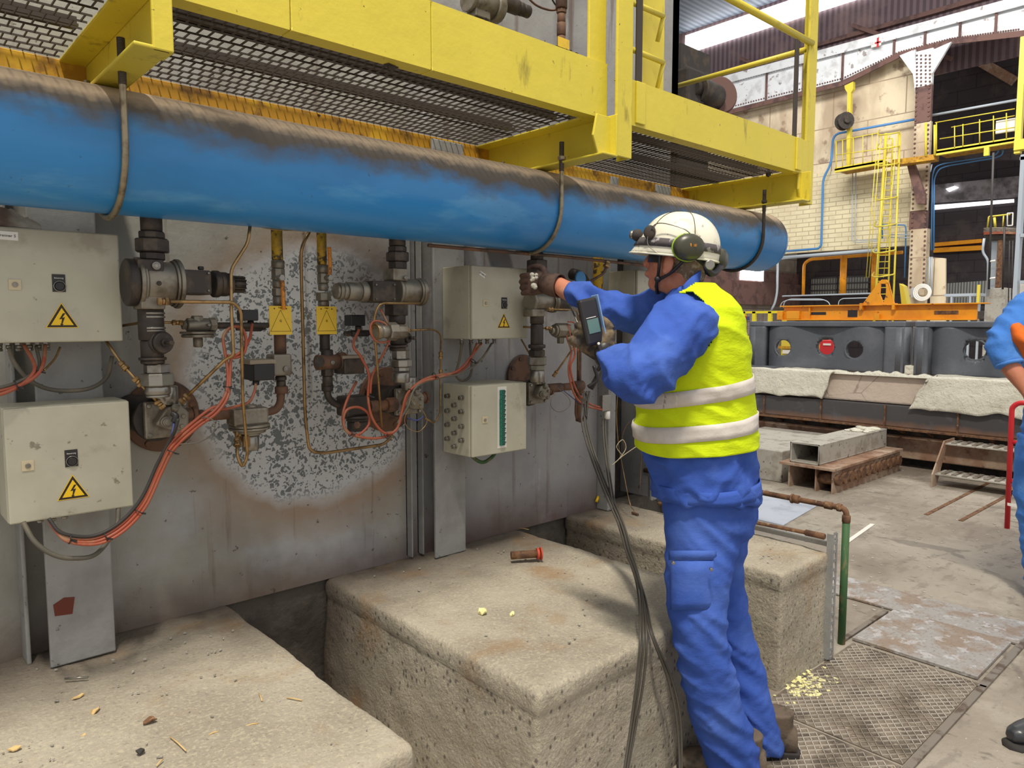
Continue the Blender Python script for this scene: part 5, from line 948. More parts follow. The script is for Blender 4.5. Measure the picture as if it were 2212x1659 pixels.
pipes('pale beam-like pipe along the foot of the cream brick wall', [([(1650, 560), (1900, 540)], 3.5, 'gpipe')], XB-.3)
pipes('fat orange gas pipe with an upright under the brick wall', [([(1735, 640), (1737, 570), (1750, 560), (1950, 545)], 3.2, 'obeam'), ([(1823, 552), (1820, 635)], 6.5, 'obeam'), ([(1888, 545), (1885, 635)], 4, 'obeam')], XB+1)
pipes('grey conduit bows above the orange lifting beam', [([(1692, 665), (1694, 652), (1706, 646), (1775, 646), (1790, 652), (1795, 665)], .9, 'gpipe'), ([(1685, 665), (1688, 654), (1700, 648), (1780, 648)], .9, 'gpipe'), ([(1810, 665), (1812, 650), (1820, 645), (1885, 643)], .9, 'gpipe')], 20)
pipes('grey downpipe left of the orange gas pipe', [([(1680, 558), (1679, 630), (1674, 655), (1665, 672)], 2.4, 'gpipe')], XB-.4)
pipes('dark edge pipe above the block wall with pale rail', [([(1690, 640), (1880, 634)], 1.6, 'gpipe')], XB+.4)
t = thing('corrugated_panel', 'grey corrugated panel with dark rails behind the orange upright pipe', 'panel', bx(1810, 635, XB+3.9)); ybox(t, 'sheet', (1752, 600), (1875, 634), XB+3.9, .1, MT['white'] if False else mat('grey_corrugation', srgb(150, 152, 150), .6, 0, [dict(k='wave', c=srgb(92, 94, 94), s=3, lo=.3, hi=.7, dir='Y')], coord='W'), 0)
for y_ in (597, 611, 625): ybox(t, 'rail', (1745, y_), (1885, y_+2.5), XB+3.85, .08, MT['black'], 0)
ybox(t, 'rail', (1807, 597), (1809, 634), XB+3.85, .05, MT['black'], 0)
# walkways
def walkway(label, X, deck, rails, posts, mt='yellow', depth=.9):
    t = thing('walkway', label, 'walkway', bx(deck[0][0], deck[0][1], X)); (a, b, h) = deck
    m = MB(); yz(m, [a, b, (b[0], b[1]+h), (a[0], a[1]+h)], X, .12); link('deck_beam', m, MT[mt], t)
    p, q = bx(*a, X), bx(*b, X); m = MB(); m.prism([(X, p[1], p[2]-.1), (X, q[1], q[2]-.1), (X+depth, q[1], q[2]-.1), (X+depth, p[1], p[2]-.1)], (0, 0, .06)); link('deck', m, MT['ochre'], t)
    for r in rails: ytube(t, 'handrail', r, X, .9, mt, .05)
    for x, y0, y1 in posts: ytube(t, 'post', [(x, y0), (x, y1)], X, .9, mt)
    return t
w = walkway('left yellow walkway with railing in front of the beige panels', 23.9, ((1803, 362), (1908, 343), 11), [[(1806, 305), (1898, 287)], [(1806, 335), (1900, 322)], [(1806, 305), (1806, 365)]], [(1820, 303, 362), (1843, 298, 358), (1864, 293, 354), (1884, 290, 350)])
w = walkway('right yellow walkway with railing across the dark upper bay', 23.6, ((2022, 324), (2192, 296), 12), [[(2020, 265), (2192, 235)], [(2055, 275), (2192, 250)], [(2030, 300), (2192, 275)]], [(2023, 265, 326), (2062, 272, 322), (2080, 268, 318), (2116, 258, 312), (2146, 250, 306), (2174, 244, 300)])
ybox(w, 'bracket', (2125, 318), (2136, 336), 23.6, .1, MT['yellow'], 0); ybox(w, 'notice_board', (2151, 258), (2192, 286), 23.7, .05, MT['white'], 0)
t = thing('landing', 'ochre landing at the riveted column joining the two walkways', 'platform', bx(1960, 352, 23.6)); m = MB(); yz(m, [(1928, 345), (2018, 333), (2018, 345), (1928, 357)], 23.6, .4); link('deck', m, MT['ochre'], t)
for x, y0, y1 in ((2000, 265, 338), (2019, 270, 336), (1942, 288, 342)): ytube(t, 'post', [(x, y0), (x, y1)], 23.6, 2, 'yellow')
# caged ladder
ld_ = thing('caged_ladder', 'tall yellow caged ladder standing against the cream brick wall', 'ladder', bx(1890, 640, 23.2)); X = 23.2
for x0, x1 in ((1914, 1886), (1944, 1929)): ytube(ld_, 'stringer', [(x0, 288 if x0 < 1920 else 288), (x1-5, 801)], X, 2.6 if x0 < 1920 else 1.8, 'yellow')
ytube(ld_, 'stringer', [(1928, 300), (1916, 730)], X+.5, 1.6, 'yellow')
for i in range(26): y_ = 300+i*14; f = (y_-288)/377; ytube(ld_, 'rung', [(1914-28*f, y_), (1928-9*f, y_-1)], X+.3, .8, 'yellow')
for i, y_ in enumerate((285, 315, 352, 425, 483, 540, 592)):
    f = (y_-288)/377; xa = 1894-14*f; xb = 1944-15*f; ytube(ld_, 'cage_hoop', [(xa+6, y_-4, X+.5), (xa, y_+4, X), (xa+8, y_+7, X-.5), ((xa+xb)/2, y_+5, X-.7), (xb-2, y_+1, X-.3), (xb, y_-2, X+.3)], X, 1.3, 'yellow', .4)
for dx in (-18, -11, 8, 24): ytube(ld_, 'cage_bar', [(1914+dx, 290), (1887+dx*.9, 600)], X-.5, .7, 'yellow')
# yellow bracket posts
t = thing('crane_stop_post', 'yellow-green post with a flared head carrying a cable reel', 'post', bx(1833, 360, 24.3)); m = MB(); yz(m, [(1824, 185), (1843, 176), (1843, 192), (1838, 200), (1835, 362), (1828, 362), (1830, 200), (1825, 192)], 24.3, .15); link('shaft', m, MT['yellow'], t)
t = thing('cable_reel', 'round grey cable reel beside the yellow-green post', 'reel', bx(1828, 278, 24.1)); c = bx(1824, 262, 24.1); m = MB(); m.stack(c, (-.6, -.8, 0), [(-.12, -.08, .27), (-.08, .08, .2), (.08, .12, .27), (.12, .2, .1)]); link('drum', m, MT['dark'], t)
t = thing('yellow_stanchion', 'broad yellow column at the right frame edge above the walkway', 'column', bx(2203, 320, 23.3)); ybox(t, 'shaft', (2197, 80), (2210, 330), 23.3, .2, MT['yellow'], 0); ybox(t, 'foot', (2190, 300), (2225, 322), 23.25, .3, MT['yellow'], 0)
# hose reel, drill rig like tower at right, white frame, table
t = thing('hose_coil', 'white coiled hose hanging at the foot of the riveted column', 'hose', bx(1995, 650, XB-.95)); c = bx(1994, 632, XB-.95)
for R_ in (.2, .24, .16): m = MB(); m.ring(c+V3((-.05, R_*.2-.04, 0)), (1, 0, 0), R_, .025, 28, 8); link('coil', m, MT['white'], t)
ybox(t, 'holder', (1968, 622), (1980, 643), XB-.95, .15, MT['gpipe'], .01)
t = thing('heating_unit', 'tall electrode unit wrapped with copper coloured cables right of the lifting beam', 'machine', bx(2160, 700, 18)); X = 18
ybox(t, 'cabinet', (2127, 622), (2170, 700), X, .6, MT['palestone'], .01, z0=0); ybox(t, 'head', (2126, 492), (2195, 518), X, .6, MT['dark'], .02); ybox(t, 'mast', (2135, 518), (2160, 625), X+.1, .3, MT['gpipe'], .01); ybox(t, 'mast', (2152, 518), (2163, 622), X, .2, MT['rust'], .01)
for i in range(5): ytube(t, 'cable_wrap', [(2125, 494+i*3), (2160, 492+i*3), (2195, 495+i*2.5)], X-.05, 1.1, 'angle' if i < 3 else 'orange', .2)
ytube(t, 'bent_pipe', [(2126, 515), (2122, 545), (2135, 562), (2133, 640)], X-.05, 2, 'gpipe'); ytube(t, 'black_lead', [(2146, 330), (2141, 470), (2136, 625)], X-.2, 1.8, 'blackc'); ytube(t, 'black_lead', [(2170, 490), (2166, 625)], X-.2, 1.6, 'blackc'); ytube(t, 'black_lead', [(2181, 520), (2178, 660)], X-.2, .8, 'blackc'); ytube(t, 'black_lead', [(2188, 520), (2185, 660)], X-.2, .8, 'blackc')
for y_ in (565, 602): ytube(t, 'crossbar', [(2138, y_), (2150, y_-2)], X-.2, 1.6, 'white')
ytube(t, 'guard_rail', [(2133, 492), (2136, 468), (2182, 463)], X, 1.3, 'yellow', .02); ytube(t, 'guard_rail', [(2150, 492), (2148, 470)], X, 2, 'yellow'); ytube(t, 'guard_rail', [(2166, 490), (2168, 465)], X, 1, 'yellow')
ytube(t, 'white_frame', [(2176, 488), (2176, 461), (2188, 460), (2187, 487), (2176, 488)], X-.05, 1, 'white', .01)
t = thing('white_steel_frame', 'pale steel frame column with cross bars at the far right', 'frame', bx(2205, 700, 17)); ybox(t, 'upright', (2194, 335), (2203, 700), 17, .2, MT['gpipe'], 0, z0=0)
for y_ in (335, 503, 605): ybox(t, 'cross_bar', (2203, y_), (2260, y_+7), 17, .15, MT['gpipe'], 0)
ybox(t, 'infill', (2203, 612), (2260, 640), 17.3, .1, MT['white'], 0)
t = thing('small_table', 'small pale table with a yellow post in the lower bay', 'table', bx(2080, 660, 20)); ybox(t, 'top', (2040, 634), (2118, 640), 20, .8, MT['gpipe'], 0)
for x in (2052, 2092, 2112): ybox(t, 'leg', (x, 640), (x+4, 700), 20, .06, MT['gpipe'], 0, z0=0)
ybox(t, 'yellow_post', (2110, 615), (2116, 655), 19.9, .05, MT['yellow'], 0)
ybox(t, 'drawer_box', (2108, 672), (2146, 690), 19.8, .3, MT['dark'], .01)
# fan motor on the upper deck and burner gear above the platform
t = thing('fan_motor', 'dark round fan motor behind the yellow railing on the upper deck', 'motor', (4.6, 2.75, 2.55)); Xm = 4.6
c = aty(1552, 208, 2.9); m = MB(); m.stack(c, (-.5, -.8, 0), [(-.03, .02, .13), (.02, .035, .12)], 32); link('cooling_disc', m, MT['brown'], t)
m = MB(); m.stack(aty(1528, 205, 2.9), (-1, -.1, 0), [(-.1, .16, .09), (.16, .22, .06)], 24); link('motor_body', m, MT['iron'], t); m = MB(); p = aty(1500, 195, 2.9); m.box(p[0]-.14, p[0]+.05, 2.85, 3.05, p[2]-.14, p[2]+.12); link('housing', m, MT['dark'], t, bevel=.02)
m = MB(); m.box(3.66, 5.0, 2.75, 3.3, 2.45, 2.5); link('base_frame', m, MT['dark'], t)
m = MB(); p = aty(1470, 160, 3.2); q = aty(1535, 120, 3.2); m.box(p[0], q[0], 3.2, 3.24, 2.5, q[2]); link('guard_plate', m, MT['dark'], t)
t = thing('butterfly_valve', 'upper deck valve seen over the yellow beam at the top edge', 'valve', aty(1050, 35, 2.4)); Y = 2.35
hst(t, 'valve_body', 8, Y, [(1010, 1018, 28), (1018, 1062, 26), (1062, 1078, 30)], MT['alu']); hst(t, 'motor', 14, Y, [(1078, 1118, 16), (1118, 1128, 14), (1128, 1142, 13)], MT['iron']); pbox(t, 'foot_block', 1028, 1060, 20, 38, Y-.03, .06, MT['alu']); q = aty(1040, 8, Y); m = MB(); m.stack((q[0], Y, q[2]-.16), (0, 0, 1), [(0, 1.1, .03)]); m.cyl((q[0], Y, q[2]+.85), (q[0], 2.6, q[2]+.85), .03); link('supply_pipe', m, MT['iron'], t)
t = thing('gas_pipe', 'rusty upper deck gas pipe with a small tag above the yellow beam', 'gas pipe', aty(1214, 100, 2.45)); vst(t, 'pipe', 1214, 2.45, [(-500, -30, 9), (-30, 20, 13), (20, 30, 11, 8), (30, 50, 9), (50, 78, 10), (78, 110, 9)], MT['rustp'])
m = MB(); p = aty(1206, 78, 2.42); q = aty(1230, 108, 2.42); m.box(p[0], q[0], 2.42, 2.423, q[2], p[2]); link('tag', m, MT['tag'], t)
bundle('red-brown cable curving on the upper deck wall left of the rusty pipe', [([(1135, -10, 2.5), (1160, 12, 2.5), (1190, 22, 2.5), (1212, 18, 2.48)], .005, 'rustp'), ([(1188, -10, 2.5), (1200, 10, 2.5), (1212, 15, 2.48)], .004, 'blackc')], nm='hanging_cable')
text('lettering', 'F60°C', .05, (2.02, 1.925, 2.497), (1, 0, 0), (0, 0, 1), MT['black'], [q for q in COL.objects if q.name == 'platform'][0])

X = 10.6; t = thing('yellow_guard_frame', 'yellow guard frame seen through the left hole of the casting', 'frame', (X, 4.9, 0)); ybox(t, 'panel', (1686, 735), (1712, 900), X, .05, MT['yellow'], 0, z0=0); ybox(t, 'bar', (1680, 748), (1716, 753), X-.05, .04, MT['ochre'], 0); ybox(t, 'notice', (1690, 756), (1708, 764), X-.03, .02, MT['white'], 0)
t = thing('red_cart', 'red and yellow cart glimpsed through the middle hole of the casting', 'cart', (X, 4.2, 0)); ybox(t, 'body', (1770, 735), (1800, 752), X, .5, MT['red'], .01, z0=0); ybox(t, 'label', (1778, 742), (1794, 746), X-.02, .02, MT['white'], 0); ybox(t, 'side', (1764, 735), (1771, 760), X, .5, MT['obeam'], 0, z0=0)
# ------------------------------------------------------------------ people
def Q(x, y, dh): d = ray(x, y); return CAM+d*(dh/(d@_fh))
def sect(m, secs, n=28, cap=True, ex=1.0):
    """loft through (centre, axisA, axisB)"""
    vs = []; fs = []
    for c, a, b in secs:
        c, a, b = V3(c), V3(a), V3(b)
        for k in range(n):
            t = 2*math.pi*k/n; ct, st = math.cos(t), math.sin(t)
            vs.append(c+a*(abs(ct)**ex*(1 if ct > 0 else -1))+b*(abs(st)**ex*(1 if st > 0 else -1)))
    for i in range(len(secs)-1):
        for k in range(n): k2 = (k+1) % n; fs.append((i*n+k, i*n+k2, (i+1)*n+k2, (i+1)*n+k))
    if cap: fs += [tuple(reversed(range(n))), tuple((len(secs)-1)*n+k for k in range(n))]
    return m.add(vs, fs, True)
def limb(m, pts, n=20, sub=4, hint=(0, 0, 1), sq=1.0):
    """pts (P, r) or (P, rA, rB); smooth tapering limb with rounded ends"""
    P = catmull([p[0] for p in pts], sub); Rr = catmull([V3((p[1], p[2] if len(p) > 2 else p[1], 0)) for p in pts], sub)
    secs = []; a0 = None
    N = len(P)
    for i in range(N):
        d = P[min(i+1, N-1)]-P[max(i-1, 0)]; a, b, d = frame(d, hint); secs.append((P[i], a*Rr[i][0], b*Rr[i][1], d))
    out = []
    c, a, b, d = secs[0]; r = (np.linalg.norm(a)+np.linalg.norm(b))/2
    for k in (.95, .75, .4): out.append((c-d*r*k*.7, a*math.sqrt(1-k*k), b*math.sqrt(1-k*k)))
    out += [(c, a, b) for c, a, b, d in secs]
    c, a, b, d = secs[-1]; r = (np.linalg.norm(a)+np.linalg.norm(b))/2
    for k in (.4, .75, .95): out.append((c+d*r*k*.7, a*math.sqrt(1-k*k), b*math.sqrt(1-k*k)))
    return sect(m, out, n)
def ell(m, c, a, b, d, n=20, k=12):
    c, a, b, d = V3(c), V3(a), V3(b), V3(d); return sect(m, [(c+d*(-math.cos(math.pi*i/k)), a*max(math.sin(math.pi*i/k), .01), b*max(math.sin(math.pi*i/k), .01)) for i in range(k+1)], n)
def remeshed(name, mb, voxel, smooth=4, fold=None, cut=None):
    me = mesh_of(name, mb); o = bpy.data.objects.new(name, me); COL.objects.link(o)
    r = o.modifiers.new('r', 'REMESH'); r.mode = 'VOXEL'; r.voxel_size = voxel; r.adaptivity = 0
    s = o.modifiers.new('s', 'SMOOTH'); s.factor = .5; s.iterations = smooth
    out = bpy.data.meshes.new_from_object(o.evaluated_get(bpy.context.evaluated_depsgraph_get())); bpy.data.objects.remove(o)
    if fold:
        out.update(); nv = len(out.vertices); co = np.empty(nv*3); out.vertices.foreach_get('co', co); co = co.reshape(-1, 3); no = np.array([v.normal[:] for v in out.vertices])
        for i in range(nv): co[i] += no[i]*fold(Vector(co[i]))
        out.vertices.foreach_set('co', co.ravel())
    if cut:
        bm = bmesh.new(); bm.from_mesh(out); bmesh.ops.delete(bm, geom=[v for v in bm.verts if cut(v.co)], context='VERTS'); bm.to_mesh(out); bm.free()
    out.polygons.foreach_set('use_smooth', [True]*len(out.polygons)); out.update(); out.name = name; return out
def put(name, me, mt, par):
    q = par; L = Vector((0, 0, 0))
    while q is not None: L += Vector(q.location); q = q.parent
    me.transform(Matrix.Translation(-L)); me.materials.clear(); me.materials.append(mt); o = bpy.data.objects.new(name, me); COL.objects.link(o); o.parent = par; return o
MT['work'] = mat('royal_blue_workwear', srgb(62, 92, 176), .9, 0, [dict(c=srgb(84, 114, 192), s=5, lo=.46, hi=.62, a=.6), dict(c=srgb(46, 70, 140), s=3, lo=.5, hi=.65, a=.6)], [(5, .008, (1, 1, 1.8)), (450, .0006)], spec=.15)
MT['vest'] = mat('fluorescent_vest', srgb(206, 226, 24), .8, 0, [dict(c=srgb(184, 206, 24), s=4, lo=.5, hi=.65, a=.5)], [(8, .010, (1, 1, 2))], spec=.2)
MT['refl'] = mat('reflective_tape', srgb(212, 204, 196), .5, 0, [dict(c=srgb(188, 180, 172), s=7, lo=.5, hi=.62, a=.6)], (9, .006))
MT['skin'] = mat('weathered_skin', srgb(190, 122, 94), .55, 0, [dict(c=srgb(178, 104, 82), s=14, lo=.5, hi=.65, a=.5), dict(c=srgb(212, 156, 128), s=9, lo=.55, hi=.65, a=.5)], (120, .0006))
MT['helmet'] = mat('worn_white_helmet', srgb(226, 222, 204), .35, 0, [dict(c=srgb(170, 160, 138), s=14, lo=.56, hi=.66, a=.6), dict(c=srgb(120, 108, 92), s=36, lo=.64, hi=.68, a=.7)])
MT['olive'] = mat('olive_earmuff', srgb(62, 62, 48), .35); MT['hiviz'] = mat('yellow_green_rim', srgb(150, 190, 40), .5); MT['leather'] = mat('brown_glove_leather', srgb(92, 68, 56), .8, 0, [dict(c=srgb(60, 46, 40), s=18, lo=.48, hi=.62)], (70, .001))
MT['tan'] = mat('tan_glove_fabric', srgb(120, 102, 76), .9, 0, [dict(c=srgb(38, 34, 32), s=11, lo=.42, hi=.54, a=.95)]); MT['bootm'] = mat('dusty_brown_boot', srgb(98, 84, 70), .8, 0, [dict(c=srgb(66, 58, 50), s=18, lo=.5, hi=.62)], (60, .002)); MT['sole'] = mat('boot_sole', srgb(48, 44, 42), .8)
MT['hair'] = mat('short_grey_hair', srgb(128, 108, 84), .95, 0, [dict(c=srgb(165, 148, 124), s=70, lo=.5, hi=.6)], (260, .003))
DH = 2.38
Fh = -RT*.90+_fh*.44; Fh /= np.linalg.norm(Fh)
TOR = [(612, 1490, 36, .065), (625, 1494, 44, .09), (640, 1500, 56, .14), (665, 1503, 70, .185), (700, 1504, 80, .205), (750, 1502, 92, .205), (800, 1500, 99, .195), (860, 1497, 108, .185), (920, 1499, 113, .185), (965, 1503, 115, .19), (1010, 1513, 112, .195), (1050, 1521, 113, .20), (1068, 1523, 114, .20)]
def tor(y):
    for a, b in zip(TOR, TOR[1:]):
        if a[0] <= y <= b[0]: t = (y-a[0])/(b[0]-a[0]); return [a[i]+(b[i]-a[i])*t for i in range(4)]
    return list(TOR[-1])
def torso_pt(y, an, off=0, lift=0):
    _, cx, hw, hd = tor(y); c = Q(cx, y+lift, DH); mp = DH/FPX*1.0/ (ray(cx, y)@_fh)
    a = hw*DH/FPX/(ray(cx, y)@_fh)+off; b = hd+off; ct, st = math.cos(an), math.sin(an)
    f = lambda v: abs(v)**.86*(1 if v > 0 else -1); return c+RT*a*f(ct)+_fh*b*f(st)
pr_ = thing('person', 'worker in blue workwear, yellow-green vest and white helmet holding a black meter at the burners', 'person', (*Q(1600, 1400, 2.38)[:2], 0))
# geometry anchors
Ls, Le, Lw = Q(1474, 706, 2.20), Q(1384, 818, 2.05), Q(1304, 762, 2.24)
Rs, Re, Rw = Q(1450, 676, 2.56), Q(1335, 676, 2.62), Q(1222, 626, 2.80)
# jacket
def n3(p, s, k): return noise.fractal(Vector((p.x*s[0]+k, p.y*s[1], p.z*s[2])), 1, 2, 3)
U_ = Vector(RT)
def jfold(p):
    u = p.dot(U_); r = noise.noise(Vector((u*11+p.z*9, p.y*5, p.z*7-u*5))); r2 = noise.noise(Vector((u*30-p.z*22, p.y*12, p.z*26+4)))
    return .021*(.42-abs(r)*1.6)+.0045*(.5-abs(r2)*1.6)+.004*n3(p, (4, 4, 4), 2)
def tfold(p):
    u = p.dot(U_); r = noise.noise(Vector((u*9+p.z*6, p.y*5, p.z*13+u*8))); r2 = noise.noise(Vector((u*20, p.y*10, p.z*34-u*14)))
    k = 1 if p.z < .62 else .55; return k*(.014*(.5-abs(r)*1.7)+.003*(.5-abs(r2)*1.6))
J = MB(); sect(J, [(Q(c, y, DH), RT*(hw*DH/FPX/(ray(c, y)@_fh)), _fh*hd) for y, c, hw, hd in TOR if y >= 625], 40, ex=.86)
limb(J, [(Ls+RT*.05+_fh*.06, .085), (Ls, .098), (Ls*.55+Le*.45, .088), (Le, .078), (Le*.45+Lw*.55, .066), (Lw+(Le-Lw)*.26, .050)])
limb(J, [(Rs+RT*.07-_fh*.03, .09), (Rs, .092), (Rs*.5+Re*.5, .078), (Re, .070), (Re*.5+Rw*.5, .06), (Rw+(Re-Rw)*.22, .053)])
link_me = remeshed('jacket', J, .008, 3, jfold); jk = put('jacket', link_me, MT['work'], pr_)
m = MB(); cps = [Q(x, y, d) for x, y, d in ((1462, 652, 2.3), (1480, 632, 2.28), (1502, 612, 2.33), (1510, 606, 2.42), (1492, 614, 2.5), (1462, 640, 2.46))]
P = catmull(cps, 6, True); vs = []; fs = []
for p in P: vs += [p+V3((0, 0, -.04)), p+V3((0, 0, .035))-Fh*.012, p+V3((0, 0, .035))-Fh*.004, p+V3((0, 0, -.045))+RT*.012]
N_ = len(P)
for i in range(N_):
    for k in range(4): fs.append((i*4+k, i*4+(k+1) % 4, ((i+1) % N_)*4+(k+1) % 4, ((i+1) % N_)*4+k))
m.add(vs, fs, True); link('collar', m, MT['work'], jk)
# hem and seams
def torso_strip(par, nm, y0, y1, off, mt, a0=0, a1=2*math.pi, n=72, slope=None, th=.003):
    m = MB(); vs = []; fs = []; rows = 4
    for j in range(rows):
        for i in range(n+1):
            an = a0+(a1-a0)*i/n; yy = y0+(y1-y0)*j/(rows-1)+(slope(an) if slope else 0); p = torso_pt(min(max(yy, 612), 1068), an, off); v = Vector(p); vs.append(p+V3(np.append((p-Q(tor(yy)[1], yy, DH))[:2], 0))/.17*vfold(v))
    for j in range(rows-1):
        for i in range(n): fs.append((j*(n+1)+i, j*(n+1)+i+1, (j+1)*(n+1)+i+1, (j+1)*(n+1)+i))
    m.add(vs, fs, True); o = link(nm, m, mt, par); s = o.modifiers.new('s', 'SOLIDIFY'); s.thickness = th; s.offset = 0; return o
def vfold(p):
    u = p.dot(U_); r = noise.noise(Vector((u*7+p.z*3, p.y*5, p.z*15+u*7))); return .008*(.5-abs(r)*1.7)
slp = lambda an: -10*math.cos(an)
torso_strip(jk, 'hem_band', 1034, 1062, .001, MT['work'], slope=lambda an: -12*math.cos(an) if math.cos(an) > 0 else 0)
# vest
AH = [(1440, 618), (1463, 632), (1496, 629), (1519, 648), (1535, 675), (1544, 702), (1544, 725), (1532, 748), (1496, 775), (1462, 795), (1395, 832), (1330, 800), (1380, 640)]
def inpoly(x, y, poly):
    c = False; j = len(poly)-1
    for i in range(len(poly)):
        (xi, yi), (xj, yj) = poly[i], poly[j]
        if (yi > y) != (yj > y) and x < (xj-xi)*(y-yi)/(yj-yi)+xi: c = not c
        j = i
    return c
def topx(p): v = V3(p)-CAM; z = v@FW; return (W/2+FPX*(v@RT)/z, H/2-FPX*(v@UPV)/z)
m = MB(); nv, na = 110, 200; vs = []
for j in range(nv+1):
    for i in range(na):
        an = 2*math.pi*i/na; y = 613+(962-613)*j/nv; y2 = y+(slp(an)*max(0, (y-800)/160)); y2 = min(y2, 968); p = torso_pt(y2, an, .020); v = Vector(p)
        vs.append(p+V3(np.append((p-Q(tor(y2)[1], y2, DH))[:2], 0))/.17*vfold(v))
fs = []
ccx = Q(1500, 700, DH)
for j in range(nv):
    for i in range(na):
        q = (j*na+i, j*na+(i+1) % na, (j+1)*na+(i+1) % na, (j+1)*na+i); c = sum(vs[k] for k in q)/4; x, y = topx(c); far = ((c-ccx)@_fh)
        if far < .02 and inpoly(x, y, AH): continue
        if y < 633-(x-1463)*.56: continue
        if far > .05 and math.hypot((x-1475)/75, (y-705)/85) < 1: continue
        if y < 800 and x < 1462 and far < .08 and x > 1380 and y < 640: continue
        fs.append(q)
m.add(vs, fs, True); v_ = link('safety_vest', m, MT['vest'], pr_); s = v_.modifiers.new('s', 'SOLIDIFY'); s.thickness = .004
torso_strip(v_, 'reflective_band', 898, 930, .024, MT['refl'], slope=lambda an: -16*math.cos(an), n=96); torso_strip(v_, 'reflective_band', 824, 856, .024, MT['refl'], a0=math.pi*.0-2.3, a1=math.pi*1.35, slope=lambda an: -22*math.cos(an), n=96)
# trousers
def leg(m, L):
    secs = [(Q(cx, y, dh), RT*(hw*dh/FPX/(ray(cx, y)@_fh)), _fh*hd) for y, cx, hw, dh, hd in L]; sect(m, secs, 28, ex=.92)
NL = [(1060, 1530, 92, 2.33, .12), (1110, 1526, 90, 2.32, .12), (1160, 1519, 80, 2.30, .105), (1250, 1506, 68, 2.28, .10), (1330, 1506, 60, 2.26, .09), (1390, 1515, 58, 2.26, .085), (1450, 1526, 58, 2.27, .08), (1520, 1546, 60, 2.28, .08), (1590, 1566, 61, 2.30, .085), (1640, 1582, 62, 2.32, .09), (1652, 1586, 62, 2.32, .09)]
FL = [(1060, 1545, 84, 2.45, .12), (1130, 1556, 72, 2.46, .11), (1211, 1550, 50, 2.47, .10), (1316, 1560, 50, 2.46, .09), (1395, 1583, 50, 2.47, .08), (1472, 1604, 51, 2.47, .08), (1564, 1628, 51, 2.47, .085), (1600, 1638, 49, 2.47, .085), (1612, 1641, 49, 2.47, .085)]
T_ = MB(); sect(T_, [(Q(1518, 1010, DH), RT*.150, _fh*.175), (Q(1526, 1060, DH), RT*.152, _fh*.18), (Q(1532, 1115, DH), RT*.145, _fh*.18), (Q(1540, 1150, DH), RT*.11, _fh*.15)], 32, ex=.9)
leg(T_, NL); leg(T_, FL); tr_ = put('trousers', remeshed('trousers', T_, .009, 3, tfold), MT['work'], pr_)
# cargo pocket, pocket flap
def leg_patch(par, nm, ypx, xl, xr, dh, off, mt, th=.004):
    m = MB(); vs = []; rows = len(ypx); n = 16
    for y in ypx:
        for i in range(n+1):
            f = i/n; x = xl+(xr-xl)*f; cx = (1440+1566)/2; q = (x-cx)/66; q = max(-.98, min(.98, q)); d = dh-.098*math.sqrt(1-q*q)-off+.004*noise.noise(Vector((x*.05, y*.05, 0))); vs.append(Q(x, y, d))
    m.add(vs, [(j*(n+1)+i, j*(n+1)+i+1, (j+1)*(n+1)+i+1, (j+1)*(n+1)+i) for j in range(rows-1) for i in range(n)], True)
    o = link(nm, m, mt, par); s = o.modifiers.new('s', 'SOLIDIFY'); s.thickness = th; return o
leg_patch(tr_, 'cargo_pocket', [1212, 1240, 1270, 1300, 1318], 1447, 1545, 2.28, .014, MT['work']); leg_patch(tr_, 'pocket_flap', [1190, 1200, 1210], 1444, 1548, 2.285, .020, MT['work'])
for x, y in ((1452, 1212), (1533, 1226)): m = MB(); q_ = Q(x, y, 2.17); m.stack(q_+V3(_fh)*-.01, -_fh, [(0, .012, .005)]); link('press_stud', m, MT['zinc'], tr_)
# boots
def boot(c0, yaw_dir, label_z=0):
    F = V3(yaw_dir)/np.linalg.norm(yaw_dir); S = np.cross((0, 0, 1), F); m = MB(); up = V3((0, 0, 1))
    pr = [(-.10, .045, .036, .045), (-.07, .05, .040, .055), (-.02, .055, .042, .062), (.04, .045, .045, .052), (.10, .036, .048, .040), (.15, .030, .044, .034), (.175, .022, .030, .026)]
    sect(m, [(V3(c0)+F*t+up*(z+.012), S*w, up*h) for t, z, w, h in pr], 20); sect(m, [(V3(c0)+F*-.03+up*.08, F*.055, S*.045), (V3(c0)+F*-.035+up*.16, F*.055, S*.048)], 20)
    me = remeshed('boot', m, .006, 3, None); o = put('boot', me, MT['bootm'], pr_)
    m = MB(); L = [(-.115, .0), (-.105, .034), (-.04, .04), (.04, .042), (.10, .05), (.155, .046), (.185, .02), (.188, 0)]; pts = [V3(c0)+F*t+S*w for t, w in L]+[V3(c0)+F*t-S*w for t, w in reversed(L)]
    m.prism([p+up*.001 for p in pts], (0, 0, .022)); link('sole', m, MT['sole'], o, bevel=.004)
ft = lambda x, y, dh: np.append(Q(x, y, dh)[:2], 0)
boot(ft(1586, 1655, 2.33), -RT+_fh*.25); boot(ft(1655, 1620, 2.47), -RT+_fh*.2)
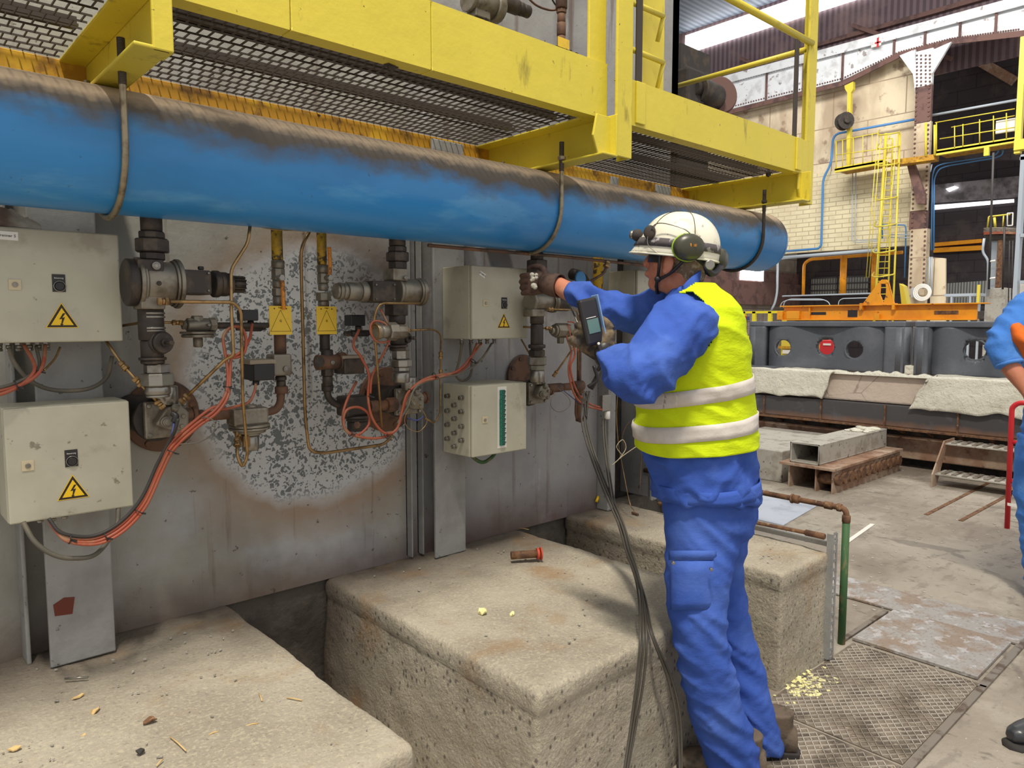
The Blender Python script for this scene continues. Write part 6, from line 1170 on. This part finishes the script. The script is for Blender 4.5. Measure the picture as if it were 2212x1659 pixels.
# body: one continuous skin surface under the clothes
Sh = np.cross((0, 0, 1), Fh); Uh = V3((0, 0, 1)); tl = .14; Fh2 = Fh*math.cos(tl)+Uh*math.sin(tl); Uh2 = Uh*math.cos(tl)-Fh*math.sin(tl)
HC = Q(1462, 556, 2.42)
def hp(f, s, u): return HC+Fh2*f+Sh*s+Uh2*u
B = MB(); ell(B, hp(-.012, 0, .022), Fh2*.093, Sh*.074, Uh2*.092); ell(B, hp(.022, 0, -.052), Fh2*.064, Sh*.056, Uh2*.066); ell(B, hp(.052, 0, -.092), Fh2*.03, Sh*.034, Uh2*.026); ell(B, hp(.05, 0, -.02), Fh2*.036, Sh*.05, Uh2*.04)
limb(B, [(hp(.078, 0, .012), .008), (hp(.093, 0, -.018), .012), (hp(.098, 0, -.034), .015, .013)], 12); ell(B, hp(.084, 0, -.064), Fh2*.014, Sh*.026, Uh2*.012)
for sg in (-1, 1):
    ell(B, hp(.072, sg*.03, .022), Fh2*.014, Sh*.022, Uh2*.009); ell(B, hp(.045, sg*.043, -.028), Fh2*.02, Sh*.018, Uh2*.022)
    ell(B, hp(.004, sg*.078, -.026), Fh2*.019-Sh*sg*.004, Sh*.011, Uh2*.032); ell(B, hp(.010, sg*.076, -.050), Fh2*.011, Sh*.010, Uh2*.013)
limb(B, [(hp(-.03, 0, -.04), .062, .058), (hp(-.035, 0, -.10), .058, .056), (Q(1492, 655, 2.39), .068, .06), (Q(1500, 700, DH), .10)], 20)
sect(B, [(Q(c, y, DH), RT*(hw*.72*DH/FPX), _fh*hd*.8) for y, c, hw, hd in TOR if y >= 640]+[(Q(1538, 1130, DH), RT*.09, _fh*.14)], 28)
limb(B, [(Ls+RT*.03, .06), (Ls*.5+Le*.5, .05), (Le, .042), (Le*.5+Lw*.5, .038), (Lw, .028), (Q(1288, 742, 2.26), .026)], 16)
WR = Q(1206, 616, 2.83)
limb(B, [(Rs+RT*.03, .06), (Rs*.5+Re*.5, .05), (Re, .045), (Re*.4+Rw*.6, .042), (Rw, .036), (WR, .029, .032), (Q(1188, 613, 2.86), .028)], 16)
for L in (NL, FL): limb(B, [(Q(cx, y, dh), hw*.6*dh/FPX) for y, cx, hw, dh, hd in L[1::2]]+[(Q(L[-1][1], L[-1][0]+4, L[-1][3]), .04)], 16)
body = put('body', remeshed('body', B, .005, 3), MT['skin'], pr_)
m = MB(); ell(m, hp(-.034, 0, -.008), Fh2*.078, Sh*.072, Uh2*.075); ell(m, hp(-.048, 0, -.055), Fh2*.052, Sh*.058, Uh2*.04)
put('hair', remeshed('hair', m, .006, 2), MT['hair'], pr_)
# face details
for sg in (-1, 1): m = MB(); m.ball(hp(.073, sg*.031, .008), .012, 12); link('eye', m, MT['white'], pr_)
gl = MB(); vs = []
for i in range(25):
    a = -1.35+2.7*i/24; f, s_ = .094*math.cos(a*.9)-.002, .078*math.sin(a); vs += [hp(f, s_, .014), hp(f, s_, -.026)]
gl.add(vs, [(2*i, 2*i+1, 2*i+3, 2*i+2) for i in range(24)], True); o = link('safety_glasses', gl, MT['black'], pr_); s_ = o.modifiers.new('s', 'SOLIDIFY'); s_.thickness = .003
for sg in (-1, 1): m = MB(); m.bar(hp(.03, sg*.077, .004), hp(-.03, sg*.08, -.004), .004, .006); link('temple', m, MT['black'], o)
# helmet
m = MB(); vs = []; fs = []; n = 56; K = 16
HO = hp(-.006, 0, .028)
def hel(a, t, off=0):
    f = math.cos(a); s_ = math.sin(a); rf = .131 if f > 0 else .128; br = 0
    R = math.sin(t)**.82 if t < math.pi/2 else 1; u = .118*math.cos(t) if t < math.pi/2 else -.03*(t-math.pi/2)/.3
    if t > 1.3: br = max(0, f)**3*.034*(t-1.3)/.57
    return HO+Fh2*((rf+off)*R*f+br)+Sh*(.107+off)*R*s_+Uh2*(u+off*math.cos(t))
for j in range(K+1):
    t = .001+(math.pi/2+.3)*j/K
    for i in range(n): vs.append(hel(2*math.pi*i/n, t))
fs = [(j*n+i, j*n+(i+1) % n, (j+1)*n+(i+1) % n, (j+1)*n+i) for j in range(K) for i in range(n)]
m.add(vs, fs, True); he = link('helmet', m, MT['helmet'], pr_); s_ = he.modifiers.new('s', 'SOLIDIFY'); s_.thickness = .004; s_.offset = -1
m = MB(); m.tube([hel(2*math.pi*i/n, math.pi/2+.29) for i in range(n)], .0032, 8, closed=True); link('rim', m, MT['helmet'], he)
m = MB(); vs = []
for i in range(n):
    a = 2*math.pi*i/n; dz = Uh2*(.004+.0*math.cos(a)); vs += [hel(a, 1.42, .002)+dz, hel(a, 1.65, .003)+dz]
m.add(vs, [(2*i, 2*i+1, (2*i+3) % (2*n), (2*i+2) % (2*n)) for i in range(n)], True); bd = link('headlamp_strap', m, mat('charcoal_strap', srgb(82, 76, 78), .8, 0, [dict(c=srgb(150, 146, 146), s=40, lo=.56, hi=.6, st=(1, 1, .8))]), he); s_ = bd.modifiers.new('s', 'SOLIDIFY'); s_.thickness = .003
for a in (.9, 2.1, -.6): m = MB(); m.tube([hel(a, t, .001) for t in np.linspace(.05, 1.4, 12)], .0012, 6); link('shell_seam', m, MT['tan'], he)
def blob(par, nm, c, r, mt, axes=None): m = MB(); a = axes or (Fh2*r, Sh*r, Uh2*r); ell(m, c, *a); return link(nm, m, mt, par)
lampc = hel(.25, 1.35, .014); l_ = blob(he, 'headlamp', lampc, .02, MT['dark']); m = MB(); m.stack(lampc+Fh2*.012, Fh2, [(0, .012, .014)]); link('lens', m, MT['zinc'], l_)
sd = -1 if (Sh@_fh) > 0 else 1   # near side
nearA = sd*1.15
def side(a, u, off): p = hel(a, 1.45, off); return p+Uh2*u
blob(he, 'lamp_clip', side(sd*.95, .022, .008), .02, MT['dark'], (Fh2*.020, Sh*.009, Uh2*.022))
m = MB(); m.tube([side(sd*.95, .02, .014), side(sd*1.2, .05, .012), side(sd*1.75, .04, .014), side(sd*2.0, .022, .014)], .0018, 6, sub=6); link('headband_wire', m, MT['zinc'], he)
m = MB(); m.tube([side(sd*.95, .015, .014), side(sd*1.0, -.02, .012), side(sd*1.3, -.045, .0)], .0015, 6, sub=6); link('headband_wire', m, MT['zinc'], he)
def muff(px_, py_, dh, nrm, R):
    c = Q(px_, py_, dh); n_ = V3(nrm)/np.linalg.norm(nrm); a, b, _ = frame(n_); mu = MB(); sect(mu, [(c-n_*.022, a*R*.8, b*R*.7), (c-n_*.014, a*R*1.05, b*R*.88), (c, a*R*1.08, b*R*.9), (c+n_*.012, a*R*.96, b*R*.8), (c+n_*.020, a*R*.6, b*R*.5), (c+n_*.022, a*.002, b*.002)], 28)
    o = link('ear_muff', mu, MT['olive'], he); m = MB(); m.tube([c-n_*.014+a*R*1.05*math.cos(t)+b*R*.88*math.sin(t) for t in np.linspace(0, 2*math.pi, 28, endpoint=False)], .003, 8, closed=True); link('rim', m, MT['hiviz'], o)
    m = MB(); sect(m, [(c-n_*.022, a*R*.85, b*R*.7), (c-n_*.036, a*R*.8, b*R*.66)], 24); link('cushion', m, MT['black'], o); return o, c, n_, a, b
mu1 = muff(1489, 534, 2.29, -_fh+RT*.15-Uh*.05, .047); mu2 = muff(1557, 560, 2.46, RT*.95-_fh*.5, .040)
o, c, n_, a, b = mu1; m = MB(); [m.obox(c+n_*.0215+RT*(-.014+.009*i)+Uh*.006, RT, .006 if i < 2 else .004, .002, .009) for i in range(2)]; link('logo_mark', m, MT['lever'], o)
text('lettering', 'IIE', .011, c+n_*.0235+RT*.010+Uh*.004, RT, Uh, MT['lever'], o)
m = MB(); m.tube([hel(sd*2.0, 1.55, .004), c-n_*.03+RT*.0], .004, 8); link('arm', m, MT['black'], mu1[0])
m = MB(); m.tube([Q(1500, 548, 2.33), Q(1535, 590, 2.38), Q(1556, 575, 2.44)], .012, 10, sub=5); link('neckband', m, MT['black'], he); m = MB(); m.stack(Q(1530, 573, 2.33), (-_fh), [(0, .02, .016)]); link('adjuster_knob', m, MT['zinc'], he)
def strap(pts, w=.014): m = MB(); P = catmull(pts, 6); [m.bar(p, q, .003, w, (0, 0, 1)) for p, q in zip(P, P[1:])] if False else m.tube(P, w*.38, 6); link('chin_strap', m, MT['black'], he)
near = lambda f, u, o=.0: hp(f, sd*(.072+o), u)
strap([near(.035, .0, .012), near(.032, -.04, .008), hp(.036, sd*.062, -.075), hp(.042, sd*.045, -.105)]); strap([near(-.045, -.01, .012), near(-.012, -.05, .006), hp(.028, sd*.064, -.078)]); strap([hp(.04, sd*.05, -.098), hp(.045, 0, -.122), hp(.04, -sd*.05, -.098)])
blob(he, 'buckle', hp(.034, sd*.066, -.078), .011, MT['black'])
# gloves with five fingers
def glove(name, palm_c, dirf, side_, nrm, curl, sc, mt, cuff, th_side, spread=.02, body_mt=None):
    """dirf: finger direction, side_: across knuckles (index side +), nrm: back of hand"""
    F, S, N = [V3(v)/np.linalg.norm(v) for v in (dirf, side_, nrm)]; g = MB(); c = V3(palm_c)
    sect(g, [(c-F*.05*sc, S*.028*sc, N*.020*sc), (c-F*.02*sc, S*.040*sc, N*.020*sc), (c+F*.02*sc, S*.045*sc, N*.018*sc), (c+F*.045*sc, S*.042*sc, N*.015*sc)], 20)
    for i, (o, l) in enumerate(((.033, .072), (.011, .080), (-.011, .075), (-.032, .060))):
        p = c+F*.04*sc+S*o*sc; d = F.copy(); a_ = 0; pts = [(p-F*.012, .0105*sc)]; pts.append((p, .0105*sc))
        for k, seg in enumerate((.45, .32, .25)):
            a_ += curl[i]*(.9, 1.0, .8)[k]; d = F*math.cos(a_)-N*math.sin(a_)+S*spread*(1.5-i)/1.5; p = p+d*l*seg*sc; pts.append((p, (.0098, .009, .008)[k]*sc))
        limb(g, pts, 12, 3)
    p = c-F*.025*sc+S*.032*sc*th_side; pts = [(p, .013*sc)]
    for k, (f, s_, n_) in enumerate(((.45, .75, -.25), (.7, .35, -.6), (.75, -.1, -.65))): p = p+(F*f+S*s_*th_side+N*n_)*.030*sc; pts.append((p, (.0125, .011, .0095)[k]*sc))
    limb(g, pts, 12, 3); o = put(name, remeshed(name, g, .0035, 2), mt, pr_)
    return o
# near (left) hand: grips the meter from the right side, fingers wrapping to its left
dev_up = (Q(1272, 650, 2.2)-Q(1290, 735, 2.2)); dev_up /= np.linalg.norm(dev_up)
gn = glove('glove', Q(1288, 741, 2.215), -RT*.75+Uh*.62+_fh*.1, Uh*.8+RT*.55-_fh*.1, -_fh*.95+RT*.2, (1.0, 1.05, 1.1, 1.1), 1.12, MT['tan'], None, 1)
m = MB(); limb(m, [(Q(1299, 752, 2.22), .037), (Q(1312, 766, 2.225), .044)], 20); put('glove_cuff', remeshed('glove_cuff', m, .005, 2), MT['black'], pr_)
m = MB(); m.stack(Q(1293, 742, 2.17), -_fh, [(0, .006, .004)]); link('press_stud', m, MT['white'], gn)
# far (right) hand in leather gauntlet at the valve
gf = glove('glove', Q(1164, 612, 2.885), -RT*.95-Uh*.05+_fh*.25, Uh*.95+RT*.05, RT*.15-_fh*.9, (.95, 1.0, 1.05, 1.1), 1.05, MT['leather'], None, 1)
m = MB(); sect(m, [(Q(1206, 612, 2.82), RT*.012+Uh*.0, _fh*.03), ], 4) if False else None
cA, cB = Q(1210, 618, 2.82), Q(1174, 612, 2.88); a, b, d = frame(cB-cA); m = MB()
sect(m, [(cA, a*.040, b*.046), (cA*.5+cB*.5, a*.040, b*.045), (cB, a*.034, b*.038)], 24, cap=False); o = link('gauntlet_cuff', m, MT['leather'], pr_); s_ = o.modifiers.new('s', 'SOLIDIFY'); s_.thickness = .004
m = MB(); [m.ball(Q(1153+random.uniform(-5, 7), 600+random.uniform(-8, 20), 2.84), random.uniform(.006, .011), 8) for _ in range(9)]; fbb = link('fibre_dust', m, MT['fibre'], pr_); fbb['kind'] = 'stuff'
# meter
t = thing('gas_meter', 'black handheld measuring device with greenish screen in the near gloved hand', 'measuring device', Q(1290, 735, 2.2)); m = MB()
dc = Q(1281, 690, 2.185); dr = RT*.86+_fh*.5; dr = dr-dev_up*(dr@dev_up); dr /= np.linalg.norm(dr); dn = np.cross(dr, dev_up); dn = dn if dn@_fh < 0 else -dn
def dbox(u0, u1, r0, r1, n0, n1): c = dc+dev_up*(u0+u1)/2+dr*(r0+r1)/2+dn*(n0+n1)/2; m = MB(); m.obox(c, dev_up, abs(u1-u0), abs(r1-r0), abs(n1-n0), dn); return m
link('casing', dbox(-.075, .065, -.034, .030, -.022, .0), MT['black'], t, bevel=.008); link('screen', dbox(-.040, .002, -.024, .018, .0, .0015), mat('dull_green_lcd', srgb(92, 122, 116), .3), t); link('screen_edge', dbox(.006, .008, -.024, .012, .0, .001), MT['white'], t)
link('hose_tail', MB().tube([dc-dev_up*.07, dc-dev_up*.12+RT*.005, Q(1292, 800, 2.2)], .006, 8, sub=5), MT['blackc'], t)
mm = dbox(-.06, .07, .032, .036, -.03, .004); link('clear_guard', mm, mat('blue_clear_plastic', srgb(130, 160, 200), .15), t, bevel=.002)
# long hoses hanging from the meter to the floor
hs = thing('measuring_hoses', 'bundle of grey-brown hoses hanging from the pipes over the block to the floor', 'hose', Q(1395, 1659, 2.2)); MT['hose'] = mat('grey_brown_hose', srgb(68, 63, 55), .5)
def wp(x, y, Y): return aty(x, y, Y)
A_ = [(1262, 845, 2.2), (1256, 900, 2.18), (1268, 960, 2.1), (1300, 1050, 1.95), (1335, 1130, 1.8), (1352, 1190, 1.70), (1372, 1260, 1.55), (1382, 1360, 1.36), (1380, 1450, 1.335), (1366, 1560, 1.33), (1345, 1680, 1.30), (1320, 1800, 1.25)]
B_ = [(1302, 905, 2.15), (1305, 960, 2.08), (1318, 1060, 1.92), (1335, 1130, 1.82), (1358, 1200, 1.70), (1388, 1290, 1.50), (1404, 1370, 1.36), (1440, 1460, 1.33), (1462, 1540, 1.30), (1470, 1640, 1.27), (1466, 1760, 1.22)]
for Pn, offs in ((A_, (0, 6, 11)), (B_, (0, 5))):
    for o_ in offs:
        P = [aty(x+o_+(3*math.sin(i*1.3+o_) if i > 5 else 0), y, Y) for i, (x, y, Y) in enumerate(Pn)]; P[-1][2] = .01; m = MB(); m.tube(P, .0042, 8, sub=8); link('hose', m, MT['hose'], hs)
ptube(hs, 'hose', [(1262, 845, 2.2), (1270, 860, 2.19), (1266, 900, 2.17), (1262, 850, 2.2)], .0042, MT['hose'], sub=5)

# second worker at the right frame edge
p2 = thing('person', 'second worker in blue and orange workwear, only arm and leg showing at the right edge', 'person', (*Q(2290, 1100, 3.9)[:2], 0)); D2 = 3.9
J2 = MB(); sect(J2, [(Q(2300, y, D2), RT*hw*D2/FPX*.88, _fh*hd) for y, hw, hd in ((560, 38, .08), (600, 62, .15), (640, 84, .17), (720, 88, .17), (840, 90, .16), (960, 94, .17))], 30)
S2, E2, W2 = Q(2232, 668, 3.86), Q(2168, 738, 3.80), Q(2200, 815, 3.72)
limb(J2, [(Q(2280, 640, D2), .09), (S2, .10), (S2*.5+E2*.5, .095), (E2, .082), (Q(2178, 775, 3.76), .068)]); limb(J2, [(Q(2330, 640, 4.0), .09), (Q(2380, 700, 4.0), .09), (Q(2400, 800, 3.9), .07)])
MT['work2'] = mat('bright_blue_workwear', srgb(62, 122, 204), .85, 0, [dict(c=srgb(96, 150, 220), s=5, lo=.5, hi=.62, a=.5)], [(10, .012)]); j2 = put('jacket', remeshed('jacket', J2, .012, 3, jfold), MT['work2'], p2)
m = MB(); limb(m, [(Q(2196, 712, 3.74), .05, .03), (Q(2210, 740, 3.72), .07, .045), (Q(2222, 770, 3.72), .05, .035)]); put('orange_panel', remeshed('orange_panel', m, .01, 2, jfold), mat('orange_cloth', srgb(226, 108, 30), .85), j2)
m = MB(); m.ring(Q(2181, 786, 3.75), (Q(2190, 810, 3.73)-Q(2178, 775, 3.76)), .060, .010, 26, 8); link('elastic_cuff', m, MT['work2'], j2)
T2 = MB(); leg(T2, [(940, 2300, 92, 3.9, .17), (1060, 2292, 94, 3.9, .16), (1200, 2278, 62, 3.88, .11), (1400, 2280, 50, 3.86, .09), (1580, 2280, 46, 3.85, .09)]) ; leg(T2, [(1000, 2350, 80, 4.0, .14), (1250, 2400, 56, 4.0, .11), (1560, 2412, 46, 4.0, .09)])
fx = atz(2200, 1635, 0); 
put('trousers', remeshed('trousers', T2, .013, 3, tfold), MT['work2'], p2)
B2 = MB(); sect(B2, [(Q(2300, y, D2), RT*hw*D2/FPX, _fh*hd) for y, hw, hd in ((560, 20, .05), (640, 60, .12), (800, 66, .12), (960, 66, .12))], 24); ell(B2, Q(2300, 490, D2), RT*.08, _fh*.09, Uh*.12); ell(B2, Q(2272, 500, D2), RT*.03, _fh*.02, Uh*.03); ell(B2, Q(2280, 520, D2), RT*.05, _fh*.05, Uh*.06); limb(B2, [(Q(2300, 520, D2), .06), (Q(2300, 590, D2), .06)])
limb(B2, [(S2, .06), (E2, .05), (Q(2182, 790, 3.75), .046), (W2, .043), (Q(2222, 850, 3.68), .030), (Q(2236, 872, 3.66), .03, .045)]); [limb(B2, [(Q(2236, 872, 3.66), .014), (Q(2250, 880+i*6, 3.66), .012), (Q(2264, 884+i*8, 3.67), .010)], 10) for i in range(-1, 4)]
limb(B2, [(Q(2292, 1000, 3.9), .09), (Q(2288, 1300, 3.87), .06), (Q(2290, 1560, 3.85), .05)]); put('body', remeshed('body', B2, .010, 2), MT['skin'], p2)
m = MB(); c_ = Q(2303, 482, D2); sect(m, [(c_+Uh*(.13*math.sin(a)), RT*(.125*math.cos(a)), _fh*(.11*math.cos(a))) for a in np.linspace(0, 1.55, 10)], 28, cap=False); m.ring(c_, (0, 0, 1), .122, .006, 32); o = link('helmet', m, MT['helmet'], p2)
# second worker's black shoe tip
c = atz(2190, 1612, .0); m = MB(); Fs = -RT*.96-_fh*.2; Ss = np.cross((0, 0, 1), Fs)
sect(m, [(V3((c[0], c[1], 0))-Fs*t+V3((0, 0, z+.015)), Ss*w, V3((0, 0, 1))*h) for t, z, w, h in ((-.02, .025, .02, .02), (0, .03, .036, .028), (.04, .036, .045, .034), (.12, .045, .048, .045), (.22, .05, .045, .06))], 24); me_ = remeshed('shoe', m, .006, 3); sl_ = mat('black_shoe_leather', srgb(52, 54, 58), .3); me2 = me_.copy(); me2.transform(Matrix.Translation(Vector(RT*.26+_fh*.12))); o = put('shoe', me_, sl_, p2); put('shoe', me2, sl_, p2)
m = MB(); sect(m, [(V3((c[0], c[1], .0))-Fs*t, Ss*w, V3((0, 0, 1))*.022) for t, w in ((-.035, .015), (-.01, .044), (.05, .05), (.22, .05))], 20); link('sole', m, MT['sole'], o)

# ------------------------------------------------------------------ small litter on the blocks
t = thing('pipe_stub', 'short rusty pipe stub with a red flange lying on the middle concrete block', 'pipe stub', atz(1130, 1205, .5)); a = atz(1104, 1200, .535); b = atz(1163, 1196, .535); m = MB(); m.cyl(a, b, .017, n=20); link('tube', m, MT['rust'], t); m = MB(); m.stack(b, (b-a), [(-.008, .004, .024), (.008, .014, .027)], 28); link('flange', m, mat('red_primer_flange', srgb(190, 72, 48), .6), t)
MT['chip'] = mat('wood_chip', srgb(206, 176, 120), .8); MT['pale'] = mat('pale_yellow_flake', srgb(226, 220, 160), .8, 0, [], (60, .003))
def flake(label, x, y, z, l, w, rot, mt, nm='wood_chip', cat='wood chip', h=.004, group=None):
    p = atz(x, y, z); R = random.Random(int(x*7+y)); c, s = math.cos(rot), math.sin(rot); m = MB(); n = 9; top = []
    for i in range(n): a = 2*math.pi*i/n; rr = R.uniform(.7, 1.15); u, v = l/2*math.cos(a)*rr, w/2*math.sin(a)*rr; top.append((p[0]+u*c-v*s, p[1]+u*s+v*c, z+.002+R.uniform(0, h)))
    m.prism(top, (0, 0, -.003)); return single(nm, m, mt, label, cat, group)
flake('larger crumpled pale yellow flake on the middle block', 1042, 1327, .5, .05, .03, 1.0, MT['pale'], 'foam_flake', 'flake', .018); flake('smaller pale yellow flake beside the larger one on the middle block', 1106, 1330, .5, .028, .018, .8, MT['pale'], 'foam_flake', 'flake', .012)
flake('tan wood chip, upper of two near the metal pin on the left block', 168, 1507, .5, .035, .012, .3, MT['chip']); flake('longest dark tan wood chip standing on the left block', 206, 1540, .5, .035, .014, .9, MT['chip'], h=.012); flake('dark red-brown crumpled scrap on the left block', 324, 1563, .5, .04, .022, .1, MT['rust'], 'rust_scrap', 'scrap', .014); flake('yellowish chip near the lower left corner of the left block', 32, 1620, .5, .028, .016, .1, MT['chip'], h=.006); flake('small tan chip below the dark tan wood chip', 181, 1590, .5, .014, .009, .3, MT['chip']); flake('dark round pebble on the left block near the bottom edge', 305, 1628, .5, .022, .018, 0, MT['dark'], 'pebble', 'pebble', .01)
for i, (x, y, x2, y2, lb_) in enumerate(((368, 1592, 402, 1622, 'thickest straw stalk, right of the dark scrap'), (527, 1570, 558, 1562, 'straw stalk lying level in the middle of the left block'), (450, 1588, 472, 1580, 'short straw between the thick stalk and the level one'), (620, 1508, 652, 1513, 'topmost straw stalk nearest the gap on the left block'), (560, 1498, 566, 1514, 'short upright straw near the top of the left block'), (338, 1655, 352, 1640, 'straw stalk cut by the bottom edge of the frame'), (1122, 1141, 1142, 1144, 'straw at the far edge of the middle block'))):
    a, b = atz(x, y, .504), atz(x2, y2, .506); m = MB(); m.tube([a, (a+b)/2+V3((0, 0, .002)), b], .0018, 6); single('straw', m, MT['chip'], lb_, 'straw')
m = MB(); a, b = atz(140, 1466, .506), atz(190, 1463, .506); m.tube([a, b], .003, 8); single('metal_pin', m, MT['zinc'], 'small bright metal pin near the column foot on the left block', 'pin')
m = MB(); a, b = atz(1366, 1107, .506), atz(1378, 1112, .506); m.bar(a, b, .014, .012); single('wire_plug', m, MT['rustp'], 'small brown plug at the end of a wire on the right block', 'plug', bevel=.002)
m = MB(); R = random.Random(5)
for _ in range(120): p = atz(R.gauss(1735, 28), R.gauss(1478, 16), .004); r = R.uniform(.003, .012); m.obox((p[0], p[1], .006), (R.uniform(-1, 1), R.uniform(-1, 1), .1), r*2, r*1.4, .003)
single('crumbs', m, MT['pale'], 'scattered pale yellow crumbs on the mesh walkway by the right block', 'debris', kind='stuff')
m = MB()
for _ in range(500):
    x0, y0 = R.uniform(3.45, 8), R.uniform(-.5, 2.8); r = R.uniform(.003, .011); m.obox((x0, y0, .002), (R.uniform(-1, 1), R.uniform(-1, 1), 0), r*2, r*1.3, .003)
for _ in range(260):
    k = R.choice([(-.3, .93), (1.42, 2.35), (2.8, 3.15)]); x0 = R.uniform(*k); y0 = R.uniform(1.5, 2.5); r = R.uniform(.002, .005); m.obox((x0, y0, .503), (R.uniform(-1, 1), R.uniform(-1, 1), 0), r*2, r*1.3, .003)
single('grit', m, MT['palestone'], 'fine pale grit scattered over the concrete floor and blocks', 'debris', kind='stuff')
m = MB()
for i in range(6): a = i*1.05; q = atz(1430+i*4, 1078+i*3, .51); m.tube([q+V3((.05*math.cos(t+a*.2), .02*math.sin(t), .002*i)) for t in np.linspace(0, 5, 14)], .003, 6)
single('wire_coil', m, MT['blackc'], 'small tangle of dark wire on the right block behind the jacket', 'wire')

m = MB(); vs = []; n = 22
for i in range(n+1):
    for j in range(9):
        u = i/n; v = j/8; h = .055*math.sin(math.pi*v)*(.4+.6*math.sin(math.pi*min(1, u*1.1)))+.02*noise.fractal(Vector((u*5, v*4, 2)), 1, 2, 4)*math.sin(math.pi*v); vs.append((.24+.165*u, 2.33+.10*v+.01*noise.noise(Vector((u*6, v, 0))), 1.768+max(.001, h)))
m.add(vs, [(i*9+j, i*9+j+1, (i+1)*9+j+1, (i+1)*9+j) for i in range(n) for j in range(8)], True); o = single('insulation_scrap', m, mat('dirty_insulation', srgb(196, 184, 164), .95, 0, [dict(c=srgb(130, 104, 88), k='x', s=20, lo=.36, hi=.32, w=.06)], (50, .004), coord='W'), 'crumpled scrap of dirty insulation lying on the upper left electrical box', 'insulation'); sm = o.modifiers.new('s', 'SOLIDIFY'); sm.thickness = .006
flake('dark rusty scrap at the foot of the middle steel column', 892, 1192, .5, .07, .035, .2, MT['rust'], 'rust_scrap', 'scrap', .016)
